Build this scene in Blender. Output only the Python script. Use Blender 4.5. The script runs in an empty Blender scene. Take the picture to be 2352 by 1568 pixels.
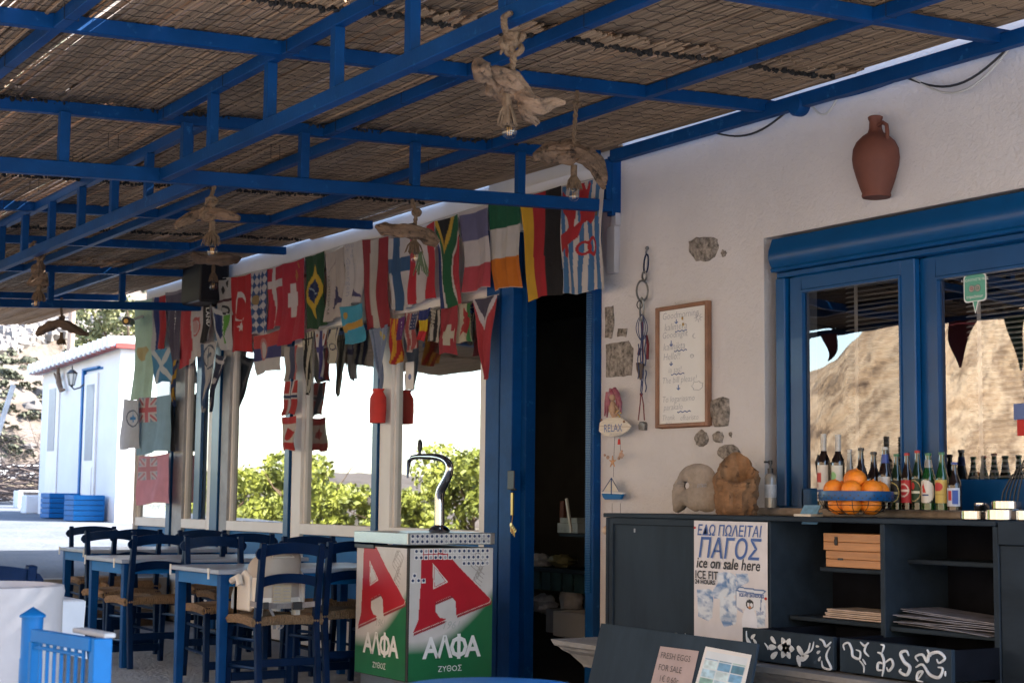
import bpy, bmesh, math, random
import numpy as np
from mathutils import Vector, Matrix
random.seed(7); RNG = np.random.default_rng(11)
S = bpy.context.scene
COL = S.collection
R = math.radians
# ------------------------------------------------------------------ camera
EYE = np.array([0.0, 0.0, 1.15]); FPX = 3650.0
TH, PT, RO = R(32.93), R(5.74), 0.011
_h = np.array([-math.cos(TH), math.sin(TH), 0.0]); _r = np.array([math.sin(TH), math.cos(TH), 0.0]); _z = np.array([0, 0, 1.0])
FW = _h*math.cos(PT) + _z*math.sin(PT); _u = -_h*math.sin(PT) + _z*math.cos(PT)
CR = _r*math.cos(RO) + _u*math.sin(RO); CU = -_r*math.sin(RO) + _u*math.cos(RO)
cam = bpy.data.cameras.new('camera'); camo = bpy.data.objects.new('camera', cam); COL.objects.link(camo)
cam.sensor_width = 36; cam.lens = 36*FPX/2352; cam.clip_start = 0.05; cam.clip_end = 2000
M = Matrix(((CR[0], CU[0], -FW[0], 0), (CR[1], CU[1], -FW[1], 0), (CR[2], CU[2], -FW[2], 1.15), (0, 0, 0, 1)))
camo.matrix_world = M
cam.dof.use_dof = True; cam.dof.focus_distance = 8.0; cam.dof.aperture_fstop = 6.3
S.camera = camo
# ------------------------------------------------------------------ sky, sun, exposure
SUN_EL = R(40); SUN_AZ = R(26)          # azimuth from +Y (behind the building) towards +X
W = bpy.data.worlds.new('World'); S.world = W; W.use_nodes = True
nt = W.node_tree; bg = nt.nodes['Background']
sky = nt.nodes.new('ShaderNodeTexSky'); sky.sky_type = 'NISHITA'; sky.sun_disc = False
sky.sun_elevation = SUN_EL; sky.sun_rotation = SUN_AZ; sky.air_density = 1.0; sky.dust_density = 1.2
nt.links.new(sky.outputs[0], bg.inputs[0]); bg.inputs[1].default_value = 0.15
sl = bpy.data.lights.new('sun', 'SUN'); sl.energy = 4.5; sl.angle = R(0.5); sl.color = (1.0, 0.93, 0.83)
so = bpy.data.objects.new('sun', sl); COL.objects.link(so)
sd = Vector((math.sin(SUN_AZ)*math.cos(SUN_EL), math.cos(SUN_AZ)*math.cos(SUN_EL), math.sin(SUN_EL)))
so.rotation_euler = sd.to_track_quat('Z', 'Y').to_euler()
S.view_settings.view_transform = 'Standard'; S.view_settings.look = 'None'
S.view_settings.exposure = 2.75; S.view_settings.gamma = 1.0; S.view_settings.use_curve_mapping = False
S.render.engine = 'CYCLES'
S.cycles.max_bounces = 10; S.cycles.diffuse_bounces = 5; S.cycles.transparent_max_bounces = 16
# ------------------------------------------------------------------ survey helpers: sight lines met with real planes
def ray(x, y): return FW + CR*(x-1176)/FPX - CU*(y-784)/FPX
def yp(x, y, D=5.6): d = ray(x, y); return EYE + d*(D/d[1])
def xp(x, y, X): d = ray(x, y); return EYE + d*(X/d[0])
def zp(x, y, Z): d = ray(x, y); return EYE + d*((Z-EYE[2])/d[2])
def dp(x, y, t): return EYE + ray(x, y)*t
# ------------------------------------------------------------------ materials
def lin(c):
    if isinstance(c, str): c = tuple(int(c[i:i+2], 16)/255 for i in (0, 2, 4))
    return tuple(v/12.92 if v <= .04045 else ((v+.055)/1.055)**2.4 for v in c)
def mat(name, col, rough=.6, var=.15, scale=8, bump=0, bscale=60, metal=0, spec=.5, col2=None, coat=0, stretch=None, trans=0, dirt=None, detail=5):
    m = bpy.data.materials.new(name); m.use_nodes = True; t = m.node_tree; b = t.nodes['Principled BSDF']; L = t.links
    b.inputs['Roughness'].default_value = rough; b.inputs['Metallic'].default_value = metal
    b.inputs['Specular IOR Level'].default_value = spec; b.inputs['Coat Weight'].default_value = coat
    if trans: b.inputs['Transmission Weight'].default_value = trans
    tc = t.nodes.new('ShaderNodeTexCoord'); mp = t.nodes.new('ShaderNodeMapping'); L.new(tc.outputs['Object'], mp.inputs[0])
    if stretch: mp.inputs['Scale'].default_value = stretch
    n = t.nodes.new('ShaderNodeTexNoise'); n.inputs['Scale'].default_value = scale; n.inputs['Detail'].default_value = detail; n.inputs['Roughness'].default_value = .6
    L.new(mp.outputs[0], n.inputs['Vector'])
    r = t.nodes.new('ShaderNodeValToRGB'); L.new(n.outputs[0], r.inputs[0])
    a = tuple(max(0, v*(1-var)) for v in col); c2 = col2 or tuple(min(1, v*(1+var)) for v in col)
    r.color_ramp.elements[0].position = .3; r.color_ramp.elements[1].position = .7
    r.color_ramp.elements[0].color = (*a, 1); r.color_ramp.elements[1].color = (*c2, 1)
    out = r.outputs[0]
    if dirt:
        n3 = t.nodes.new('ShaderNodeTexNoise'); n3.inputs['Scale'].default_value = dirt[1]; n3.inputs['Detail'].default_value = 8; n3.inputs['Roughness'].default_value = .7
        L.new(tc.outputs['Object'], n3.inputs['Vector'])
        r3 = t.nodes.new('ShaderNodeValToRGB'); L.new(n3.outputs[0], r3.inputs[0]); r3.color_ramp.elements[0].position = dirt[2]; r3.color_ramp.elements[1].position = dirt[2]+.08
        mx = t.nodes.new('ShaderNodeMix'); mx.data_type = 'RGBA'; L.new(r3.outputs[0], mx.inputs['Factor']); L.new(out, mx.inputs['A']); mx.inputs['B'].default_value = (*dirt[0], 1)
        out = mx.outputs['Result']
    L.new(out, b.inputs['Base Color'])
    if bump:
        n2 = t.nodes.new('ShaderNodeTexNoise'); n2.inputs['Scale'].default_value = bscale; n2.inputs['Detail'].default_value = 6
        L.new(mp.outputs[0], n2.inputs['Vector'])
        bp = t.nodes.new('ShaderNodeBump'); bp.inputs['Strength'].default_value = bump; bp.inputs['Distance'].default_value = .01
        L.new(n2.outputs[0], bp.inputs['Height']); L.new(bp.outputs[0], b.inputs['Normal'])
    return m
BLUE = lin('08488f')
MT = {}
MT['beam'] = mat('blue_beam_paint', (.0006, .044, .165), .5, .22, 3, .12, 50, spec=.15, dirt=((.015, .095, .25), 16, .60))
MT['blue'] = mat('blue_wood_paint', (.0006, .048, .18), .5, .2, 5, .15, 40, spec=.15, dirt=((.004, .07, .21), 20, .63))
MT['lblue'] = mat('bright_blue_paint', (.001, .105, .32), .5, .15, 5, .1, 40, spec=.2)
MT['nblue'] = mat('navy_chair_paint', (.0005, .012, .050), .45, .3, 6, .15, 40, spec=.12, dirt=((.002, .016, .055), 30, .62))
MT['winblue'] = mat('blue_window_frame', (.0015, .058, .18), .34, .1, 4, .03, 30, coat=.08, spec=.3)
MT['grey'] = mat('worn_grey_blue', (.30, .31, .33), .6, .2, 6, .1, 30)
MT['white'] = mat('white_paint', (.72, .70, .68), .55, .06, 3, .08, 40)
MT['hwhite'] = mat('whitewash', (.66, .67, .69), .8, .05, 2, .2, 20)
MT['table'] = mat('table_top_paint', (.32, .36, .45), .35, .12, 6, .08, 40)
MT['dark'] = mat('dark_interior', (.018, .018, .022), .8, .3, 3, spec=.05)
MT['black'] = mat('black_plastic', (.015, .015, .017), .45, .2, 10)
MT['chrome'] = mat('chrome', (.55, .55, .56), .08, .03, 3, metal=1)
MT['steel'] = mat('brushed_steel', (.50, .52, .54), .3, .1, 30, .08, 80, metal=1, stretch=(1, 1, 12))
MT['iron'] = mat('weathered_metal', (.20, .20, .20), .45, .3, 20, .1, 60, metal=.8)
MT['rope'] = mat('jute_rope', (.14, .092, .058), .95, .35, 60, .6, 160)
MT['driftwood'] = mat('driftwood', (.15, .095, .062), .88, .55, 9, 1.0, 55, stretch=(1, 1, 3), dirt=((.035, .022, .015), 26, .54))
MT['driftdark'] = mat('dark_driftwood', (.13, .085, .06), .85, .35, 9, .6, 22)
MT['board'] = mat('chalkboard_navy', (.019, .031, .046), .6, .35, 4, .1, 20, spec=.15, stretch=(1, 1, .25), dirt=((.05, .07, .10), 9, .66))
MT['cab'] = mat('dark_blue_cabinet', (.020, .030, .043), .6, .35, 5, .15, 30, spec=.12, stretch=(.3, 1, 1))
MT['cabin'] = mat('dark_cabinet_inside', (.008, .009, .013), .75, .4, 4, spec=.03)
MT['wood'] = mat('pale_pine', (.50, .24, .10), .5, .25, 5, .12, 30, stretch=(.6, 6, 8))
MT['frame'] = mat('brown_wood_frame', (.22, .10, .055), .55, .3, 8, .2, 30)
MT['paper'] = mat('paper', (.70, .69, .68), .75, .04, 5)
MT['terra'] = mat('terracotta', (.125, .038, .024), .75, .15, 6, .12, 40)
MT['stone'] = mat('pale_stone', (.30, .25, .21), .9, .25, 14, .5, 60)
MT['sponge'] = mat('brown_sponge_stone', (.22, .115, .055), .95, .5, 14, 1.0, 38, dirt=((.07, .035, .018), 20, .58))
MT['cement'] = mat('grey_cement', (.21, .205, .20), .85, .15, 10, .5, 40)
MT['pebble'] = mat('pebble_dash', (.55, .48, .44), .85, .6, 70, 1.0, 70)
MT['reed'] = mat('dry_reed', (.20, .125, .075), .8, .5, 3, .35, 60, col2=(.47, .31, .19), stretch=(.8, 60, 60))
MT['wire'] = mat('dark_twine', (.012, .010, .009), .8, .2, 10)
MT['orange'] = mat('orange_peel', (.85, .24, .015), .42, .12, 6, .35, 220)
MT['rush'] = mat('rush_seat', (.24, .155, .09), .9, .45, 30, .8, 90, stretch=(1, 8, 1))
MT['plastic'] = mat('cream_plastic', (.66, .62, .57), .35, .05, 4)
MT['strap'] = mat('grey_webbing', (.22, .20, .20), .8, .15, 40)
MT['cloth'] = mat('white_tablecloth', (.62, .66, .74), .7, .06, 5)
MT['redcloth'] = mat('red_cloth', (.50, .03, .025), .8, .15, 10)
MT['leaf'] = mat('vine_leaf', (.08, .12, .02), .55, .45, 2.2, col2=(.36, .39, .06))
MT['leafdark'] = mat('dark_leaf', (.035, .06, .025), .6, .4, 1.5)
MT['olive'] = mat('olive_scrub', (.07, .09, .045), .8, .5, 3, col2=(.34, .34, .15))
MT['scrub'] = mat('dry_scrub', (.045, .055, .035), .9, .5, .6, col2=(.12, .125, .08))
MT['twig'] = mat('dry_twigs', (.08, .06, .055), .9, .4, 8)
MT['bark'] = mat('bark', (.12, .08, .05), .9, .4, 12, .6, 30)
MT['keys'] = mat('brass', (.5, .33, .12), .3, .1, 10, metal=1)
MT['print'] = mat('dark_print', (.02, .04, .12), .6, .1, 10)
MT['inkblack'] = mat('black_ink', (.02, .02, .025), .6, .1, 10)
MT['inkblue'] = mat('blue_ink', (.10, .15, .34), .6, .1, 10)
MT['inkgrey'] = mat('faded_ink', (.30, .31, .36), .6, .1, 10)
MT['inkwhite'] = mat('white_lettering', (.72, .72, .72), .6, .08, 10)
MT['chalk'] = mat('chalk_paint', (.58, .60, .62), .8, .2, 25)
MT['tent'] = mat('white_fascia', (.62, .62, .64), .6, .06, 2, .05, 10)
MT['cable'] = mat('white_cable', (.45, .45, .45), .5, .1, 10)
MT['slat'] = mat('grey_blind_slat', (.36, .35, .34), .4, .08, 4)
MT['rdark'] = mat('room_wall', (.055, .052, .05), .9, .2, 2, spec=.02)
def colormat(name='printed', rough=.75, weave=0, trans=0.0, dim=1.0):
    m = bpy.data.materials.new(name); m.use_nodes = True; t = m.node_tree; b = t.nodes['Principled BSDF']; L = t.links
    at = t.nodes.new('ShaderNodeAttribute'); at.attribute_name = 'pattern'
    tc = t.nodes.new('ShaderNodeTexCoord'); n = t.nodes.new('ShaderNodeTexNoise'); n.inputs['Scale'].default_value = 9; n.inputs['Detail'].default_value = 6
    L.new(tc.outputs['Object'], n.inputs['Vector'])
    r = t.nodes.new('ShaderNodeMapRange'); r.inputs['To Min'].default_value = .78; r.inputs['To Max'].default_value = 1.12; L.new(n.outputs[0], r.inputs['Value'])
    mx = t.nodes.new('ShaderNodeVectorMath'); mx.operation = 'SCALE'; r.inputs['To Min'].default_value *= dim; r.inputs['To Max'].default_value *= dim; L.new(at.outputs['Color'], mx.inputs[0]); L.new(r.outputs[0], mx.inputs['Scale'])
    L.new(mx.outputs[0], b.inputs['Base Color']); b.inputs['Roughness'].default_value = rough
    if weave:
        w = t.nodes.new('ShaderNodeTexNoise'); w.inputs['Scale'].default_value = 240; L.new(tc.outputs['Object'], w.inputs['Vector'])
        n5 = t.nodes.new('ShaderNodeTexNoise'); n5.inputs['Scale'].default_value = 14; n5.inputs['Distortion'].default_value = 1.5; L.new(tc.outputs['Object'], n5.inputs['Vector'])
        ad = t.nodes.new('ShaderNodeMath'); ad.operation = 'MULTIPLY_ADD'; L.new(n5.outputs[0], ad.inputs[0]); ad.inputs[1].default_value = 2.2; L.new(w.outputs[0], ad.inputs[2])
        bp = t.nodes.new('ShaderNodeBump'); bp.inputs['Strength'].default_value = weave; bp.inputs['Distance'].default_value = .012
        L.new(ad.outputs[0], bp.inputs['Height']); L.new(bp.outputs[0], b.inputs['Normal'])
    if trans:
        tr = t.nodes.new('ShaderNodeBsdfTranslucent'); L.new(mx.outputs[0], tr.inputs[0]); ms = t.nodes.new('ShaderNodeMixShader'); ms.inputs[0].default_value = trans
        L.new(b.outputs[0], ms.inputs[1]); L.new(tr.outputs[0], ms.inputs[2]); L.new(ms.outputs[0], t.nodes['Material Output'].inputs[0])
    return m
MT['flag'] = colormat('flag_cloth', .85, .35, .25, dim=.93)
MT['printed'] = colormat('printed_sheet', .6)
MT['sticker'] = colormat('printed_vinyl', .35)
def glass(name, ior, tint=(1, 1, 1), rough=0.0, bump=.06, lift=0.0):
    m = bpy.data.materials.new(name); m.use_nodes = True; t = m.node_tree; t.nodes.clear(); L = t.links
    o = t.nodes.new('ShaderNodeOutputMaterial'); ms = t.nodes.new('ShaderNodeMixShader'); fr = t.nodes.new('ShaderNodeFresnel'); fr.inputs['IOR'].default_value = ior
    g = t.nodes.new('ShaderNodeBsdfGlossy'); g.inputs['Roughness'].default_value = rough; tr = t.nodes.new('ShaderNodeBsdfTransparent'); tr.inputs[0].default_value = (*tint, 1)
    n = t.nodes.new('ShaderNodeTexNoise'); tc = t.nodes.new('ShaderNodeTexCoord'); L.new(tc.outputs['Object'], n.inputs['Vector']); n.inputs['Scale'].default_value = 1.6
    bp = t.nodes.new('ShaderNodeBump'); bp.inputs['Strength'].default_value = bump; bp.inputs['Distance'].default_value = .02; L.new(n.outputs[0], bp.inputs['Height']); L.new(bp.outputs[0], g.inputs['Normal'])
    mr = t.nodes.new('ShaderNodeMapRange'); mr.inputs['To Min'].default_value = lift; L.new(fr.outputs[0], mr.inputs['Value']); ge = t.nodes.new('ShaderNodeNewGeometry'); iv = t.nodes.new('ShaderNodeMath'); iv.operation = 'MULTIPLY_ADD'; L.new(ge.outputs['Backfacing'], iv.inputs[0]); iv.inputs[1].default_value = -.95; iv.inputs[2].default_value = 1; mu = t.nodes.new('ShaderNodeMath'); mu.operation = 'MULTIPLY'; L.new(mr.outputs[0], mu.inputs[0]); L.new(iv.outputs[0], mu.inputs[1]); L.new(mu.outputs[0], ms.inputs[0]); L.new(tr.outputs[0], ms.inputs[1]); L.new(g.outputs[0], ms.inputs[2]); L.new(ms.outputs[0], o.inputs[0])
    return m
MT['pane'] = glass('window_glass', 3.6, (.55, .6, .6), bump=.03, lift=.35)
MT['hatchpane'] = glass('hatch_glass', 2.8, (.85, .86, .86), bump=.05, lift=.12)
MT['screenpane'] = glass('screened_glass', 2.3, (.6, .6, .6), bump=.09, lift=.06)
MT['bulb'] = glass('bulb_glass', 1.6, (.97, .98, .98), bump=0, lift=.06)
def bottleglass(name, col, rough=.08):
    m = mat(name, col, rough, .1, 10, coat=.6); return m
MT['gbrown'] = bottleglass('brown_bottle_glass', (.012, .006, .004))
MT['ggreen'] = bottleglass('green_bottle_glass', (.006, .055, .012))
MT['gdgreen'] = bottleglass('dark_green_glass', (.005, .02, .008))
MT['gclear'] = bottleglass('clear_bottle_glass', (.22, .21, .19))
# terrain materials
def ground_mat(name, cols, scale, bump=.5, bscale=3):
    m = bpy.data.materials.new(name); m.use_nodes = True; t = m.node_tree; b = t.nodes['Principled BSDF']; L = t.links; b.inputs['Roughness'].default_value = .95
    tc = t.nodes.new('ShaderNodeTexCoord'); n = t.nodes.new('ShaderNodeTexNoise'); n.inputs['Scale'].default_value = scale; n.inputs['Detail'].default_value = 10; n.inputs['Roughness'].default_value = .65
    L.new(tc.outputs['Object'], n.inputs['Vector']); r = t.nodes.new('ShaderNodeValToRGB'); L.new(n.outputs[0], r.inputs[0])
    e = r.color_ramp.elements; e[0].position = .32; e[0].color = (*cols[0], 1); e[1].position = .68; e[1].color = (*cols[-1], 1)
    for i, c in enumerate(cols[1:-1]):
        k = e.new(.32+.36*(i+1)/(len(cols)-1)); k.color = (*c, 1)
    L.new(r.outputs[0], b.inputs['Base Color'])
    n2 = t.nodes.new('ShaderNodeTexNoise'); n2.inputs['Scale'].default_value = bscale; n2.inputs['Detail'].default_value = 8; L.new(tc.outputs['Object'], n2.inputs['Vector'])
    bp = t.nodes.new('ShaderNodeBump'); bp.inputs['Strength'].default_value = bump; bp.inputs['Distance'].default_value = .3; L.new(n2.outputs[0], bp.inputs['Height']); L.new(bp.outputs[0], b.inputs['Normal'])
    return m
MT['hill'] = ground_mat('dry_hillside', [(.03, .033, .028), (.085, .062, .045), (.14, .118, .10), (.09, .062, .04)], .35, .8, 1.2)
MT['cliff'] = ground_mat('ochre_cliff', [(.05, .03, .018), (.25, .17, .10), (.33, .25, .165), (.15, .10, .06), (.30, .215, .13)], .9, 1.0, 2.2)
MT['street'] = ground_mat('pale_concrete_street', [(.055, .068, .09), (.08, .093, .115), (.10, .112, .132)], 1.1, .15, 14)
MT['floor'] = ground_mat('terrace_concrete', [(.22, .245, .28), (.29, .315, .35), (.35, .375, .41)], 2.2, .3, 30)
MT['earth'] = ground_mat('dry_earth', [(.09, .075, .05), (.15, .12, .085), (.12, .11, .06)], .5, .4, 2)
MT['soil'] = mat('dark_soil', (.05, .035, .025), .95, .5, 12, .8, 30)
MT['granite'] = mat('speckled_wall_stone', (.16, .135, .115), .9, .7, 42, .5, 50, col2=(.38, .33, .29))
# stucco
def stucco():
    m = mat('cream_stucco', (.56, .535, .545), .9, .05, 2.2)
    t = m.node_tree; L = t.links; b = t.nodes['Principled BSDF']; tc = [n for n in t.nodes if n.type == 'TEX_COORD'][0]
    a = t.nodes.new('ShaderNodeTexNoise'); a.inputs['Scale'].default_value = 38; a.inputs['Detail'].default_value = 5; a.inputs['Roughness'].default_value = .55; a.inputs['Distortion'].default_value = .6
    L.new(tc.outputs['Object'], a.inputs['Vector'])
    v = t.nodes.new('ShaderNodeTexNoise'); v.inputs['Scale'].default_value = 3; L.new(tc.outputs['Object'], v.inputs['Vector'])
    ad = t.nodes.new('ShaderNodeMath'); ad.operation = 'MULTIPLY_ADD'; L.new(v.outputs[0], ad.inputs[0]); ad.inputs[1].default_value = 1.2; L.new(a.outputs[0], ad.inputs[2])
    bp = t.nodes.new('ShaderNodeBump'); bp.inputs['Strength'].default_value = .55; bp.inputs['Distance'].default_value = .014; L.new(ad.outputs[0], bp.inputs['Height']); L.new(bp.outputs[0], b.inputs['Normal'])
    return m
MT['stucco'] = stucco()
# ------------------------------------------------------------------ mesh builder
def wl(o):
    p = Vector((0, 0, 0))
    while o is not None: p += o.location; o = o.parent
    return p
def finish(o, parent=None, label=None, cat=None, group=None, kind=None):
    if parent is not None: o.parent = parent
    for k, v in (('label', label), ('category', cat), ('group', group), ('kind', kind)):
        if v: o[k] = v
    return o
def link(name, me, m=None, parent=None, **kw):
    if m is not None and len(me.materials) == 0: me.materials.append(MT[m] if isinstance(m, str) else m)
    o = bpy.data.objects.new(name, me); COL.objects.link(o); return finish(o, parent, **kw)
def thing(name, label, cat, loc=(0, 0, 0), group=None):
    o = bpy.data.objects.new(name, None); COL.objects.link(o); o.location = loc; o.empty_display_size = .1
    return finish(o, None, label, cat, group)
class MB:
    def __init__(s): s.v = []; s.f = []; s.sm = False
    def add(s, vs, fs):
        n = len(s.v); s.v += [tuple(p) for p in vs]; s.f += [tuple(i+n for i in f) for f in fs]; return s
    def box(s, a, b, M=None):
        x0, y0, z0 = a; x1, y1, z1 = b
        vs = [(x, y, z) for z in (z0, z1) for y in (y0, y1) for x in (x0, x1)]
        if M is not None: vs = [M @ Vector(p) for p in vs]
        return s.add(vs, [(0, 2, 3, 1), (4, 5, 7, 6), (0, 1, 5, 4), (2, 6, 7, 3), (0, 4, 6, 2), (1, 3, 7, 5)])
    def beam(s, p, q, w, h, up=(0, 0, 1)):
        p = Vector(p); q = Vector(q); d = (q-p).normalized(); u = Vector(up) if abs(d.dot(Vector(up))) < .98 else Vector((0, 1, 0)); sx = d.cross(u).normalized(); uz = sx.cross(d).normalized()
        vs = []
        for c in (p, q):
            for a, b in ((-1, -1), (1, -1), (1, 1), (-1, 1)): vs.append(c+sx*a*w/2+uz*b*h/2)
        return s.add(vs, [(0, 1, 2, 3), (7, 6, 5, 4), (0, 4, 5, 1), (1, 5, 6, 2), (2, 6, 7, 3), (3, 7, 4, 0)])
    def taper(s, p, q, w0, w1, up=(0, 1, 0)):
        p = Vector(p); q = Vector(q); d = (q-p).normalized(); u = Vector(up); sx = d.cross(u).normalized(); uz = sx.cross(d).normalized(); vs = []
        for c, w in ((p, w0), (q, w1)):
            for a, b in ((-1, -1), (1, -1), (1, 1), (-1, 1)): vs.append(c+sx*a*w/2+uz*b*w/2)
        return s.add(vs, [(0, 1, 2, 3), (7, 6, 5, 4), (0, 4, 5, 1), (1, 5, 6, 2), (2, 6, 7, 3), (3, 7, 4, 0)])
    def tube(s, pts, r, n=8, cap=True):
        pts = [Vector(p) for p in pts]; rs = r if hasattr(r, '__len__') else [r]*len(pts); vs = []; fs = []; prev = None
        for i, p in enumerate(pts):
            d = (pts[min(i+1, len(pts)-1)]-pts[max(i-1, 0)]).normalized()
            if prev is None: a = d.cross(Vector((0, 0, 1))) if abs(d.z) < .9 else d.cross(Vector((1, 0, 0)))
            else: a = prev - d*prev.dot(d)
            a.normalize(); b = d.cross(a); prev = a
            for k in range(n):
                t = 2*math.pi*k/n; vs.append(p+(a*math.cos(t)+b*math.sin(t))*rs[i])
        for i in range(len(pts)-1):
            for k in range(n): k2 = (k+1) % n; fs.append((i*n+k, i*n+k2, (i+1)*n+k2, (i+1)*n+k))
        if cap: fs.append(tuple(range(n-1, -1, -1))); fs.append(tuple((len(pts)-1)*n+k for k in range(n)))
        s.sm = True; return s.add(vs, fs)
    def lathe(s, prof, c=(0, 0, 0), n=24, M=None):
        vs = []; fs = []; c = Vector(c)
        for r, z in prof:
            for k in range(n): t = 2*math.pi*k/n; p = Vector((r*math.cos(t), r*math.sin(t), z)); p = (M @ p if M is not None else p); vs.append(c+p)
        for i in range(len(prof)-1):
            for k in range(n): k2 = (k+1) % n; fs.append((i*n+k, i*n+k2, (i+1)*n+k2, (i+1)*n+k))
        if prof[0][0] > 1e-5: fs.append(tuple(range(n-1, -1, -1)))
        if prof[-1][0] > 1e-5: fs.append(tuple((len(prof)-1)*n+k for k in range(n)))
        s.sm = True; return s.add(vs, fs)
    def prism(s, poly, o, ux, uy, th):
        o = Vector(o); ux = Vector(ux); uy = Vector(uy); n = ux.cross(uy).normalized()
        a = [o+ux*x+uy*y for x, y in poly]; k = len(a); vs = a+[p-n*th for p in a]
        fs = [tuple(range(k)), tuple(range(2*k-1, k-1, -1))]+[(i, i+k, (i+1) % k+k, (i+1) % k) for i in range(k)]
        return s.add(vs, fs)
    def ball(s, c, r, n=12, m=8, sc=(1, 1, 1), jit=0, seed=0):
        rr = random.Random(seed); vs = []; fs = []
        for i in range(m+1):
            for k in range(n):
                ph = math.pi*i/m; t = 2*math.pi*k/n; j = 1+(rr.random()-.5)*jit if 0 < i < m else 1
                vs.append((c[0]+r*sc[0]*math.sin(ph)*math.cos(t)*j, c[1]+r*sc[1]*math.sin(ph)*math.sin(t)*j, c[2]+r*sc[2]*math.cos(ph)*j))
        for i in range(m):
            for k in range(n): k2 = (k+1) % n; fs.append((i*n+k, (i+1)*n+k, (i+1)*n+k2, i*n+k2))
        s.sm = True; return s.add(vs, fs)
    def build(s, name, m, parent=None, smooth=None, bevel=0, **kw):
        off = wl(parent) if parent is not None else Vector((0, 0, 0))
        me = bpy.data.meshes.new(name); me.from_pydata([(p[0]-off.x, p[1]-off.y, p[2]-off.z) for p in s.v], [], s.f)
        bm = bmesh.new(); bm.from_mesh(me); bmesh.ops.remove_doubles(bm, verts=bm.verts, dist=1e-6)
        if bevel:
            es = [e for e in bm.edges if len(e.link_faces) == 2 and e.calc_face_angle(0) > .6]
            bmesh.ops.bevel(bm, geom=es, offset=bevel, segments=1, affect='EDGES', clamp_overlap=True)
        bmesh.ops.recalc_face_normals(bm, faces=bm.faces); bm.to_mesh(me); bm.free()
        if smooth if smooth is not None else s.sm:
            me.polygons.foreach_set('use_smooth', [True]*len(me.polygons))
            try: me.set_sharp_from_angle(angle=R(45))
            except Exception: pass
        return link(name, me, m, parent, **kw)
def top(name, mb, m, label, cat, group=None, **kw):      # a thing that is one mesh
    c = np.mean(np.array([tuple(p) for p in mb.v]), axis=0); zmin = min(p[2] for p in mb.v)
    s = MB(); s.v = [(p[0]-c[0], p[1]-c[1], p[2]-zmin) for p in mb.v]; s.f = mb.f; s.sm = mb.sm
    o = s.build(name, m, None, label=label, cat=cat, group=group, **kw); o.location = (c[0], c[1], zmin); return o
def struct(name, mb, m, **kw): return mb.build(name, m, None, kind='structure', **kw)
# grid with painted pattern; pos(U,V)->(N,3), col(U,V)->(N,3) albedo
def grid(name, nu, nv, pos, col, m, parent=None, smooth=True, **kw):
    u, v = np.meshgrid(np.linspace(0, 1, nu+1), np.linspace(0, 1, nv+1)); u = u.ravel(); v = v.ravel()
    P = np.asarray(pos(u, v), dtype=float); off = np.array(wl(parent)) if parent is not None else (P.mean(0)*[1, 1, 0]+[0, 0, P[:, 2].min()])
    P = P-off
    me = bpy.data.meshes.new(name); i = np.arange(nu*nv); a = (i//nu)*(nu+1)+i % nu
    F = np.stack([a, a+nu+1, a+nu+2, a+1], 1)
    me.vertices.add(len(P)); me.vertices.foreach_set('co', P.ravel()); me.loops.add(F.size); me.loops.foreach_set('vertex_index', F.ravel())
    me.polygons.add(len(F)); me.polygons.foreach_set('loop_start', np.arange(0, F.size, 4)); me.update(calc_edges=True)
    if smooth: me.polygons.foreach_set('use_smooth', np.ones(len(F), dtype=bool))
    C = np.clip(np.asarray(col(u, v), dtype=float), 0, 1); ca = me.color_attributes.new('pattern', 'FLOAT_COLOR', 'POINT')
    ca.data.foreach_set('color', np.concatenate([C, np.ones((len(C), 1))], 1).ravel().astype(np.float32))
    o = link(name, me, m, parent, **kw)
    if parent is None: o.location = off
    return o
# lettering as thin real geometry; mapf(a,b) places text-plane coordinates (metres, or flag u,v)
FONT = bpy.data.fonts.get('Bfont') if bpy.data.fonts else None
def lettering(name, s, size, mapf, m, parent, shear=0, align='CENTER', res=2, sx=1.0, bold=0, **kw):
    cu = bpy.data.curves.new('text', 'FONT'); cu.body = s; cu.size = size; cu.align_x = align; cu.shear = shear; cu.resolution_u = res; cu.offset = bold
    ob = bpy.data.objects.new('text', cu); COL.objects.link(ob); dg = bpy.context.evaluated_depsgraph_get(); me = bpy.data.meshes.new_from_object(ob.evaluated_get(dg))
    bpy.data.objects.remove(ob); bpy.data.curves.remove(cu)
    off = wl(parent) if parent is not None else Vector((0, 0, 0)); me.name = name; me.materials.clear()
    for v in me.vertices:
        p = mapf(v.co.x*sx, v.co.y); v.co = Vector(p)-off
    me.update(); return link(name, me, m, parent, **kw)
def planemap(o, ux, uy, off=.0015):
    o = Vector(o); ux = Vector(ux); uy = Vector(uy); n = ux.cross(uy).normalized()
    return lambda a, b: o+ux*a+uy*b+n*off
def dup(root, loc, rotz=None, **props):
    def cp(o, par):
        c = o.copy(); COL.objects.link(c); c.parent = par
        for ch in list(o.children): cp(ch, c)
        return c
    c = cp(root, None); c.location = loc
    if rotz is not None: c.rotation_euler = (0, 0, rotz)
    for k, v in props.items(): c[k] = v
    return c
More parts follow.
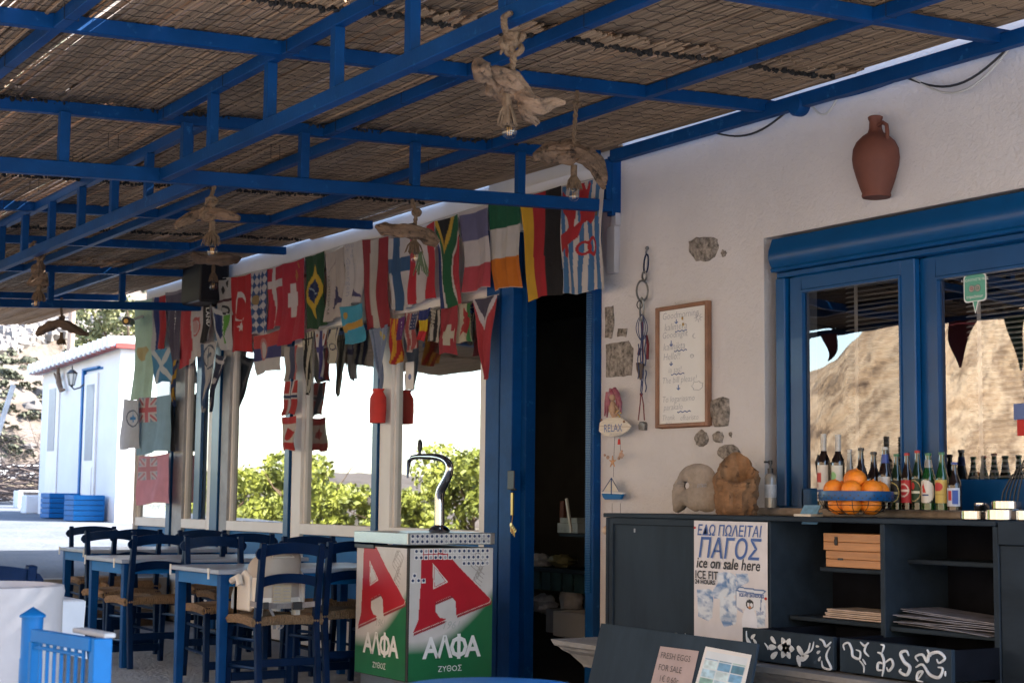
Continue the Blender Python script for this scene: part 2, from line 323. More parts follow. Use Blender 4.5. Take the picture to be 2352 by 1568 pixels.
# ================================================================== SETTING
def sst(a, b, x): t = np.clip((x-a)/(b-a), 0, 1); return t*t*(3-2*t)
_NG = RNG.random((64, 64))
def vnoise(x, y):
    x = np.asarray(x, float); y = np.asarray(y, float); xi = np.floor(x).astype(int); yi = np.floor(y).astype(int); fx = x-xi; fy = y-yi
    fx = fx*fx*(3-2*fx); fy = fy*fy*(3-2*fy); g = lambda i, j: _NG[i % 64, j % 64]
    return (g(xi, yi)*(1-fx)+g(xi+1, yi)*fx)*(1-fy)+(g(xi, yi+1)*(1-fx)+g(xi+1, yi+1)*fx)*fy
def fbm(x, y, o=5): return sum(vnoise(x*2**i+17*i, y*2**i+9*i)/2**i for i in range(o))/2
def streetz(x): return np.where(x > -21, .40+(-14.6-x)*.0625, .80+np.clip(-21-x, 0, 15)*.022)
def hz(x, y):
    x = np.asarray(x, float); y = np.asarray(y, float)
    z = np.where(x > -14.6, -.12, streetz(x)-.05); z = z+(.2-z)*sst(1.2, -1.0, y)*(x < -14.6)
    t = np.clip(-35-x, 0, None); hill = (.42*t+2.2*fbm(x*.07, y*.07)*sst(0, 12, t)+.9*(fbm(x*.4, y*.4)-.5)*sst(0, 6, t)) * sst(-9, 7, y+.25*(x+35)) + .03*t
    s = fbm(x*.13+5, y*.10)
    cl = np.interp(x, [-42, -36, -30, -26, -22, -19, -14], [0, .7, 3.2, 4.5, 6.5, 9.5, 13])*sst(-9.5, -14.5, y+2.5*s-1.2)*(.75+.5*s)+.25*np.clip(-15-y, 0, 60)*sst(-30, -12, x)+1.1*(fbm(x*.5, y*.5)-.5)*sst(-10, -12, y)*sst(-30, -24, x)
    return z+hill+cl+.05*(fbm(x*.8, y*.8)-.5)*(x < -36)
xs = np.concatenate([np.linspace(-170, -75, 60)[:-1], np.linspace(-75, 20, 240)]); ys = np.concatenate([np.linspace(-80, -24, 40)[:-1], np.linspace(-24, 40, 160)[:-1], np.linspace(40, 110, 30)])
gx, gy = np.meshgrid(xs, ys); gz = hz(gx, gy)
me = bpy.data.meshes.new('ground'); nx, ny = len(xs), len(ys)
V = np.stack([gx.ravel(), gy.ravel(), gz.ravel()], 1); I = np.arange((nx-1)*(ny-1)); A = (I//(nx-1))*nx+I % (nx-1); Fc = np.stack([A, A+1, A+nx+1, A+nx], 1)
me.from_pydata(V.tolist(), [], Fc.tolist()); me.polygons.foreach_set('use_smooth', [True]*len(me.polygons))
for k in ('earth', 'hill', 'cliff'): me.materials.append(MT[k])
cx = V[Fc].mean(1); mi = np.where(cx[:, 0] < -36, 1, np.where((cx[:, 1] < -9.5) & (cx[:, 0] > -33), 2, 0)); me.polygons.foreach_set('material_index', mi.astype(np.int32))
o = bpy.data.objects.new('ground', me); COL.objects.link(o); o['kind'] = 'structure'
b = MB(); b.box((-1000, -1000, -8), (1000, 1000, -7.9)); 
struct('far_ground', b, 'earth')
b = MB(); b.box((-14.6, -4, -.15), (8, 5.52, 0)); struct('terrace_floor', b, 'floor')
# street sheet with its raised kerb
b = MB(); X = np.linspace(-14.6, -35.5, 30)
for i in range(29):
    za, zb = float(streetz(X[i])), float(streetz(X[i+1]))
    b.add([(X[i], 1.2, za), (X[i+1], 1.2, zb), (X[i+1], 12, zb), (X[i], 12, za)], [(0, 1, 2, 3)])
struct('street', b, 'street')
b = MB(); b.box((-14.64, -4, .0), (-14.42, 5.50, .405)); struct('kerb', b, 'cement')
b = MB(); b.box((-14.42, .4, .0), (-13.95, 5.3, .12)); struct('planting_bed', b, 'soil')
# ------------------------------------------------------------------ taverna building
BLD = thing('taverna_building', 'white stuccoed taverna building with blue joinery behind the flags', 'building', (-9, 5.6, 0))
D = 5.6; XL, XR = -15.55, -1.0; WT = 3.95
WX0, WX1, WZ0, WZ1 = -6.22, -3.7, 1.10, 2.54
def wallgrid(x0, x1, z0, z1, name='wall'):
    b = MB(); b.box((x0, D, z0), (x1, D+.3, z1)); return b.build(name, 'stucco', BLD)
wallgrid(-7.66, WX0, 0, WT); wallgrid(WX0, WX1, 0, WZ0); wallgrid(WX0, WX1, WZ1, WT); wallgrid(WX1, XR, 0, WT)
b = MB(); b.box((-8.95, D, 2.95), (-7.66, D+.3, WT)); b.build('wall', 'tent', BLD)
b = MB(); b.box((XL, D+.02, 2.95), (-8.95, D+.3, WT)); b.build('wall', 'tent', BLD)
# projecting fascia board over the glazing and an awning roll above the door
b = MB(); b.box((XL, D-.05, 2.97), (-8.1, D+.02, 3.12)); b.build('fascia', 'tent', BLD)
b = MB(); pr = []
for i in range(25):
    x = -9.0+(1.45)*i/24; pr.append((x, 2.97-.10*math.sin(math.pi*i/24)))
for i in range(24):
    (xa, za), (xb, zb) = pr[i], pr[i+1]
    b.add([(xa, D-.09, za), (xb, D-.09, zb), (xb, D-.06, 3.16), (xa, D-.06, 3.16)], [(0, 1, 2, 3)])
    b.add([(xa, D-.09, za), (xb, D-.09, zb), (xb, D, zb), (xa, D, za)], [(0, 1, 2, 3)])
b.build('awning_roll', 'tent', BLD)
b = MB(); b.box((XL, D+.3, WT-.2), (XR, 11, WT)); b.build('roof', 'white', BLD)
b = MB(); b.box((XL, 10.8, 0), (XR, 11, WT-.2)); b.box((XL, D+.3, 0), (XL+.15, 10.8, WT-.2)); b.box((XR-.15, D+.3, 0), (XR, 10.8, WT-.2)); b.build('wall', 'white', BLD)
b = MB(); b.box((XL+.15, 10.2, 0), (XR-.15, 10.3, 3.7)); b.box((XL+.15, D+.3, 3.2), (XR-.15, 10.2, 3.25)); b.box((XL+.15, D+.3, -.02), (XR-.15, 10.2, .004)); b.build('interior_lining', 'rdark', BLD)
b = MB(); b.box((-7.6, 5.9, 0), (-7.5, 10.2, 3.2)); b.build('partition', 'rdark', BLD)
# glazing
def facefront(o):
    if o.data.polygons[0].normal.y > 0: o.data.flip_normals()
def Xw(px, py=1150, dd=D): return float(yp(px, py, dd)[0])
ZS, ZT = .955, 2.50
def bar(x0, x1, z0, z1, m, y0=D-.03, y1=D+.05, name='frame_post', par=BLD, bev=.003):
    b = MB(); b.box((min(x0, x1), y0, z0), (max(x0, x1), y1, z1)); return b.build(name, m, par, bevel=bev)
bar(XL, Xw(318), 0, 2.95, 'white', D-.05, name='corner_post')
bays = [(318, 392), (425, 482), (529, 663), (698, 865), (904, 1110)]
posts = [(392, 401, 'winblue'), (403, 425, 'grey'), (482, 492, 'white'), (493, 510, 'winblue'), (512, 529, 'grey'), (663, 674, 'winblue'), (677, 698, 'white'), (865, 877, 'winblue'), (879, 904, 'white'), (1110, 1128, 'white')]
for a, c, m in posts: bar(Xw(a), Xw(c), 0 if m != 'white' else .25, 2.95, m, D-.05 if m == 'winblue' else D-.035, name='frame_post')
for a, c in bays:
    x0, x1 = Xw(a), Xw(c)
    w = bar(x0, x1, ZS-.085, ZS, 'white', D-.035, D+.05, 'window')
    bar(x0, x1, ZT, ZT+.07, 'white', D-.03, D+.05, 'transom', w)
    bar(x0, x0+.03, ZS, ZT, 'white', D-.01, D+.04, 'frame', w); bar(x1-.03, x1, ZS, ZT, 'winblue', D-.01, D+.04, 'frame', w)
    b = MB(); b.add([(x0, D+.015, ZS), (x1, D+.015, ZS), (x1, D+.015, ZT), (x0, D+.015, ZT)], [(0, 1, 2, 3)]); pn = b.build('pane', 'pane', w); facefront(pn)
    bar(x0, x1, .26, ZS-.087, 'lblue', D+.0, D+.05, 'wainscot_panel'); bar(x0, x1, 0, .258, 'white', D-.01, D+.05, 'plinth')
    bar(x0, x1, ZT+.072, 2.95, 'tent', D, D+.04, 'fascia_panel')
bar(Xw(448), Xw(461), ZS, ZT, 'winblue', D-.02, D+.012, 'mullion')
# doorway: blue folding leaves, frame
DR = thing('folding_door', 'blue folding door leaf standing left of the open dark doorway', 'door', (-8.65, D, 0))
b = MB(); b.box((-8.87, D-.06, 0), (-8.70, D+.06, 2.95)); b.build('leaf', 'blue', DR, bevel=.004)
b = MB(); b.box((-8.70, D+.01, 0), (-8.645, D+.05, 2.95)); b.build('gap_strip', 'black', DR)
b = MB(); b.box((-8.643, D-.09, 0), (-8.50, D+.05, 2.95)); b.build('leaf', 'blue', DR, bevel=.004)
b = MB(); b.box((-8.498, D-.02, 0), (-8.44, D+.05, 2.95)); b.build('leaf_edge', 'beam', DR)
lk = MB(); p = yp(1167, 1124, D-.092); q = yp(1183, 1080, D-.092); lk.box((p[0], D-.10, p[2]), (q[0], D-.092, q[2])); lk.build('lock_plate', 'black', DR, bevel=.003)
p = yp(1178, 1131, D-.12); h = MB(); h.tube([(p[0], D-.095, p[2]+.02), (p[0], D-.13, p[2]+.02), (p[0]+.05, D-.13, p[2]+.02)], .007, 6); h.build('handle', 'black', DR)
kb = MB(); kb.box((p[0]-.012, D-.128, p[2]-.14), (p[0]+.012, D-.118, p[2])); kb.tube([(p[0], D-.12, p[2]-.14), (p[0]-.01, D-.12, p[2]-.19)], .003, 5)
for i in range(4): kb.lathe([(.003, 0), (.014, 0), (.014, .003), (.003, .003)], (p[0]-.015+.01*i, D-.12+.004*i, p[2]-.20-.012*i), 8, Matrix.Rotation(R(80), 4, 'X')); kb.box((p[0]-.018+.009*i, D-.125+.004*i, p[2]-.245-.01*i), (p[0]-.012+.009*i, D-.122+.004*i, p[2]-.205-.01*i))
top('key_bunch', kb, 'keys', 'bunch of brass keys hanging from the blue door lock', 'keys')
FRM = thing('door_frame', 'blue door jamb right of the open dark doorway', 'door frame', (-7.7, D, 0))
b = MB(); b.box((-7.745, D-.05, 0), (-7.665, D+.12, 2.95)); b.build('jamb', 'beam', FRM, bevel=.003)
b = MB()
for i in range(150): b.box((-7.738, D-.058, .62+i*.0145), (-7.685, D-.0505, .62+i*.0145+.008))
b.build('ribbed_seal', 'winblue', FRM, kind='stuff')
b = MB(); b.box((-8.44, D+.02, 2.62), (-7.745, D+.1, 2.95)); b.build('lintel', 'beam', FRM)
# ------------------------------------------------------------------ serving hatch window with roller box
HW = thing('hatch_window', 'large blue sliding hatch window with roller box above the counter', 'window', (-5, D, 1.1))
b = MB(); b.box((WX0+.002, D+.17, WZ0+.002), (-6.14, D+.3, WZ1)); b.build('reveal', 'grey', HW)
prof = [(.02, 0), (-.055, .0), (-.062, .012), (-.055, .024), (-.066, .04), (-.078, .07), (-.074, .11), (-.058, .15), (-.05, .172), (.02, .178)]
b = MB(); n = len(prof)
for x in (-6.125, WX1): b.v += [(x, D+dy+.02, 2.345+z) for dy, z in prof]
b.f = [(i, i+1, i+1+n, i+n) for i in range(n-1)]+[tuple(range(n)), tuple(range(2*n-1, n-1, -1))]; b.sm = True; b.build('roller_box', 'winblue', HW)
b = MB(); b.box((-6.125, D-.0, 2.315), (WX1, D+.1, 2.343)); b.build('head_rail', 'winblue', HW, bevel=.004)
b = MB(); b.box((-6.125, D-.01, 1.14), (-6.055, D+.1, 2.313)); b.build('guide_rail', 'winblue', HW, bevel=.006)
b = MB(); b.box((-6.125, D+.01, 1.10), (WX1, D+.12, 1.14)); b.build('bottom_track', 'winblue', HW)
def sash(x0, x1, yy, st, rt, br):
    s = MB(); z0, z1 = 1.142, 2.312
    s.box((x0, yy, z0), (x0+st, yy+.04, z1)); s.box((x1-st, yy, z0), (x1, yy+.04, z1)); s.box((x0+st, yy, z1-rt), (x1-st, yy+.04, z1)); s.box((x0+st, yy, z0), (x1-st, yy+.04, z0+br))
    f = s.build('sash', 'winblue', HW, bevel=.005)
    g = MB(); g.add([(x0+st, yy+.02, z0+br), (x1-st, yy+.02, z0+br), (x1-st, yy+.02, z1-rt), (x0+st, yy+.02, z1-rt)], [(0, 1, 2, 3)]); pn = g.build('pane', 'screenpane' if x0 < -6 else 'hatchpane', f); facefront(pn)
    g = MB(); k = .012; g.box((x0+st, yy-.006, z0+br), (x0+st+k, yy+.018, z1-rt)); g.box((x1-st-k, yy-.006, z0+br), (x1-st, yy+.018, z1-rt)); g.box((x0+st+k, yy-.006, z1-rt-k), (x1-st-k, yy+.018, z1-rt)); g.build('glazing_bead', 'winblue', f)
sash(-6.04, -5.19, D+.012, .085, .075, .09); sash(-5.20, WX1, D+.056, .10, .10, .13)
# venetian blind inside
for x0, x1 in ((-5.80, -5.32), (-5.02, -3.8)):
    sm = None
    for i in range(44):
        z = 2.27-i*.024
        if i == 0:
            b = MB(); b.box((x0-x1, -.011, -.001), (0, .011, .001), Matrix.Rotation(R(28), 4, 'X')); 
            o = b.build('slat', 'slat', HW); sm = o; o.data.transform(Matrix.Translation((-5, 5.6, 1.1)))
        else: o = sm.copy(); COL.objects.link(o)
        o.location = (x1+5, .18, z-1.1)
    b = MB(); b.box((x0, D+.15, 2.28), (x1, D+.21, 2.31)); b.build('blind_rail', 'slat', HW)
    for xx in (x0+.08, x1-.08): b = MB(); b.box((xx-.012, D+.163, 1.2), (xx+.012, D+.165, 2.28)); b.build('blind_tape', 'slat', HW)
b = MB(); b.box((WX0+.06, D-.13, 1.095), (WX1, D+.01, 1.132)); b.build('sill', 'stone', HW, bevel=.006)
# ------------------------------------------------------------------ pergola
ZR = lambda y, o=0: 3.18+.0555*(y-5.6)+o
PG = thing('pergola', 'blue steel pergola of beams and trusses roofed with reed mats', 'pergola', (-8, 3, 0))
BW, BH = .05, .062
def beamp(p, q, w=BW, h=BH, name='beam'): b = MB(); b.beam(p, q, w, h); b.build(name, 'beam', PG, bevel=.003)
hh = BH/2
for x, ye in ((-3.0, 5.55), (-4.57, 5.55), (-6.09, 5.55), (-7.56, 5.50), (-9.06, 5.52), (-10.52, 5.54), (-12.05, 5.54), (-13.76, 5.54), (-15.95, 5.54)):
    beamp((x, -.2, ZR(-.2, hh)), (x, ye, ZR(ye, hh)), name='rafter')
for y, xa, xb in ((4.715, -16.5, -1.8), (3.69, -7.53, -1.8), (3.88, -16.5, -7.58), (2.77, -7.53, -1.8), (3.02, -16.5, -7.58), (1.80, -16.5, -1.8), (.80, -16.5, -1.8), (-.15, -16.5, -1.8)):
    beamp((xa, y, ZR(y, hh-.003)), (xb, y, ZR(y, hh-.003)), w=.046, h=BH-.006, name='purlin')
beamp((-7.42, 5.50, ZR(5.6, -.002)), (-1.8, 5.50, ZR(5.6, -.002)), .05, .07, 'wall_plate')
TB = -.31
for x, yb in ((-7.5, 5.57), (-13.75, 5.55)):
    beamp((x, -.2, ZR(-.2, TB+hh)), (x, yb, ZR(yb, TB+hh)), w=.05, h=.07, name='bottom_chord')
for x, yl in ((-7.5, (1.65, 2.27, 2.89, 3.54, 4.21, 4.90, 5.52)), (-13.75, (1.55, 2.19, 2.82, 3.46, 4.10, 4.74, 5.38))):
    for y in yl: beamp((x, y, ZR(y, TB+.067)), (x, y, ZR(y, 0)), .045, .05, 'web_post')
for y, xa, xb, xl in ((2.77, -7.47, -1.8, (-2.4, -3.05, -3.70, -4.33, -4.97, -5.58, -6.22, -6.86)), (3.0, -13.72, -7.53, (-7.76, -8.33, -8.90, -9.5, -10.1, -10.7, -11.27, -11.9, -12.5, -13.1))):
    beamp((xa, y, ZR(y, TB+hh)), (xb, y, ZR(y, TB+hh)), .05, .062, 'bottom_chord')
    for x in xl: beamp((x, y, ZR(y, TB+.06)), (x, y, ZR(y, 0)), .045, .045, 'web_post')
beamp((-7.5, 5.572, 2.84), (-7.5, 5.572, 3.2), .055, .07, 'end_post')
for x in (-16.2, -10.6, -5.0):
    b = MB(); b.box((x-.04, -.16, -.0), (x+.04, -.08, ZR(-.1))); b.build('post', 'beam', PG, bevel=.004)
# welded straps and thin wire ties around the beams
b = MB()
for y in (1.8, 2.77, 3.69, 4.715):
    for x in np.arange(-15.6, -3, .74):
        x = x+random.uniform(-.1, .1); z = ZR(y)
        b.tube([(x, y-.027, z+.08), (x, y-.027, z-.003), (x+.004, y+.027, z-.004), (x, y+.027, z+.08)], .0016, 4, False)
b.build('wire_tie', 'wire', PG, kind='stuff')
# reed mats
reed_meshes = []
def reed_geo(L, r, n=5, seg=9, seed=0):
    rr = random.Random(seed); b = MB(); pts = []; rs = []
    bx, by = rr.uniform(-.006, .006), rr.uniform(-.006, .006); node = rr.uniform(0, .25)
    for i in range(seg+1):
        t = i/seg; pts.append((t*L, by*math.sin(math.pi*t*1.3+seed), bx*math.sin(math.pi*t*1.7+seed))); rs.append(r*(1-.22*t)*(1+rr.uniform(-.08, .08)))
    b.tube(pts, rs, n); return b
for s in range(8): reed_meshes.append(reed_geo(2.12, .0098, 6, 9, s))
rm = []
for s, b in enumerate(reed_meshes):
    me = bpy.data.meshes.new('reed'); me.from_pydata([tuple(p) for p in b.v], [], b.f); me.materials.append(MT['reed'])
    me.polygons.foreach_set('use_smooth', [True]*len(me.polygons)); rm.append(me)
def sag(x, y): return -.012*abs(math.sin((x+7.5)*math.pi/1.5))-.012*math.sin(x*2.1+y*1.7)*math.sin(y*3.1)
mats_x = [-19.55, -17.55, -15.55, -13.55, -11.55, -9.55, -7.55, -5.52, -3.5, -1.5]
for k in range(len(mats_x)-1):
    x0 = mats_x[k]; near = x0 in (-7.55, -5.52)
    names = {-5.52: 'reed mat roofing the pergola nearest the camera at top', -7.55: 'reed mat roofing the pergola just in front of the near truss', -9.55: 'reed mat roofing the pergola just behind the near truss'}
    lab = names.get(x0, 'reed mat over the pergola bay %s' % {-3.5: 'above the hatch window end', -11.55: 'above the striped driftwood lamp bay', -13.55: 'just in front of the far truss', -15.55: 'just past the far truss', -17.55: 'at the far open end', -19.55: 'beyond the far open end'}.get(x0, ''))
    mt = thing('reed_mat', lab, 'reed mat', (x0, 3, 3.1), 'reed mats roofing the pergola')
    joined = MB(); slits = [] if x0 > -5 or x0 < -14 else [(random.uniform(1.0, 3.3 if random.random() < .8 else 5.0), random.uniform(.007, .013)) for _ in range(9)]
    slit = lambda yv_: next((w_ for c_, w_ in slits if abs(yv_-c_) < w_), 0)
    y = -.22; cnt = 0; gapseed = random.random()*9
    while y < (5.515 if x0 > -9 else 5.58):
        sp = random.uniform(.0135, .0165)
        g = math.sin(y*5.3+gapseed)*math.sin(y*2.2+x0)
        if random.random() < (.008 + (.06 if g > .62 else 0)): sp += random.uniform(.004, .012)
        y += sp; y += 2*slit(y); v = random.randrange(8); dx = random.uniform(-.05, .05)+ (random.uniform(-.12, .05) if random.random() < .1 else 0)
        z = ZR(y, BH+.012)+random.uniform(-.005, .006)+.006*math.sin(y*14+x0); rot = random.gauss(0, .0022)
        if k % 2: z += .018
        yaw = rot; pitch = random.gauss(0, .002)
        if near and cnt < 300:
            o = bpy.data.objects.new('reed', rm[v]); COL.objects.link(o); o.parent = mt; o.location = (dx, y-3, z-3.1+random.uniform(0, .006)); o.rotation_euler = (random.uniform(0, 6.28), pitch, yaw); s = random.uniform(.85, 1.12); o.scale = (1, s, s); cnt += 1
        else:
            src = reed_meshes[v] if x0 > -10 else None
            b2 = src or reed_geo(2.1, .0098, 4, 4, v)
            Mx = Matrix.Translation((x0+dx, y, z)) @ Matrix.Rotation(yaw, 4, 'Z') @ Matrix.Rotation(pitch, 4, 'Y') @ Matrix.Rotation(random.uniform(0, 6.28), 4, 'X')
            joined.add([Mx @ Vector(p) for p in b2.v], b2.f); joined.sm = True
    # ragged second layer, added over the mat to block sun streaks, with few openings
    yy = -.2
    while yy < 5.4:
        yy += random.uniform(.0155, .020); yy += 2*slit(yy)
        if math.sin(yy*3.7+x0*1.3)+.6*math.sin(yy*9+x0) < -1.5: continue
        b2 = reed_geo(random.uniform(1.3, 2.0), .008, 4, 3, random.randrange(99)); Mx = Matrix.Translation((x0+random.uniform(0, .5), yy, ZR(yy, BH+.045))) @ Matrix.Rotation(random.gauss(0, .01), 4, 'Z'); joined.add([Mx @ Vector(p) for p in b2.v], b2.f)
    yy = -.2  # third dense layer, added unseen on top to shut out the sun streaks
    while yy < 5.45:
        yy += random.uniform(.015, .0185); yy += 2*slit(yy); b2 = reed_geo(2.05, .0085, 4, 2, random.randrange(99)); Mx = Matrix.Translation((x0+random.uniform(-.05, .05), yy, ZR(yy, BH+.062))) @ Matrix.Rotation(random.gauss(0, .002), 4, 'Z'); joined.add([Mx @ Vector(p) for p in b2.v], b2.f)
    if x0 > -12:
        fr = MB(); yy = -.2  # frayed ends at the mat joint, coloured dark for the shadow of the step
        while yy < 5.42:
            yy += random.uniform(.014, .024); xx_ = x0+.02*math.sin(yy*7)+random.uniform(-.012, .012)
            z_ = ZR(yy, BH-.006)+random.uniform(-.008, .006); fr.ball((xx_, yy, z_), random.uniform(.008, .014), 5, 4, (1.3, 1, 1), .5, int(yy*999))
            if random.random() < .3: fr.tube([(xx_, yy, z_), (xx_+random.uniform(-.04, .04), yy+random.uniform(-.01, .01), z_-random.uniform(.005, .02))], .0025, 3, False)
        fr.build('frayed_shadow_edge', 'wire', mt, smooth=False, kind='stuff')
    joined.build('reed_layer', 'reed', mt, smooth=True, kind='stuff')
    if x0 > -16 and x0 < -1.6:
        w = MB(); 
        for j in range(20):
            xx = x0+.05+j*.101+random.uniform(-.025, .025)
            pts = []
            yv = -.2; s = 1
            while yv < 5.42:
                pts.append((xx+s*.012+random.uniform(-.005, .005), yv, ZR(yv, BH-.001+(.018 if k % 2 else 0))+random.uniform(-.003, .003))); yv += .036; s = -s
            n0 = len(w.v)
            for i, p in enumerate(pts):
                q = .0012; w.v += [(p[0]-q, p[1], p[2]), (p[0]+q, p[1], p[2]), (p[0], p[1], p[2]-2*q)]
            for i in range(len(pts)-1):
                for a in range(3): a2 = (a+1) % 3; w.f.append((n0+i*3+a, n0+i*3+a2, n0+i*3+3+a2, n0+i*3+3+a))
        w.build('wire_mesh', 'wire', mt, kind='stuff')
# cables along the wall plate, junction box
def sagline(p, q, sagv, n=14, yo=0): p = Vector(p); q = Vector(q); return [p.lerp(q, i/n)+Vector((0, yo*math.sin(math.pi*i/n), -sagv*math.sin(math.pi*i/n))) for i in range(n+1)]
for a, c, sg, m, nm, lab in (((1850, 240), (1480, 336), .012, 'beam', 'cable', 'blue painted cable strung under the wall beam left of the junction box'),
        ((2075, 180), (1850, 236), .02, 'beam', 'cable', 'blue painted cable slung right of the junction box'),
        ((2318, 108), (2085, 180), .10, 'black', 'cable', 'black cable drooping over the wall at upper right'),
        ((2322, 108), (2095, 178), .135, 'cable', 'cable', 'white cable drooping behind the black one at upper right'),
        ((1925, 222), (1862, 240), .07, 'cable', 'cable', 'short white cable loop right of the junction box'),
        ((1815, 250), (1640, 305), .07, 'black', 'cable', 'thin black cable loop left of the junction box')):
    p = yp(*a, 5.53); q = yp(*c, 5.53); b = MB(); b.tube(sagline(p, q, sg), .006, 6); top('cable', b, m, lab, 'cable')
p = yp(1834, 243, 5.50); b = MB(); b.lathe([(0, -.035), (.05, -.035), (.055, -.02), (.055, .02), (.045, .035), (0, .035)], tuple(p), 16, Matrix.Rotation(R(90), 4, 'X')); top('junction_box', b, 'beam', 'round blue junction box where the beams meet the wall', 'junction box')
# ================================================================== OBJECTS ON AND AT THE WALL
WX, WY, WZv = Vector((1, 0, 0)), Vector((0, 1, 0)), Vector((0, 0, 1))
def wpt(px, py, d=5.6): return Vector(yp(px, py, d))
# ---- stones showing through the stucco (parts of the wall)
def stone(pxs, m='granite', seed=0, th=.018):
    rr = random.Random(seed); b = MB(); pts = []
    for i in range(len(pxs)):
        a = wpt(*pxs[i]); c = wpt(*pxs[(i+1) % len(pxs)])
        for j in range(3): t = j/3; p = a.lerp(c, t); pts.append((p.x+rr.uniform(-.0035, .0035), p.z+rr.uniform(-.0035, .0035)))
    c = Vector((sum(p[0] for p in pts)/len(pts), sum(p[1] for p in pts)/len(pts))); n = len(pts); rings = []
    for s, y in ((1.0, .004), (.97, -.006), (.86, -th*.8), (.55, -th), (.25, -th*1.05)):
        rings.append([(c.x+(p[0]-c.x)*s, D+y+(rr.uniform(-.003, .003) if s < .95 else 0), c.y+(p[1]-c.y)*s) for p in pts])
    for r_ in rings: b.v += r_
    for k in range(len(rings)-1):
        for i in range(n): b.f.append((k*n+i, k*n+(i+1) % n, (k+1)*n+(i+1) % n, (k+1)*n+i))
    b.f.append(tuple((len(rings)-1)*n+i for i in range(n))); b.sm = True
    b.build('stone', m, BLD)
def circ(cx, cy, rx, ry, n=7, seed=0):
    rr = random.Random(seed); return [(cx+rx*math.cos(2*math.pi*i/n)*rr.uniform(.85, 1.1), cy+ry*math.sin(2*math.pi*i/n)*rr.uniform(.85, 1.1)) for i in range(n)]
stone([(1583, 555), (1600, 545), (1625, 543), (1648, 548), (1652, 570), (1643, 590), (1625, 601), (1600, 600), (1583, 580)], seed=1)
stone(circ(1663, 582, 6, 9, 6, 2), seed=2, th=.008)
stone([(1391, 705), (1410, 702), (1411, 745), (1406, 778), (1391, 775)], seed=3, th=.01)
stone([(1421, 753), (1441, 755), (1439, 773), (1418, 773)], seed=4, th=.01)
stone([(1392, 791), (1420, 786), (1444, 781), (1456, 800), (1451, 862), (1425, 866), (1393, 868)], seed=5, th=.014)
stone([(1628, 920), (1660, 911), (1675, 915), (1677, 940), (1674, 979), (1642, 980), (1636, 962), (1628, 950)], seed=6)
stone(circ(1612, 1007, 18, 21, 8, 7), seed=7); stone(circ(1652, 1004, 13, 15, 7, 8), seed=8); stone(circ(1679, 997, 4, 6, 5, 9), seed=9, th=.006)
stone(circ(1674, 1038, 28, 20, 9, 10), seed=10)
# ---- terracotta jug
JX = wpt(2018, 455, 5.54); sc = .396/185.0
jp = [(0, 0), (.066, 0), (.07, .01), (.066, .02), (.078, .05), (.094, .10), (.108, .15), (.113, .19), (.108, .235), (.092, .27), (.064, .298), (.038, .315), (.031, .335), (.029, .37), (.034, .381), (.036, .392), (.030, .396), (.022, .396), (.02, .38)]
JG = thing('jug', 'terracotta jug with one handle mounted on the white wall above the window', 'jug', (JX.x, 5.525, JX.z))
b = MB(); b.lathe(jp, (JX.x, 5.525, JX.z), 28); b.build('body', 'terra', JG)
b = MB(); b.tube([(JX.x+.028, 5.515, JX.z+.343), (JX.x+.062, 5.51, JX.z+.352), (JX.x+.086, 5.51, JX.z+.335), (JX.x+.09, 5.51, JX.z+.30), (JX.x+.083, 5.515, JX.z+.262)], [.009, .010, .010, .010, .011], 10); b.build('handle', 'terra', JG)
# ---- framed whiteboard
pa, pb, pc, pd = wpt(1511, 706, 5.575), wpt(1630, 691, 5.575), wpt(1627, 979, 5.575), wpt(1506, 982, 5.575)
x0, x1, z0, z1 = (pa.x+pd.x)/2, (pb.x+pc.x)/2, (pc.z+pd.z)/2, (pa.z+pb.z)/2
WB = thing('phrase_board', 'wood framed white board of handwritten Greek phrases on the stucco wall', 'sign board', ((x0+x1)/2, 5.575, z0))
b = MB(); fw = .022
b.box((x0, 5.56, z0), (x0+fw, 5.597, z1)); b.box((x1-fw, 5.56, z0), (x1, 5.597, z1)); b.box((x0+fw, 5.562, z0), (x1-fw, 5.597, z0+fw)); b.box((x0+fw, 5.562, z1-fw), (x1-fw, 5.597, z1)); b.build('frame', 'frame', WB, bevel=.004)
b = MB(); b.box((x0+fw, 5.578, z0+fw), (x1-fw, 5.596, z1-fw)); b.build('sheet', 'paper', WB)
bw, bh = x1-x0, z1-z0
def wbtext(s, u, v, size, m='inkgrey', sh=.15):
    lettering('writing', s, size*.9, planemap((x0+u*bw, 5.578, z1-v*bh), WX, WZv, .001), m, WB, shear=sh, align='LEFT', bold=-.0007)
for s, u, v, sz, m in (('Goodmorning', .10, .105, .062, 'inkgrey'), ('kalimera', .14, .20, .066, 'inkgrey'), ('Goodnight', .10, .262, .058, 'inkgrey'), ('kalinikta', .12, .362, .066, 'inkgrey'), ('Hello!!', .12, .442, .062, 'inkgrey'), ('ia sas!', .22, .55, .055, 'inkgrey'), ('The bill please!', .10, .635, .056, 'inkgrey'), ('To logariasmo', .10, .79, .055, 'inkgrey'), ('parakalo', .13, .855, .055, 'inkgrey'), ('Thank', .10, .938, .050, 'inkgrey'), ('efharisto', .45, .945, .050, 'inkgrey'), ('you', .17, .972, .04, 'inkgrey')): wbtext(s, u, v, sz, m)
b = MB()
def bp_(u, v, y=5.5765): return (x0+u*bw, y, z1-v*bh)
for u, v, L in ((.38, .115, .035), (.28, .285, .045), (.28, .46, .03), (.42, .655, .04)):
    b.tube([bp_(u, v), bp_(u, v+L)], .0032, 4); b.tube([bp_(u-.03, v+L-.014), bp_(u, v+L), bp_(u+.03, v+L-.014)], .0028, 4)
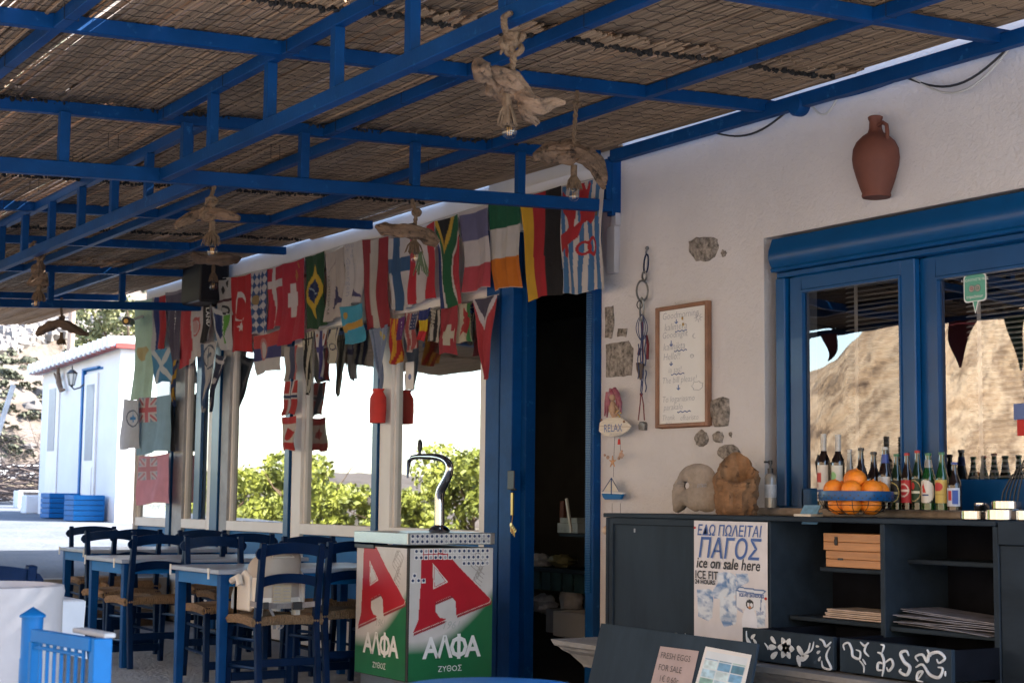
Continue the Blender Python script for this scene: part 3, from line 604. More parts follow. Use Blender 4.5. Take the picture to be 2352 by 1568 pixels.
for u, v, w in ((.36, .215, .22), (.34, .375, .24), (.28, .565, .25), (.40, .875, .25)): b.tube([bp_(u+w*i/12, v+.006*math.sin(i*1.6)) for i in range(13)], .0028, 4)
b.build('arrow_mark', 'inkblue', WB, kind='stuff')
b = MB()
for cu, cv, r_, arc in ((.80, .125, .035, 6.3), (.73, .27, .035, 3.6), (.68, .43, .03, 6.3)): b.tube([bp_(cu+r_*math.cos(a*arc/14+1.2), cv+r_*.5*math.sin(a*arc/14+1.2)) for a in range(15)], .0014, 3)
for i in range(8): a = i*.785; b.tube([bp_(.80+.05*math.cos(a), .125+.025*math.sin(a)), bp_(.80+.075*math.cos(a), .125+.037*math.sin(a))], .0014, 3)
b.tube([bp_(.78+.1*math.cos(a*.45)*(1+.15*math.sin(a*3)), .675+.035*math.sin(a*.45)*(1+.15*math.sin(a*3))) for a in range(15)], .0014, 3)
for cu, cv in ((.665, .425), (.695, .425)): b.ball(bp_(cu, cv), .002, 5, 4)
b.build('doodle', 'inkgrey', WB, kind='stuff')
b = MB(); c = bp_(.42, -.015, 5.56); b.tube([(c[0]-.03, 5.575, c[2]+.01), (c[0]-.012, 5.57, c[2]-.004), (c[0], 5.57, c[2]), (c[0]+.014, 5.57, c[2]+.002), (c[0]+.03, 5.575, c[2]+.012)], .002, 5); b.tube([(c[0]-.02, 5.57, c[2]-.01), (c[0], 5.57, c[2]), (c[0]+.02, 5.57, c[2]-.01)], .002, 5); b.build('bow', 'cable', WB)
b = MB(); b.ball(bp_(.50, .115, 5.574), .008, 8, 6, (1, .4, 1.2)); b.ball(bp_(.515, .165, 5.574), .008, 8, 6, (1, .4, 1.2)); b.build('magnet', 'keys', WB)
# ---- hanging shackle and rope gear
HG = thing('sailing_tackle', 'string of shackles, clips and thin ropes hanging on the wall left of the phrase board', 'sailing tackle', tuple(wpt(1478, 985, 5.57)))
def hp(px, py, d=5.57): return wpt(px, py, d)
b = MB(); b.ball(hp(1486, 570, 5.59), .012, 8, 6); b.tube([hp(1486, 570, 5.59), hp(1484, 582, 5.56)], .006, 6); b.build('hook', 'iron', HG)
def loop(cx, cy, rx, ry, r_, m, nm, d=5.565, n=16, tilt=0):
    b = MB(); b.tube([hp(cx+rx*math.cos(2*math.pi*i/n)+tilt*ry*math.sin(2*math.pi*i/n), cy+ry*math.sin(2*math.pi*i/n), d-.004*math.cos(i)) for i in range(n+1)], r_, 6, False); b.build(nm, m, HG)
loop(1484, 606, 5, 22, .005, 'nblue', 'carabiner', tilt=-.08); loop(1480, 634, 5, 10, .006, 'iron', 'shackle'); loop(1475, 668, 13, 24, .006, 'iron', 'carabiner'); loop(1474, 712, 4, 28, .006, 'iron', 'shackle'); loop(1469, 700, 6, 9, .003, 'wire', 'ring')
b = MB()
for s in (-1, 1):
    for w in (13, 8): b.tube([hp(1474+s*w*math.sin(math.pi*i/12)**.8, 722+62*i/12, 5.56) for i in range(13)], .0025, 5)
for dx, y0_, y1_ in ((-2, 740, 900), (2, 720, 890), (8, 770, 840), (-8, 790, 870), (0, 830, 905), (9, 850, 900)): b.tube([hp(1474+dx+1.5*math.sin(i), y0_+(y1_-y0_)*i/10, 5.56+.002*math.cos(i*2)) for i in range(11)], .0035, 5)
b.build('cord', 'print', HG)
MT['redcord'] = mat('dark_red_cord', (.13, .018, .025), .85, .2, 40)
for pts_, r_ in ((((1484, 770), (1488, 790), (1487, 825)), .009), (((1470, 800), (1467, 815)), .010), (((1476, 738), (1476, 840)), .006), (((1472, 906), (1470, 930), (1466, 965)), .0035), (((1474, 906), (1478, 930), (1480, 965)), .0035)):
    b = MB(); b.tube([hp(*q) for q in pts_], r_, 6); b.build('red_cord', 'redcord', HG)
b = MB(); b.ball(hp(1473, 905), .010, 8, 6); b.build('knot', 'redcord', HG)
b = MB(); b.tube([hp(1466, 833), hp(1467, 848), hp(1471, 872)], [.014, .013, .004], 8); b.tube([hp(1474, 835, 5.555), hp(1473, 870, 5.555)], [.016, .006], 8); b.build('float', mat('dark_brown_bead', (.05, .025, .018), .5, .3, 20), HG)
b = MB(); a = hp(1461, 967, 5.56); c = hp(1491, 985, 5.56); b.prism([(0, 0), (.052, -.004), (.056, .030), (.048, .044), (.008, .048), (-.002, .03)], (a.x, 5.575, c.z), WX, WZv, .03); b.build('weight_block', 'iron', HG, bevel=.004)
# ---- white electrical boxes by the door top
for (a, c, lab) in (((1393, 521), (1411, 626), 'tall white trunking box beside the striped lion flag'), ((1404, 490), (1414, 516), 'small white connector on the wall under the girder end')):
    p, q = wpt(*a, 5.56), wpt(*c, 5.56); b = MB(); b.box((p.x, 5.56, q.z), (q.x, 5.60, p.z)); top('wall_box', b, mat('grey_trunking', (.40, .39, .42), .6, .05, 5), lab, 'electrical box', bevel=.003)
# ---- RELAX plaque, mermaid, driftwood string
def woodplane(px, py, d=5.53): return wpt(px, py, d)
RX = thing('relax_sign', 'cream fish shaped wooden plaque reading RELAX on the door jamb', 'sign', tuple(wpt(1410, 1003, 5.53)))
poly = [(1375, 990), (1377, 970), (1388, 962), (1405, 958), (1425, 959), (1438, 967), (1449, 979), (1440, 990), (1425, 999), (1405, 1003), (1388, 1001)]
P0 = wpt(1410, 980, 5.53); b = MB(); b.prism([((wpt(*p, 5.53)-P0).x, (wpt(*p, 5.53)-P0).z) for p in poly], P0, WX, WZv, .012); b.build('plaque', mat('cream_board', (.62, .55, .46), .7, .12, 12, .1, 60, stretch=(1, 1, 10)), RX, bevel=.002)
p = wpt(1409, 991, 5.53); lettering('letters', 'RELAX', .064, planemap((p.x-.004, 5.53, p.z), WX, WZv), 'inkblue', RX, sx=.95)
p = wpt(1414, 1000, 5.53); lettering('letters', 'LIFE IS GOOD', .020, planemap((p.x, 5.53, p.z), WX, WZv), 'inkgrey', RX)
b = MB(); b.tube([wpt(1374, 978, 5.527), wpt(1449, 980, 5.527)], .0008, 4); 
for q in ((1381, 964), (1433, 968)): b.ball(wpt(*q, 5.525), .007, 8, 6)
b.build('nail', 'frame', RX)
# mermaid ornament (figurine): one body mesh with hair
MD = thing('mermaid_ornament', 'painted mermaid figurine with long pink hair hung above the relax plaque', 'ornament', tuple(wpt(1408, 957, 5.54)))
b = MB(); hd = wpt(1407, 912, 5.53); b.ball(hd, .021, 12, 10, (1, .9, 1.15)); b.tube([wpt(1407, 922, 5.535), wpt(1408, 935, 5.535), wpt(1410, 948, 5.535), wpt(1412, 958, 5.54)], [.012, .026, .024, .016], 10); b.tube([wpt(1402, 932, 5.525), wpt(1400, 945, 5.515), wpt(1412, 950, 5.51)], [.007, .006, .005], 6); b.tube([wpt(1415, 932, 5.525), wpt(1422, 944, 5.515), wpt(1414, 950, 5.51)], [.007, .006, .005], 6)
b.build('body', mat('painted_skin', (.42, .26, .17), .6, .15, 20), MD)
b = MB(); b.ball(wpt(1407, 906, 5.536), .030, 12, 10, (1.0, .8, 1.2))
for i, (a, c, e) in enumerate((((1396, 900), (1392, 925), (1389, 955)), ((1400, 900), (1396, 930), (1394, 958)), ((1404, 892), (1399, 915), (1400, 945)), ((1415, 897), (1421, 915), (1420, 940)), ((1418, 902), (1425, 925), (1427, 950)), ((1411, 892), (1416, 905), (1416, 930)))):
    b.tube([wpt(*a, 5.53), wpt(*c, 5.525), wpt(*e, 5.53)], [.013, .011, .004], 7)
b.build('hair', mat('dusky_pink_paint', (.25, .06, .09), .4, .4, 25), MD)
b = MB()
for q in ((1415, 948), (1420, 952), (1425, 948), (1418, 944), (1423, 956)): b.ball(wpt(*q, 5.515), .007, 7, 5)
b.build('shell_trim', 'keys', MD)
SG = thing('beach_garland', 'string of shells, starfish and a blue wooden sailboat hanging by the door', 'garland', tuple(wpt(1405, 1158, 5.53)))
b = MB(); b.tube([wpt(1412, 1003, 5.53), wpt(1410, 1050, 5.53), wpt(1409, 1095, 5.53)], .0013, 4); b.tube([wpt(1424, 1003, 5.53), wpt(1425, 1035, 5.53)], .0013, 4); b.tube([wpt(1406, 1155, 5.53), wpt(1406, 1178, 5.53)], .0013, 4); b.tube([wpt(1425, 1155, 5.53), wpt(1425, 1178, 5.53)], .0013, 4); b.build('string', 'wire', SG)
b = MB(); p = wpt(1421, 1014, 5.53); b.prism([(-.012, -.016), (.012, -.016), (.008, .016), (-.006, .016)], p, WX, WZv, .006); b.build('red_tag', 'redcloth', SG)
def star(c, r1, r2, m, nm, par, n=5, th=.006, rot=0):
    b = MB(); b.prism([((r1 if i % 2 == 0 else r2)*math.cos(math.pi*i/n+rot), (r1 if i % 2 == 0 else r2)*math.sin(math.pi*i/n+rot)) for i in range(2*n)], c, WX, WZv, th); return b.build(nm, m, par)
star(wpt(1406, 1060, 5.525), .036, .010, 'wood', 'starfish', SG, rot=.3)
b = MB()
for q, rr_ in (((1427, 1045), .019), ((1396, 1050), .012), ((1389, 1045), .009), ((1421, 1052), .010), ((1428, 1036), .009)): b.ball(wpt(*q, 5.53), rr_, 9, 7, (1, .7, .9), .35, int(q[0]))
b.build('shell', mat('pinkish_shell', (.45, .28, .20), .6, .35, 30), SG)
bo = wpt(1405, 1135, 5.53); k = .0021
b = MB(); b.prism([(-36*k*1.35, 3*k), (36*k*1.35, 1*k), (30*k*1.3, -13*k), (-24*k*1.35, -14*k), (-31*k*1.35, -9*k)], bo, WX, WZv, .018); b.build('boat_hull', 'lblue', SG, bevel=.002)
b = MB(); b.prism([(-36*k*1.35, 6*k), (36*k*1.35, 5*k), (36*k*1.35, 1.2*k), (-36*k*1.35, 3.2*k)], bo+Vector((0, -.001, 0)), WX, WZv, .02); b.build('boat_rail', 'white', SG)
b = MB(); b.prism([(-2*k, 44*k), (-30*k*1.3, 9*k), (-2*k, 9*k)], bo, WX, WZv, .004); b.prism([(2*k, 44*k), (2*k, 9*k), (26*k*1.3, 9*k)], bo, WX, WZv, .004); b.build('sail', mat('cream_sail', (.6, .55, .48), .8, .1, 10), SG)
b = MB(); b.tube([bo+Vector((0, -.003, 0)), bo+Vector((0, -.003, 46*k))], .003, 5); b.tube([bo+Vector((-.001, -.003, 45*k)), bo+Vector((-31*k*1.3, -.003, 8*k))], .002, 5); b.tube([bo+Vector((.001, -.003, 45*k)), bo+Vector((28*k*1.3, -.003, 8*k))], .002, 5); b.build('mast', 'beam', SG)
b = MB(); p = wpt(1372, 1221, 5.05); b.ball((-7.0, 5.16, 1.0), .026, 14, 10); b.tube([(-6.98, 5.16, 1.0), (-6.93, 5.16, 1.0)], .012, 8); KN = b
# ================================================================== COUNTER CABINET
CY = 5.1
CB = thing('counter_cabinet', 'dark blue painted counter cabinet with open shelves under the hatch window', 'cabinet', (-5.3, 5.3, 0))
def cbox(a, c, m='cab', nm='panel', bev=.003): b = MB(); b.box(a, c); return b.build(nm, m, CB, bevel=bev)
cbox((-6.94, CY-.01, 1.072), (-4.30, 5.56, 1.094), nm='top'); cbox((-4.28, CY-.02, 1.0), (-3.2, 5.56, 1.094), nm='top')
cbox((-6.93, CY, .10), (-6.905, 5.56, 1.071)); cbox((-5.66, CY+.002, .10), (-5.632, 5.56, 1.071), nm='divider'); cbox((-4.94, CY+.004, .42), (-4.912, 5.5, 1.071), nm='divider'); cbox((-4.315, CY-.012, .10), (-4.285, 5.56, 1.071), nm='divider')
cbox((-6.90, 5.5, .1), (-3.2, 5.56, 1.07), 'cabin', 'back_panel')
cbox((-4.283, CY-.005, .10), (-3.2, CY+.02, .998), nm='side_panel')
dr = cbox((-6.90, CY+.012, .14), (-5.665, CY+.03, 1.068), 'board', 'door_panel')
b = MB(); b.box((-6.90, CY, .14), (-6.865, CY+.012, 1.068)); b.box((-5.70, CY, .14), (-5.665, CY+.012, 1.068)); b.box((-6.865, CY, 1.035), (-5.70, CY+.012, 1.068)); b.build('door_frame', 'cab', CB, bevel=.003)
b = MB(); b.v = KN.v; b.f = KN.f; b.sm = True; b.build('knob', mat('cream_knob', (.62, .48, .36), .4, .1, 10), CB)
cbox((-5.61, CY+.10, .615), (-4.945, 5.5, .635), nm='shelf'); cbox((-4.91, CY+.03, .615), (-4.32, 5.5, .635), nm='shelf')
cbox((-5.45, CY+.14, .845), (-4.945, 5.5, .865), nm='shelf'); cbox((-4.91, CY+.14, .90), (-4.32, 5.5, .92), nm='shelf')
b = MB()
for px, py, w, h in ((1452, 1213, .012, .02), (1546, 1452, .02, .028), (1569, 1453, .006, .05), (1595, 1470, .006, .06)): q = wpt(px, py, CY); b.box((q.x, CY+.0105, q.z-h), (q.x+w, CY+.0118, q.z))
b.build('chip_mark', 'inkgrey', CB, kind='stuff')
# open drawers with brushed ornaments
def drawer(x0, x1, lab, orn):
    d = thing('drawer', lab, 'drawer', ((x0+x1)/2, 4.8, .462)); z0_, z1_ = .465, .602
    b = MB(); b.box((x0, 4.79, z0_), (x1, 4.812, z1_)); b.build('front', 'board', d, bevel=.002)
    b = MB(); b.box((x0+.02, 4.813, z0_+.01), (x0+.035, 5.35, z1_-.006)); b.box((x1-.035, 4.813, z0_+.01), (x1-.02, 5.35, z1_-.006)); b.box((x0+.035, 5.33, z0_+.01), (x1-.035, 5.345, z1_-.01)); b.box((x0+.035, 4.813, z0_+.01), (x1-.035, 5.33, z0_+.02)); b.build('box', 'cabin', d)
    w, h = x1-x0, z1_-z0_; f = lambda u, v: Vector((x0+u*w, 4.7885, z1_-v*h))
    b = MB()
    for st in orn:
        if st[0] == 's':
            pts = st[2]; n = len(pts)
            P = []
            for i in range(n-1):
                p0 = pts[max(i-1, 0)]; p1 = pts[i]; p2 = pts[i+1]; p3 = pts[min(i+2, n-1)]
                for k_ in range(5):
                    t = k_/5; P.append(tuple(.5*((2*p1[j])+(-p0[j]+p2[j])*t+(2*p0[j]-5*p1[j]+4*p2[j]-p3[j])*t*t+(-p0[j]+3*p1[j]-3*p2[j]+p3[j])*t**3) for j in (0, 1)))
            P.append(pts[-1]); m_ = len(P)
            b.tube([f(*q) for q in P], [st[1]*(.35+.65*math.sin(math.pi*min(1, (i+.6)/m_))) for i in range(m_)], 6)
        else:
            _, u, v, rx, ry, a = st; pts = []
            for i in range(12):
                t = 2*math.pi*i/12; lx = rx*math.cos(t); ly = ry*math.sin(t)*(1-.35*math.cos(t)); c_ = f(u, v)
                pts.append((lx*math.cos(a)-ly*math.sin(a), lx*math.sin(a)+ly*math.cos(a)))
            b.prism(pts, f(u, v)+Vector((0, -.0012, 0)), WX, WZv, .001)
    b.build('brushed_ornament', 'chalk', d, kind='stuff'); return d
O1 = [('o', .50+.05*math.cos(a), .5+.19*math.sin(a), .024, .016, -a) for a in np.arange(0, 6.2, 1.05)]+[('o', .5, .5, .02, .02, 0)]
O1 += [('o', .36, .30, .022, .010, -.7), ('o', .35, .52, .026, .012, .1), ('o', .37, .76, .026, .012, .6), ('s', .004, [(.26, .42), (.29, .52), (.30, .62)]), ('o', .66, .55, .03, .013, -.8), ('o', .70, .72, .03, .013, .4), ('o', .64, .85, .026, .012, -1.3), ('s', .005, [(.68, .66), (.74, .5), (.76, .25)]), ('s', .004, [(.72, .6), (.78, .45), (.80, .2)])]
O1 += [('s', .005, [(.05, .10), (.06, .4), (.10, .5), (.06, .3)]), ('o', .13, .25, .018, .008, .6), ('s', .005, [(.05, .65), (.08, .62), (.08, .8), (.14, .9), (.17, .75)]), ('o', .15, .4, .016, .007, 2.4), ('s', .006, [(.98, .15), (.93, .3), (.90, .15), (.86, .1)]), ('s', .006, [(.97, .3), (.93, .6), (.98, .95), (.90, .95), (.88, .75)]), ('o', .85, .5, .012, .006, .5), ('o', .86, .7, .012, .006, 1), ('o', .84, .33, .01, .005, 0)]
drawer(-5.475, -4.905, 'left pulled out drawer with painted white flower, resting over the stone bench', O1)
O2 = [('s', .006, [(.05, .35), (.04, .2), (.09, .12), (.12, .3), (.13, .5), (.19, .55), (.2, .35), (.16, .3)]), ('s', .005, [(.2, .05), (.24, .15), (.28, .05)]), ('s', .005, [(.27, .05), (.24, .3), (.28, .45)]), ('s', .004, [(.19, .6), (.23, .75), (.23, .95)]), ('s', .004, [(.22, .55), (.25, .7)]),
      ('s', .0065, [(.40, .98), (.42, .6), (.40, .35), (.36, .3)]), ('s', .006, [(.42, .62), (.37, .6), (.36, .8), (.40, .8)]), ('s', .006, [(.42, .6), (.48, .45), (.50, .62), (.46, .8), (.44, .7)]), ('s', .005, [(.40, .3), (.42, .1), (.39, .06)]),
      ('s', .008, [(.64, .3), (.62, .17), (.57, .25), (.60, .48), (.65, .62), (.62, .85), (.56, .78), (.57, .7)]),
      ('s', .007, [(.72, .42), (.70, .3), (.76, .22), (.80, .4), (.82, .2), (.90, .1), (.95, .25), (.90, .4), (.88, .3)]), ('s', .007, [(.70, .6), (.76, .5), (.82, .75), (.90, .8), (.93, .55), (.89, .52)]), ('s', .006, [(.72, .92), (.76, .7), (.72, .75), (.71, .95), (.76, .98)]), ('s', .004, [(.95, .6), (.95, .75)]), ('s', .005, [(.80, .06), (.83, .25)])]
drawer(-4.868, -4.27, 'right pulled out drawer with painted white S and scrolls', O2)
# shelf contents
def planked_box(x0, x1, y0, y1, z0, h, lab, face='latch'):
    t = thing('wooden_box', lab, 'box', ((x0+x1)/2, (y0+y1)/2, z0)); b = MB(); b.box((x0, y0, z0), (x1, y1, z0+h*.48)); b.build('base', 'wood', t, bevel=.002)
    b = MB(); b.box((x0, y0, z0+h*.5), (x1, y1, z0+h)); b.build('lid', 'wood', t, bevel=.002)
    for u in ((.18, .92) if face == 'latch' else (.2, .95)):
        b = MB(); xx = x0+u*(x1-x0)
        if face == 'latch': b.box((xx-.012, y0-.004, z0+h*.3), (xx+.006, y0-.0005, z0+h*.8)); b.tube([(xx-.003+.009*math.cos(a), y0-.005, z0+h*.5+.016*math.sin(a)) for a in np.linspace(0, 6.28, 10)], .0018, 4)
        else: b.box((xx-.016, y0-.003, z0+h*.44), (xx+.016, y0-.0005, z0+h*.56))
        b.build('latch' if face == 'latch' else 'hinge', 'black', t)
planked_box(-5.43, -4.95, CY+.16, 5.45, .867, .074, 'lower varnished pine box on the cabinet shelf, hinge side out', 'hinge')
planked_box(-5.44, -4.95, CY+.155, 5.45, .943, .078, 'upper varnished pine box with two latches in the cabinet', 'latch')
b = MB()
for i in range(5): b.box((-5.43+.006*i, CY+.14+.01*(i % 2), .637+i*.0085), (-4.96-.01*(i % 3), 5.44, .643+i*.0085))
top('book_stack', b, mat('aged_paper', (.50, .40, .34), .85, .25, 9, .2, 60), 'stack of yellowed booklets on the lower left shelf', 'booklets')
b = MB(); rr = random.Random(3)
for i in range(9):
    Mx = Matrix.Translation((-4.62+rr.uniform(-.02, .03), 5.27+rr.uniform(-.02, .02), .638+i*.007)) @ Matrix.Rotation(rr.uniform(-.12, .12), 4, 'Z') @ Matrix.Rotation(rr.uniform(-.02, .06), 4, 'Y'); b.box((-.26, -.12, 0), (.27, .12, .003), Mx)
top('newspaper_pile', b, mat('grey_newsprint', (.20, .20, .24), .85, .4, 14, .2, 50), 'untidy pile of grey papers on the lower right shelf', 'papers')
# ---- poster with lettering and ice drawing
def inpoly(U, Vv, poly):
    inside = np.zeros(len(U), bool); n = len(poly); j = n-1
    for i in range(n):
        xi, yi = poly[i]; xj, yj = poly[j]; c_ = ((yi > Vv) != (yj > Vv)) & (U < (xj-xi)*(Vv-yi)/(yj-yi+1e-12)+xi); inside ^= c_; j = i
    return inside
def fill(C, mask, col): C[mask] = col
PO = thing('ice_poster', 'white ice on sale poster with blue Greek lettering and penguin', 'poster', (-5.93, 5.10, .58))
px0, px1, pz0, pz1 = float(yp(1595, 1193, CY)[0]), float(yp(1764, 1193, CY)[0]), .50, float(yp(1600, 1192, CY)[2])-.006
def pcol(U, V):
    C = np.zeros((len(U), 3)); C[:] = lin('d6d2d6'); ice = np.zeros(len(U), bool)
    nz = fbm(U*14+3*fbm(U*5, V*7), V*22+2, 4)
    for poly in ([(.04, .60), (.22, .585), (.27, .61), (.26, .82), (.20, .86), (.06, .83)], [(.32, .44), (.50, .43), (.58, .46), (.60, .60), (.50, .66), (.34, .62)], [(.36, .66), (.55, .63), (.60, .70), (.58, .86), (.42, .90), (.36, .82)], [(.26, .60), (.36, .50), (.46, .58), (.40, .66), (.28, .66)], [(.58, .44), (.74, .43), (.76, .50), (.60, .56)], [(.84, .68), (.97, .66), (.96, .86), (.86, .87)]): ice |= inpoly(U, V, poly)
    k = np.clip((nz-.38)*3.2, 0, 1)[:, None]; C = np.where(ice[:, None], np.array(lin('d5deea'))*(1-k)+np.array(lin('5f83b4'))*k, C)
    k2 = (np.clip(np.sin(V*3.14), 0, 1)*np.clip((V-.84)/.1, 0, 1)*.5)[:, None]; C = C*(1-k2)+np.array(lin('90a8cc'))*k2
    box = inpoly(U, V, [(.58, .58), (.62, .55), (.96, .565), (.95, .74), (.58, .72)]); C[box] = lin('d8dce6')
    for a, c_ in (((.58, .58), (.92, .60)), ((.92, .60), (.90, .75)), ((.62, .55), (.96, .565)), ((.58, .58), (.58, .72)), ((.92, .60), (.97, .57)), ((.58, .58), (.62, .55))):
        a = np.array(a); c_ = np.array(c_); d = c_-a; t = np.clip(((U-a[0])*d[0]+(V-a[1])*d[1])/(d@d), 0, 1); ds = np.hypot(U-a[0]-t*d[0], V-a[1]-t*d[1]); C[ds < .006] = lin('5570a0')
    pen = ((U-.76)/.10)**2+((V-.84)/.13)**2 < 1; C[pen] = lin('dde1ee'); hd = ((U-.765)/.052)**2+((V-.685)/.040)**2 < 1; C[hd] = lin('15151c')
    for du in (-.02, .022): C[((U-.765-du)/.016)**2+((V-.69)/.018)**2 < 1] = lin('e0e0e6')
    fl = inpoly(U, V, [(.66, .735), (.60, .715), (.60, .74), (.68, .765)]) | inpoly(U, V, [(.85, .75), (.95, .73), (.94, .76), (.85, .775)]); C[fl] = lin('9aa6c4'); C[((U-.765)/.02)**2+((V-.712)/.008)**2 < 1] = lin('c07840')
    return C
grid('sheet', 110, 170, lambda u, v: np.stack([px0+u*(px1-px0), CY-.0025+.002*np.sin(u*5)*np.sin(v*4), pz1-v*(pz1-pz0)], 1), pcol, 'printed', PO)
pw, ph = px1-px0, pz1-pz0
def potext(s, u, v, size, m, sx=1, sh=.2, al='LEFT', bold=.001): lettering('lettering', s, size, planemap((px0+u*pw, CY-.0045, pz1-v*ph), WX, WZv, .001), m, PO, shear=sh, align=al, sx=sx, bold=bold)
MT['posterblue'] = mat('poster_blue', lin('3c5c9c'), .6, .12, 6)
MT['posterpale'] = mat('poster_pale_blue', lin('93a8cc'), .6, .1, 6)
potext('ΕΔΩ ΠΩΛΕΙΤΑΙ', .045, .125, .073, 'posterblue', .93, bold=.0008); potext('ΠΑΓΟΣ', .055, .315, .136, 'posterpale', .98, bold=.0025)
lettering('lettering', 'ΠΑΓΟΣ', .136, planemap((px0+.055*pw, CY-.006, pz1-.315*ph), WX, WZv, .001), 'posterblue', PO, shear=.2, align='LEFT', sx=.98, bold=.0005)
potext('ice on sale here', .035, .405, .0735, 'inkblack', 1.0, bold=.0012); potext('ICE FIT', .02, .500, .056, 'inkblack', 1.02, 0, bold=.0008); potext('24 HOURS', .02, .545, .030, 'inkblack', 1.1, 0); potext('ICE FIT 24 HOURS', .63, .625, .022, 'inkblue', 1, 0)
b = MB(); b.ball((px0+.01, CY-.006, pz1-.035), .006, 8, 6); b.ball((px1-.012, CY-.006, pz1-.355), .007, 8, 6); b.build('pin', 'redcloth', PO)
# ---- stone bench, leaning blackboard
BN = thing('stone_bench', 'moulded grey stone bench on pebble dash base in front of the cabinet', 'bench', (-5.5, 4.85, 0))
prof = [(4.50, .475), (4.50, .452), (4.52, .445), (4.53, .43), (4.565, .41), (4.575, .395), (4.60, .36), (4.60, .35), (5.095, .35), (5.095, .475)]
b = MB(); bx0, bx1 = -6.56, -5.72
for x, s in ((bx0, 0), (bx1, 0)): b.v += [(x+(max(0, .10-(.475-z)*0)-.10 if s else 0)+(0 if s else (4.60-min(4.60, y))*0+((.475-z)*1.1 if x == bx0 else 0)), y, z) for y, z in prof]
n = len(prof); b.f = [(i, (i+1) % n, (i+1) % n+n, i+n) for i in range(n)]+[tuple(range(n)), tuple(range(2*n-1, n-1, -1))]; b.build('slab', 'cement', BN, bevel=.003)
b = MB(); b.v = [(x, min(y+.19, 5.095), z-.02) for x in (-5.70, -3.2) for y, z in prof]; b.f = [(i, (i+1) % n, (i+1) % n+n, i+n) for i in range(n)]+[tuple(range(n)), tuple(range(2*n-1, n-1, -1))]; b.build('slab', 'cement', BN)
b = MB(); b.lathe([(.12, 0), (.15, .05), (.155, .18), (.17, .30), (.16, .349)], (-6.22, 4.82, 0), 20); b.build('column', 'pebble', BN)
b = MB(); b.box((-5.9, 4.82, 0), (-3.3, 5.05, .329)); b.build('base', 'pebble', BN)
LB = thing('leaning_blackboard', 'dark chalkboard panel leaning against the cabinet with paper notices', 'chalkboard', (-5.9, 4.45, 0))
A1 = wpt(1380, 1430, 4.47); A2 = wpt(1740, 1477, 4.47); slp = .24
nx_ = Vector((A2.x-A1.x, 0, A2.z-A1.z)).normalized(); dn = Vector((0, -slp, -1)).normalized()
def lp(a, c, off=0): return A1+nx_*a+dn*c+Vector((0, -1, .24)).normalized()*off
Lw_ = (A2-A1).length; b = MB(); b.v = [tuple(lp(a, c, o_)) for o_ in (0, -.015) for a, c in ((0, 0), (Lw_, 0), (Lw_, .58), (-.02, .58))]; b.f = [(0, 1, 2, 3), (7, 6, 5, 4), (0, 4, 5, 1), (1, 5, 6, 2), (2, 6, 7, 3), (3, 7, 4, 0)]; b.build('panel', 'board', LB, bevel=.002)
kpx = Lw_/360
def lpx(px, py, off): # notice corner on the board
    a = (px-1380)*kpx; return lp(a, (py-1430-(px-1380)*.130)/ (FPX/ (A1-Vector(EYE)).dot(Vector(FW)))*1.0, off)
def notice(nm, lab, cs, m, cat):
    t = thing(nm, lab, cat, tuple(lpx(*cs[3], .003))); b = MB(); b.v = [tuple(lpx(*c_, .0035)) for c_ in cs]+[tuple(lpx(*c_, .002)) for c_ in cs]; b.f = [(0, 1, 2, 3), (7, 6, 5, 4), (0, 4, 5, 1), (1, 5, 6, 2), (2, 6, 7, 3), (3, 7, 4, 0)]; b.build('sheet', m, t); return t
cs = [(1536, 1483), (1624, 1494), (1618, 1568), (1528, 1560)]
MT['pencil'] = mat('pencil_mark', (.10, .085, .085), .7, .1, 20)
EG = notice('egg_notice', 'pinkish card reading fresh eggs for sale on the leaning blackboard', [(1536, 1483), (1623, 1493), (1619, 1582), (1530, 1566)], mat('pinkish_card', (.42, .33, .32), .8, .08, 8), 'notice')
for s, px, py, sz in (('FRESH EGGS', 1541, 1508, .038), ('FOR SALE', 1541, 1534, .038), ('1€ 0.60c', 1547, 1558, .038)):
    o_ = lpx(px, py, .0045); lettering('writing', s, sz, planemap(o_, nx_, -dn, .0008), 'pencil', EG, align='LEFT', bold=.0)
IN = notice('info_sheet', 'pale blue printed map sheet beside the egg card on the blackboard', [(1636, 1483), (1733, 1500), (1728, 1600), (1626, 1582)], 'paper', 'notice')
qa, qb, qc = lpx(1641, 1492, .0045), lpx(1728, 1507, .0045), lpx(1632, 1582, .0045)
def icol(U, V):
    C = np.zeros((len(U), 3)); C[:] = lin('d5dde4'); cell = ((U*3).astype(int)*7+(V*5).astype(int)*13) % 5; nz = fbm(U*12, V*14, 3)
    g = ((U*3) % 1 > .07) & ((V*5) % 1 > .08) & (V > .16)
    pal = np.array([lin('6d9fc4'), lin('aacbdc'), lin('4d7d94'), lin('c6dce2'), lin('86b0a8')]); C[g] = (pal[cell]*(.6+.9*nz[:, None]))[g]; return C
grid('print', 40, 50, lambda u, v: np.stack([qa[i]+(qb[i]-qa[i])*u+(qc[i]-qa[i])*v for i in range(3)], 1), icol, 'printed', IN)
# ---- things on the counter top
CT = 1.095
b = MB(); rr = random.Random(5)
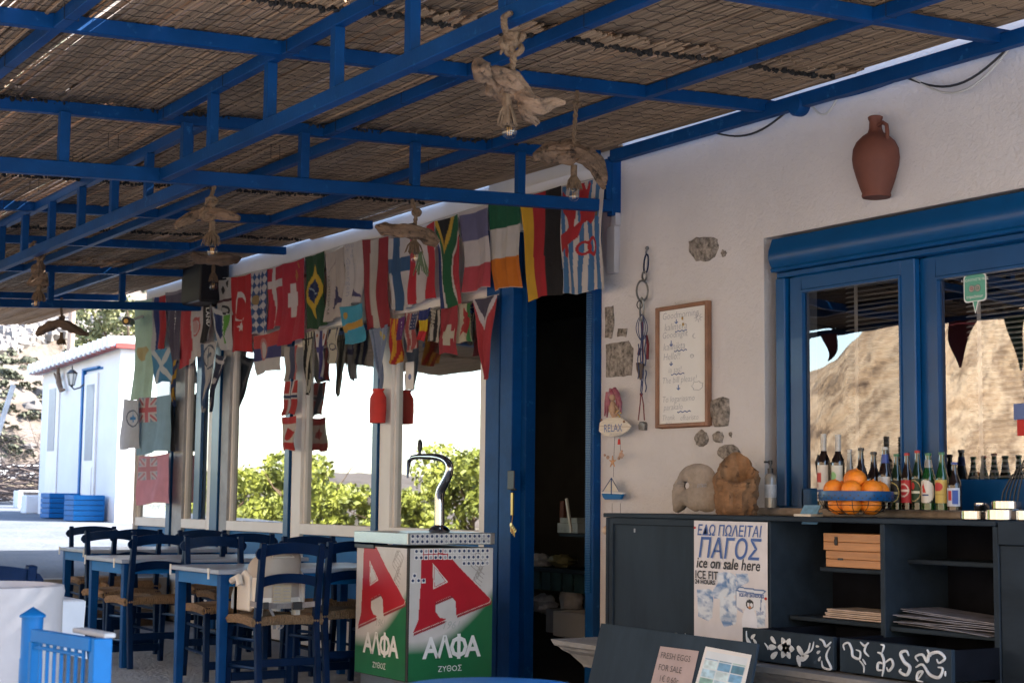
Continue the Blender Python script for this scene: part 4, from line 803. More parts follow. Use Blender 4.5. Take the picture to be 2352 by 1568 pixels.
# stone elephant-like slab with a hole
ES = thing('holed_stone', 'pale flat stone with a hole standing like an elephant on the counter', 'stone', (-6.25, 5.33, CT))
out = [(1551, 1176), (1549, 1160), (1548, 1135), (1552, 1115), (1562, 1098), (1570, 1080), (1580, 1069), (1595, 1064), (1612, 1064), (1628, 1069), (1638, 1078), (1645, 1100), (1646, 1140), (1644, 1165), (1636, 1175), (1618, 1176), (1608, 1170), (1600, 1176), (1590, 1172), (1582, 1163), (1574, 1160), (1568, 1170), (1560, 1178)]
hole = [(1577+6.5*math.cos(a), 1114+9*math.sin(a)) for a in np.linspace(-.3, 2*math.pi-.3, 23, endpoint=False)]
# match outline to the hole by angle around the hole's centre
oc = [(math.atan2(y-1114, x-1577) % (2*math.pi), x, y) for x, y in out]; N = 64; ang = np.linspace(0, 2*math.pi, N, endpoint=False); outer = []
for a in ang:
    best = None; dx, dy = math.cos(a), math.sin(a)
    for i in range(len(out)):
        x1_, y1_ = out[i]; x2_, y2_ = out[(i+1) % len(out)]; den = dx*(y2_-y1_)-dy*(x2_-x1_)
        if abs(den) < 1e-9: continue
        t = ((x1_-1577)*(y2_-y1_)-(y1_-1114)*(x2_-x1_))/den; s_ = ((x1_-1577)*dy-(y1_-1114)*dx)/den
        if t > 0 and 0 <= s_ <= 1 and (best is None or t > best): best = t
    outer.append(best)
rings = []
for fr, yo in ((0.0, .0), (.10, -.022), (.35, -.034), (.7, -.032), (.93, -.018), (1.0, 0), (.93, .018), (.7, .03), (.35, .03), (.10, .02)):
    r_ = []
    for a, ro in zip(ang, outer):
        ri = 8; q = ri+(ro-ri)*fr; p = wpt(1577+q*math.cos(a)*(1 if fr else .8), 1114+q*math.sin(a), 5.33); r_.append((p.x+rr.uniform(-.002, .002), 5.33+yo+rr.uniform(-.002, .002), max(p.z, CT)))
    rings.append(r_)
b = MB(); nR = len(rings)
for r_ in rings: b.v += r_
for k in range(nR):
    for i in range(N): b.f.append((k*N+i, k*N+(i+1) % N, ((k+1) % nR)*N+(i+1) % N, ((k+1) % nR)*N+i))
b.sm = True; b.build('slab', 'stone', ES)
q = wpt(1612, 1118, 5.296); lettering('faded_writing', 'ρόκα', .032, planemap(q, WX, WZv, .002), 'inkgrey', ES, shear=.3)
SV = thing('rough_vase', 'rough brown hollow sponge like vase beside the holed stone on the counter', 'vase', (-5.92, 5.28, CT))
c0 = wpt(1690, 1180, 5.28); c0 = Vector((c0.x, 5.28, CT)); b = MB(); n = 44; rings = []
for k, (r_, z) in enumerate(((.10, 0), (.108, .02), (.112, .06), (.115, .11), (.118, .14), (.114, .165), (.102, .17), (.094, .15), (.085, .08))):
    ring = []
    for i in range(n):
        a = 2*math.pi*i/n; f_ = 1+.07*math.sin(a*9+math.sin(k)*.7)+.04*math.sin(a*23+k)+rr.uniform(-.02, .02)
        lift = (.135*max(0, math.cos(a-2.25))**.7) if k in (5, 6) else (.10*max(0, math.cos(a-2.25))**.7 if k in (4, 7) else 0); lift += (.012*math.sin(a*3+1) if k in (5, 6) else 0)
        ring.append((c0.x+r_*f_*math.cos(a)*1.05, c0.y+r_*f_*math.sin(a)*.8, c0.z+z+lift))
    rings.append(ring)
R2 = []
for k in range(len(rings)-1):
    for t in (0, .25, .5, .75): R2.append([tuple(rings[k][i][j]*(1-t)+rings[k+1][i][j]*t for j in range(3)) for i in range(n)])
R2.append(rings[-1]); rings = R2
for k, r_ in enumerate(rings):
    for i, p in enumerate(r_):
        g_ = 1+.16*(float(vnoise(i*.55, k*.35+3))-.5)+.10*(float(vnoise(i*1.3+9, k*.9))-.5); b.v.append((c0.x+(p[0]-c0.x)*g_, c0.y+(p[1]-c0.y)*g_, p[2]))
for k in range(len(rings)-1):
    for i in range(n): b.f.append((k*n+i, k*n+(i+1) % n, (k+1)*n+(i+1) % n, (k+1)*n+i))
b.f.append(tuple(range(n))); b.f.append(tuple((len(rings)-1)*n+i for i in range(n))); b.sm = True; b.build('shell', 'sponge', SV, smooth=True)
# ---- bottles on the sill
BY = 5.42; SZ = 1.133
def bottle(px, ytop, kind, glassm, capm, label, lab, pw=27, neck=None, group='bottles lined up on the hatch sill'):
    base = wpt(px, 1158, BY); top_ = wpt(px, ytop, BY); H = top_.z-SZ; r_ = pw/2/470.
    t = thing('bottle', lab, 'bottle', (base.x, BY, SZ), group); c = (base.x, BY, SZ)
    if kind == 'wine': pr = [(0, 0), (r_, 0), (r_, .60*H), (r_*.92, .66*H), (r_*.5, .74*H), (r_*.40, .79*H), (r_*.38, .97*H)]; lz = (.10, .58); nk = (.76, 1.0, r_*.44)
    elif kind == 'steinie': pr = [(0, 0), (r_, 0), (r_, .50*H), (r_*.9, .58*H), (r_*.5, .72*H), (r_*.36, .9*H), (r_*.38, .97*H)]; lz = (.08, .46); nk = (.95, 1.0, r_*.46)
    else: pr = [(0, 0), (r_, 0), (r_, .52*H), (r_*.88, .60*H), (r_*.52, .76*H), (r_*.40, .90*H), (r_*.40, .97*H)]; lz = (.12, .52); nk = (.955, 1.0, r_*.48)
    b = MB(); b.lathe(pr, c, 20); b.build('glass', glassm, t)
    if neck: b = MB(); b.lathe([(r_*.44, H*.80), (r_*.425, H*.92)] if kind == 'wine' else [(r_*.62, H*.74), (r_*.47, H*.88)], c, 16); b.build('neck_label', neck, t)
    b = MB(); b.lathe([(nk[2], nk[0]*H), (nk[2], nk[1]*H), (0, nk[1]*H+.001)], c, 16); b.build('cap', capm, t)
    if label:
        z0_, z1_ = lz; aa = math.atan2(-BY, -c[0])  # towards the terrace
        A0 = -math.pi/2-1.5; A1_ = -math.pi/2+1.5
        grid('label', 36, 30, lambda u, v: np.stack([c[0]+(r_+.0012)*np.cos(A0+(A1_-A0)*u), c[1]+(r_+.0012)*np.sin(A0+(A1_-A0)*u), c[2]+H*(z1_-(z1_-z0_)*v)], 1), label[0], 'printed', t)
        if len(label) > 1: 
            for s, sz, v_, m_ in label[1]:
                lettering('label_text', s, sz, (lambda v0: (lambda a, bb: (c[0]+(r_+.0022)*math.cos(-math.pi/2+a/r_-.15), c[1]+(r_+.0022)*math.sin(-math.pi/2+a/r_-.15), c[2]+H*(z1_-(z1_-z0_)*v0)+bb)))(v_), m_, t)
    return t
H_ = lambda s: np.array(lin(s))
def lb(bg, *shapes):
    def f(U, V):
        C = np.zeros((len(U), 3)); C[:] = H_(bg)
        for sh in shapes:
            if sh[0] == 'e': _, u, v, ru, rv, col = sh; C[((U-u)/ru)**2+((V-v)/rv)**2 < 1] = H_(col)
            elif sh[0] == 'r': _, u0, v0, u1, v1, col = sh; C[(U > u0) & (U < u1) & (V > v0) & (V < v1)] = H_(col)
            elif sh[0] == 'p': C[inpoly(U, V, sh[1])] = H_(sh[2])
        return C
    return f
MT['capred'] = mat('red_cap', (.30, .02, .02), .4, .1, 10, metal=.3); MT['capgreen'] = mat('green_cap', (.02, .12, .05), .4, .1, 10); MT['capblue'] = mat('blue_cap', (.03, .06, .25), .4, .1, 10); MT['capdark'] = mat('dark_cap', (.03, .025, .022), .4, .1, 10); MT['capwhite'] = mat('pale_foil', (.45, .42, .38), .4, .25, 60)
bottle(1893, 996, 'wine', 'gbrown', 'capwhite', (lb('d8cfc4', ('r', .3, .22, .62, .5, 'c03a30'), ('r', .38, .5, .44, .62, 'c03a30'), ('r', .2, .68, .8, .76, '3c4a80'), ('r', .2, .8, .8, .95, '9a8f90')),), 'leftmost tall wine bottle with a red cup on its cream label', 29, 'redcloth')
bottle(1926, 997, 'wine', 'gbrown', 'capwhite', (lb('d8d4c8', ('r', .3, .25, .62, .5, '5ea860'), ('e', .45, .3, .2, .12, '8cc080'), ('r', .2, .7, .8, .78, '2c6a40')),), 'second tall wine bottle with a green print on its cream label', 29, 'capgreen')
bottle(1953, 1032, 'beer', 'gclear', 'capwhite', None, 'clear glass beer bottle third from the left', 22)
bottle(1979, 1028, 'steinie', 'gbrown', 'capdark', (lb('3a2a26', ('r', 0, .1, 1, .25, '8a7468')),), 'dark brown bottle directly behind the largest orange', 30)
bottle(2008, 1037, 'steinie', 'gbrown', 'capdark', (lb('54301f', ('r', 0, .1, 1, .2, 'c0b090')),), 'short brown bottle with dark cap right of the dark brown one', 30)
bottle(2034, 1026, 'beer', 'gbrown', 'capwhite', (lb('e0dcd8', ('e', .5, .7, .3, .3, '303a80')),), 'brown bottle with a blue and white neck above the bowl rim', 30, 'capblue')
bottle(2060.6, 1042, 'beer', 'gdgreen', 'capgreen', (lb('131513', ('e', .45, .55, .42, .46, 'c0a860'), ('e', .45, .55, .38, .42, '131513'), ('r', .2, .5, .8, .62, 'b8a878')),), 'dark green bottle with a black and gold oval label', 26)
bottle(2084.5, 1040, 'beer', 'gbrown', 'capred', (lb('b52a30', ('e', .5, .45, .34, .30, 'e0c8b8'), ('e', .5, .45, .28, .24, 'b52a30'), ('r', .15, .40, .85, .52, 'e8d8c8')),), 'bottle with a square red label and red cap', 26)
bottle(2108.7, 1034, 'beer', 'gdgreen', 'capred', (lb('16301a', ('e', .5, .5, .42, .45, 'b9a070'), ('e', .5, .5, .38, .41, '1c3a20'), ('e', .45, .3, .12, .15, 'c03030'), ('r', .15, .5, .85, .62, 'd8d8c8')),), 'dark green bottle with green oval label and red cap', 26)
bottle(2133.7, 1040, 'beer', 'ggreen', 'capgreen', (lb('0c2a16', ('e', .55, .5, .48, .52, 'd8d4cc'), ('p', [(.4, .25), (.5, .15), (.62, .55), (.45, .55)], 'c63a30'), ('r', .4, .6, .75, .68, '203a70')),), 'green bottle with a round white label and red emblem', 30, 'gclear')
bottle(2164.5, 1038, 'beer', 'ggreen', 'capgreen', (lb('c8b060', ('e', .5, .3, .28, .2, 'b83a38'), ('r', .15, .6, .85, .66, 'a89040')),), 'green bottle with a yellow label', 27)
bottle(2193, 1061, 'steinie', 'gbrown', 'capblue', (lb('c0c8d8', ('r', .1, .1, .35, .8, '3050a0'), ('r', .4, .15, .6, .7, 'b83038'), ('r', .62, .1, .9, .9, '3858a8')),), 'short rightmost bottle with a blue and silver label', 29)
# bottles added behind the glass, standing in for reflections of the sill row
for i, px in enumerate((2228, 2247, 2268)):
    base = wpt(px, 1095, 5.9); t = thing('bottle', ('first', 'second', 'third')[i]+' green bottle from the left added behind the right pane as a reflection', 'bottle', (base.x, 5.95, 1.20), 'green bottles added behind the pane as reflections'); b = MB(); b.lathe([(0, 0), (.031, 0), (.031, .12), (.026, .145), (.013, .19), (.012, .235), (.0, .236)], (base.x, 5.95, 1.20), 16); b.build('glass', 'ggreen', t)
b = MB(); b.box((-6.1, 5.88, 1.14), (-3.7, 6.15, 1.198)); b.build('inner_sill', 'stone', HW)
# ---- fruit bowl and oranges
fc = wpt(1967, 1182, 5.24); fc = Vector((fc.x, 5.24, CT))
FB = thing('fruit_bowl', 'blue rimmed wire bowl heaped with oranges on the counter', 'bowl', tuple(fc))
R1 = .165; b = MB(); b.lathe([(R1, .075), (R1+.004, .098), (R1+.001, .118), (R1-.003, .118), (R1-.001, .098), (R1-.004, .075), (R1, .075)], fc, 40); b.build('rim', 'winblue', FB)
b = MB()
for i in range(60): a = 2*math.pi*i/60; b.lathe([(.0, 0), (.004, .0004), (.004, .001), (0, .0014)], (fc.x+(R1+.0042)*math.cos(a), fc.y+(R1+.0042)*math.sin(a), fc.z+.086+.012*(i % 2)), 6, Matrix.Rotation(a, 4, 'Z') @ Matrix.Rotation(R(90), 4, 'Y'))
b.build('rim_dots', 'black', FB, kind='stuff')
b = MB()
for i in range(14): a = 2*math.pi*i/14; b.tube([fc+Vector((R1*math.cos(a), R1*math.sin(a), .078)), fc+Vector((R1*.9*math.cos(a), R1*.9*math.sin(a), .045)), fc+Vector((R1*.5*math.cos(a), R1*.5*math.sin(a), .014)), fc+Vector((.02*math.cos(a), .02*math.sin(a), .012))], .0017, 4)
for r_, z in ((.155, .055), (.125, .028), (.08, .013)): b.tube([fc+Vector((r_*math.cos(t), r_*math.sin(t), z)) for t in np.linspace(0, 2*math.pi, 29)], .0017, 4, False)
b.tube([fc+Vector((.09*math.cos(t), .09*math.sin(t), .002)) for t in np.linspace(0, 2*math.pi, 25)], .002, 4, False)
b.build('wire_cage', 'wire', FB)
rr = random.Random(21); ors = []
for n_, r_, z, ph in ((5, .078, .058, .2), (6, .104, .122, .0), (2, .045, .172, -.7)):
    for k_ in range(n_): a = 2*math.pi*k_/n_+ph+rr.uniform(-.08, .08); ors.append((a, r_, z+rr.uniform(-.004, .004)))
px_ = []
for a, r_, z in ors: q = np.array(fc+Vector((r_*math.cos(a), r_*math.sin(a), z)))-EYE; px_.append(float(q @ CR/(q @ FW)))
ordn = ['first', 'second', 'third', 'fourth', 'fifth', 'sixth']; rank = lambda i, lo, hi: ordn[sorted(range(lo, hi), key=lambda j: px_[j]).index(i)]
for i, (a, r_, z) in enumerate(ors):
    big = i == 12; rr_ = .0485*(1.1 if big else rr.uniform(.92, 1.05)); p = fc+Vector((r_*math.cos(a), r_*math.sin(a), z))
    b = MB(); b.ball(p, rr_, 18, 12, (1, 1, .95), .01, i); b.ball((p.x+.01, p.y, p.z+rr_*.95), .004, 5, 4)
    lab = 'largest orange on top of the heap in the wire bowl' if big else 'smaller orange on top of the heap in the wire bowl' if i == 11 else '%s orange from the left just above the blue rim' % rank(i, 5, 11) if i >= 5 else '%s orange from the left in the cage under the blue rim' % rank(i, 0, 5)
    top('orange', b, 'orange', lab, 'orange', 'oranges in the wire bowl')
# ---- card holder, ashtrays, pumps, sanitizer
p = wpt(1853, 1181, 5.2); CH = thing('card_stand', 'small tilted clear card stand with blue cards left of the fruit bowl', 'card stand', (p.x, 5.2, CT))
b = MB(); Mx = Matrix.Translation((p.x, 5.2, CT)) @ Matrix.Rotation(R(-35), 4, 'X'); b.box((-.055, 0, 0), (.055, .004, .065), Mx); b.box((-.05, .03, -.02), (.05, .034, .045), Mx); b.build('cards', mat('pale_blue_card', (.18, .36, .55), .4, .25, 30), CH)
b = MB(); b.box((p.x-.058, 5.17, CT), (p.x+.058, 5.25, CT+.012)); b.build('stand', 'plastic', CH, bevel=.002)
def ashtray(px, py, d, r_, h, z, lab):
    p = wpt(px, py, d); b = MB(); b.lathe([(r_*.9, 0), (r_, .004), (r_, h), (r_*.93, h), (r_*.9, .006), (0, .005)], (p.x, d, z), 26); return top('steel_ashtray', b, 'chrome', lab, 'ashtray', 'steel ashtrays on the counter')
ashtray(2236, 1180, 5.2, .052, .036, CT, 'steel ashtray on the counter, leftmost of the lower row'); ashtray(2300, 1180, 5.2, .062, .042, CT, 'steel ashtray in the lower row, second from the left')
ashtray(2345, 1175, 5.3, .06, .04, CT, 'steel ashtray at the right picture edge on the counter'); ashtray(2255, 1168, 5.36, .032, .034, CT+.036, 'small steel ashtray raised behind the leftmost one'); ashtray(2312, 1166, 5.3, .06, .034, CT+.044, 'steel ashtray stacked on top of the lower row')
b = MB(); p = wpt(2325, 1150, 5.3); rr = random.Random(9)
for i in range(5): a = wpt(2300+9*i, 1158, 5.3); b.tube([a, a+Vector((.01, 0, .05)), a+Vector((.05, .01, .12+.02*i)), a+Vector((.13, .02, .17))], .0035, 5)
top('cable_tangle', b, 'black', 'bundle of black charger cables rising behind the ashtrays', 'cables')
def pump(px, d, lab, h=.185, w=.030):
    p = wpt(px, 1165, d); z = SZ if d > 5.4 else CT; t = thing('pump_bottle', lab, 'pump bottle', (p.x, d, z))
    b = MB(); b.lathe([(0, 0), (w, 0), (w, h*.9), (w*.8, h), (w*.45, h+.006)], (p.x, d, z), 20); b.build('bottle', 'gclear', t)
    b = MB(); b.lathe([(w*.5, h), (w*.5, h+.03), (w*.2, h+.032), (w*.2, h+.05), (w*.35, h+.052), (w*.35, h+.07), (0, h+.071)], (p.x, d, z), 12); b.box((p.x-.004, d-.04, z+h+.056), (p.x+.004, d, z+h+.066)); b.build('pump', 'black', t)
    b = MB(); b.lathe([(w+.001, h*.3), (w+.001, h*.7)], (p.x, d, z), 20); b.build('label', mat('clear_label', (.35, .38, .42), .4, .3, 30), t)
pump(1770, 5.42, 'clear pump bottle with black top at the left end of the hatch sill', .165)
pump(1818, 5.66, 'clear pump bottle added as a reflection close to the left window sash', .16, .022)  # second bottle, added in place of the first one's reflection in the glass
# review sticker on the glass
TS = thing('review_sticker', 'green speech bubble review sticker with an owl face on the right pane', 'sticker', tuple(wpt(2240, 698, 5.672)))
p0 = wpt(2213, 632, 5.672); p1 = wpt(2266, 690, 5.672); sx_, sz_ = p1.x-p0.x, p0.z-p1.z; zz = p0.z
def rrect(w, h, r_): return [(x+r_*math.cos(a), y+r_*math.sin(a)) for x, y, s in ((w-r_, h-r_, 0), (r_, h-r_, 90), (r_, r_, 180), (w-r_, r_, 270)) for a in np.radians(np.linspace(s, s+90, 5))]
for g, off, m in ((0, 0, 'paper'), (.006, .0008, mat('sticker_green', (.09, .33, .24), .5, .06, 8))):
    b = MB(); b.prism([(x+g, y+g) for x, y in rrect(sx_-2*g, sz_-2*g, .018)], (p0.x, 5.672-off, zz-sz_), WX, WZv, .0006); b.prism([(sx_*.38+g, g*.5), (sx_*.5, -.055+g*2), (sx_*.66-g, g*.5)], (p0.x, 5.6715-off, zz-sz_), WX, WZv, .0005); b.build('bubble', m, TS)
lettering('letters', 'ΑΞΙΟΛΟΓΗΣΤΕ ΜΑΣ', .0165, planemap((p0.x+sx_/2, 5.6708, zz-sz_*.26), WX, WZv, .0012), 'inkwhite', TS); lettering('letters', 'tripadvisor', .022, planemap((p0.x+sx_/2, 5.6708, zz-sz_*.86), WX, WZv, .0012), 'inkwhite', TS)
for i, s in enumerate((-1, 1)):
    for r_, m, o_ in ((.017, 'inkblack', .0012), (.0145, 'capwhite', .0018), (.009, 'inkblack', .0024), (.006, 'capred' if s < 0 else 'capgreen', .003), (.003, 'paper', .0036)):
        b = MB(); b.prism([(r_*math.cos(a), r_*math.sin(a)) for a in np.linspace(0, 2*math.pi, 18, endpoint=False)], (p0.x+sx_/2+s*.017, 5.6708-o_, zz-sz_*.52), WX, WZv, .0005); b.build('owl_eye', m, TS)
for (a, c, m, lab) in (((2328, 927), (2352, 963), 'inkblue', 'dark blue card sticker at the right edge of the pane'), ((2336, 963), (2352, 1000), 'redcloth', 'orange red payment sticker at the right edge of the pane')):
    p, q = wpt(*a, 5.672), wpt(*c, 5.672); b = MB(); b.box((p.x, 5.6712, q.z), (q.x+.03, 5.672, p.z)); top('pane_sticker', b, m, lab, 'sticker')
# ================================================================== FLAGS
W_, Rd, Bk, Gr = 'cfc8c6', 'b8262e', '1d1b20', '1c5c3c'
def base(bg):
    def f(U, V): C = np.zeros((len(U), 3)); C[:] = H_(bg); return C
    return f
def pat(bg, *sh):
    def f(U, V):
        C = np.zeros((len(U), 3)); C[:] = H_(bg)
        for s in sh:
            k = s[0]
            if k == 'v': C[(U >= s[1]) & (U < s[2])] = H_(s[3])
            elif k == 'h': C[(V >= s[1]) & (V < s[2])] = H_(s[3])
            elif k == 'r': C[(U > s[1]) & (U < s[3]) & (V > s[2]) & (V < s[4])] = H_(s[5])
            elif k == 'e': C[((U-s[1])/s[3])**2+((V-s[2])/s[4])**2 < 1] = H_(s[5])
            elif k == 'p': C[inpoly(U, V, s[1])] = H_(s[2])
            elif k == 'l':   # line: p, q, width, colour
                a = np.array(s[1]); c = np.array(s[2]); d = c-a; t = np.clip(((U-a[0])*d[0]+(V-a[1])*d[1])/(d@d), 0, 1); C[np.hypot(U-a[0]-t*d[0], V-a[1]-t*d[1]) < s[3]] = H_(s[4])
            elif k == 'fn': C[s[1](U, V)] = H_(s[2])
        return C
    return f
def wavy(f, a=.02, n=2.0, ph=0.0): return lambda U, V: f(np.clip(U+a*np.sin(V*6.28*n*.5+ph), 0, 1), V)
def jack(u0, v0, u1, v1, base_, red='c06068', wt='c8bcbc', blue='7890a4'):
    def f(U, V):
        C = base_(U, V); x = (U-u0)/(u1-u0); y = (V-v0)/(v1-v0); ins = (x > 0) & (x < 1) & (y > 0) & (y < 1); D_ = np.minimum(abs(x-y), abs(x+y-1))
        for m, c in ((ins, blue), (ins & (D_ < .16), wt), (ins & (D_ < .06), red), (ins & ((abs(x-.5) < .17) | (abs(y-.5) < .17)), wt), (ins & ((abs(x-.5) < .10) | (abs(y-.5) < .10)), red)): C[m] = H_(c)
        return C
    return f
SLOT = [0]
def flag(lab, TL, TR, BR, BL, pf, dist=.10, nu=44, nv=80, amp=.014, tri=False, waves=None, seed=None, name='flag', text=(), group='flags strung along the glazed front', m='flag'):
    SLOT[0] += 1; sd_ = SLOT[0]; rr = random.Random(sd_*7+1); dd = D-dist-.006*(sd_ % 3)
    q = [np.array(yp(*p, dd)) for p in (TL, TR, BR, BL)]
    kx = waves or rr.uniform(1.2, 2.6); ph = rr.uniform(0, 6.28); k2 = rr.uniform(.6, 1.3); bow = rr.uniform(-.015, .015)
    def pos(u, v):
        u = np.atleast_1d(np.asarray(u, float)); v = np.atleast_1d(np.asarray(v, float)); uu = u[:, None]; vv = v[:, None]
        P = (q[0]*(1-uu)+q[1]*uu)*(1-vv)+(q[3]*(1-uu)+q[2]*uu)*vv
        tight = .22+.78*np.clip(v*1.6, 0, 1)
        dy = amp*np.sin(6.283*kx*u+ph+1.3*np.sin(v*2.5+ph))*tight+amp*.5*np.sin(6.283*kx*2.3*u+ph*2+v*3)*tight*.6+.010*np.sin(v*7+ph)*v
        P[:, 1] += dy-amp; P[:, 0] += bow*np.sin(v*3.14)+.006*np.sin(v*9+ph)*v+.5*dy*.4
        P[:, 2] += -.018*np.sin(np.clip(u, 0, 1)*3.14)*(1-v)*.5+.010*np.sin(6.283*k2*u+ph)*v**3
        return P
    cat = 'pennant' if tri else 'flag'
    if text:
        t = thing(name, lab, cat, tuple(np.array(q).mean(0)*[1, 1, 0]+[0, 0, min(a[2] for a in q)]), group)
        grid('cloth', nu, nv, pos, pf, m, t)
        for s, u, v, size, rot, mm in text:
            w = abs(q[1][0]-q[0][0]); h = abs(q[0][2]-q[3][2])
            def mf(a, b_, u=u, v=v, rot=rot, w=w, h=h):
                ca, sa = math.cos(rot), math.sin(rot); x = a*ca-b_*sa; y = a*sa+b_*ca; p = pos(u+x/w, v-y/h)[0]; return (p[0], p[1]-.003, p[2])
            lettering('lettering', s, size, mf, mm, t, res=1, align='CENTER')
        return t
    o = grid(name, nu, nv, pos, pf, m, None, label=lab, cat=cat, group=group); return o
def lion(u0, v0, su, sv, pts): return [(u0+su*x, v0+sv*y) for x, y in pts]
LX = [(1910, 100), (1940, 130), (2000, 150), (2030, 200), (2025, 330), (2062, 300), (2048, 180), (2040, 70), (2075, 60), (2100, 120), (2130, 70), (2140, 90), (2120, 170), (2150, 200), (2175, 180), (2200, 240), (2190, 310), (2150, 335), (2120, 310), (2075, 320), (2050, 400), (2000, 430), (1975, 440), (1985, 480), (1945, 520), (1925, 500), (1935, 450), (1905, 480), (1905, 370), (1960, 350), (1985, 330), (1960, 270), (1925, 230), (1905, 190)]
LXp = [((x-1895)/355, (y-70)/670) for x, y in LX]
def ring(cu, cv, ru, rv, w, col): return ('fn', lambda U, V: (abs(np.hypot((U-cu)/ru, (V-cv)/rv)-1) < w), col)
# upper string ------------------------------------------------------
flag('blue and white striped flag with red lion at the right end above the doorway', (1293, 431), (1393, 403), (1390, 665), (1293, 677),
     wavy(lambda U, V: (lambda C: C)(pat('c4bcb8', *[('v', .02+.2*i, .12+.2*i, '3f6c9a') for i in range(5)])(U, V)), .03, 2.2), .13, 70, 130, .012, waves=1.5)
_l = bpy.data.objects[-1] if False else None
def luxcol(U, V):
    U2 = np.clip(U+.03*np.sin(V*9), 0, 1); C = pat('c4bcb8', *[('v', .03+.2*i, .14+.2*i, '3f6c9a') for i in range(5)])(U2, V)
    r2 = pat('000000', ('p', LXp, 'ffffff'), ring(.55, .60, .13, .055, .22, 'ffffff'), ring(.76, .60, .11, .075, .22, 'ffffff'), ('p', [(.70, .66), (.82, .64), (.78, .70)], 'ffffff'))(U, V)[:, 0] > .5
    C[r2] = H_('a8242c'); C[inpoly(U, V, [(.86, .20), (.92, .24), (.90, .34), (.85, .34)])] = H_('6a5a40'); return C
for o_ in list(bpy.data.objects):
    if o_.get('label', '').startswith('blue and white striped flag with red lion'):
        me_ = o_.data; nu_, nv_ = 70, 130; u_, v_ = np.meshgrid(np.linspace(0, 1, nu_+1), np.linspace(0, 1, nv_+1)); C_ = luxcol(u_.ravel(), v_.ravel())
        me_.color_attributes['pattern'].data.foreach_set('color', np.concatenate([C_, np.ones((len(C_), 1))], 1).ravel().astype(np.float32))
flag('vertical yellow, red and black flag hung above the dark doorway', (1198, 452), (1293, 427), (1291, 676), (1211, 693), wavy(pat('181418', ('v', 0, .30, 'd0a028'), ('v', .30, .64, 'a8202a')), .015, 1.5), .10, waves=1.1)
flag('flag with horizontal green, white and orange bands beside the yellow red black flag', (1125, 470), (1199, 452), (1204, 658), (1135, 668), pat('c8c2be', ('h', 0, .30, '135a3e'), ('h', .645, 1, 'c8701c')), .10, waves=2.6, amp=.010)
flag('faded flag of grey violet, white and red bands with inked text on its white hem', (1058, 488), (1123, 469), (1130, 662), (1066, 672), pat('c6bebe', ('h', .04, .38, '686688'), ('h', .70, 1, 'b04450')), .10, waves=1.6)
flag('black, yellow, green, red and blue flag with a Y band hung sideways', (1003, 508), (1056, 492), (1065, 700), (1010, 713),
     pat('1f5a3a', ('p', [(0, .18), (.12, .3), (.30, .55), (.38, .8), (.42, 1.01), (0, 1.01)], 'c6bcb8'), ('p', [(0, .24), (.16, .42), (.28, .7), (.34, 1.01), (0, 1.01)], '26386e'), ('p', [(1, .16), (.85, .28), (.60, .42), (.55, .6), (.62, .8), (.75, 1.01), (1.01, 1.01), (1.01, .16)], 'c6bcb8'), ('p', [(1, .22), (.88, .32), (.66, .44), (.62, .6), (.70, .8), (.84, 1.01), (1.01, 1.01)], 'a8303c'), ('p', [(0, -.01), (.84, -.01), (.36, .40), (0, .06)], 'c09a38'), ('p', [(.08, -.01), (.70, -.01), (.35, .30)], '1a181c')), .10)
flag('red, white and red upright flag partly hidden by the right driftwood lamp', (945, 533), (1003, 508), (1008, 687), (948, 697), wavy(pat('c6bebe', ('v', 0, .22, 'b02a38'), ('v', .66, 1, 'b02432')), .03), .10)
flag('white flag with blue cross behind the driftwood lamp tassel', (895, 548), (945, 536), (947, 708), (899, 713), wavy(pat('c4bebe', ('v', .27, .56, '34567c'), ('h', .30, .50, '34567c')), .02), .10)
flag('dark red flag with wide cream middle stripe and faded writing', (835, 551), (895, 543), (897, 748), (842, 759), wavy(pat('8c2a34', ('v', .35, .66, 'b8b0a8')), .02, 1), .10, waves=2.2)
flag('white sailing club flag with violet sail and vertical lettering', (792, 563), (835, 550), (836, 695), (795, 703), pat('c0bab8', ('p', [(.45, .72), (.96, .93), (.50, .88)], '4a4670')), .10, text=(('Segelclub', .42, .33, .085, -math.pi/2, 'inkgrey'), ('St. Georgen', .16, .42, .085, -math.pi/2, 'inkgrey')))
flag('beige sailing school flag with large violet sail and dark lettering', (750, 584), (792, 567), (791, 728), (753, 738), pat('b4aaa4', ('p', [(.42, .50), (.98, .78), (.36, .83)], '403e60'), ('l', (.2, .30), (.6, .12), .012, '9a9090')), .10, text=(('YACHTSCHULE', .16, .62, .045, -math.pi/2, 'inkblack'),))
flag('dark green flag with yellow diamond and blue disc', (703, 591), (749, 576), (752, 747), (704, 758), pat('21452c', ('p', [(.50, .13), (.90, .5), (.46, .88), (.10, .5)], 'c4a436'), ('e', .48, .50, .23, .17, '1c2c58'), ('l', (.28, .45), (.66, .55), .012, '8898a8')), .10)
flag('large red flag with short white cross and gold script beside the green flag', (651, 607), (703, 592), (702, 780), (646, 793), pat('a8263a', ('r', .30, .38, .68, .56, 'ccc2c2'), ('r', .40, .27, .58, .68, 'ccc2c2'), ('l', (.62, .12), (.72, .20), .02, 'a87830'), ('l', (.6, .18), (.66, .24), .02, 'a87830'), ('l', (.72, .03), (.8, .1), .012, 'a87830')), .12)
flag('red flag with white cross reaching its edges', (616, 619), (653, 607), (653, 750), (617, 756), wavy(pat('b03040', ('v', .38, .55, 'c8c0c0'), ('h', .22, .34, 'c8c0c0')), .04), .09)
def loz(U, V): return ((np.floor(U*4+V*7)+np.floor(V*7-U*4)) % 2 == 0)
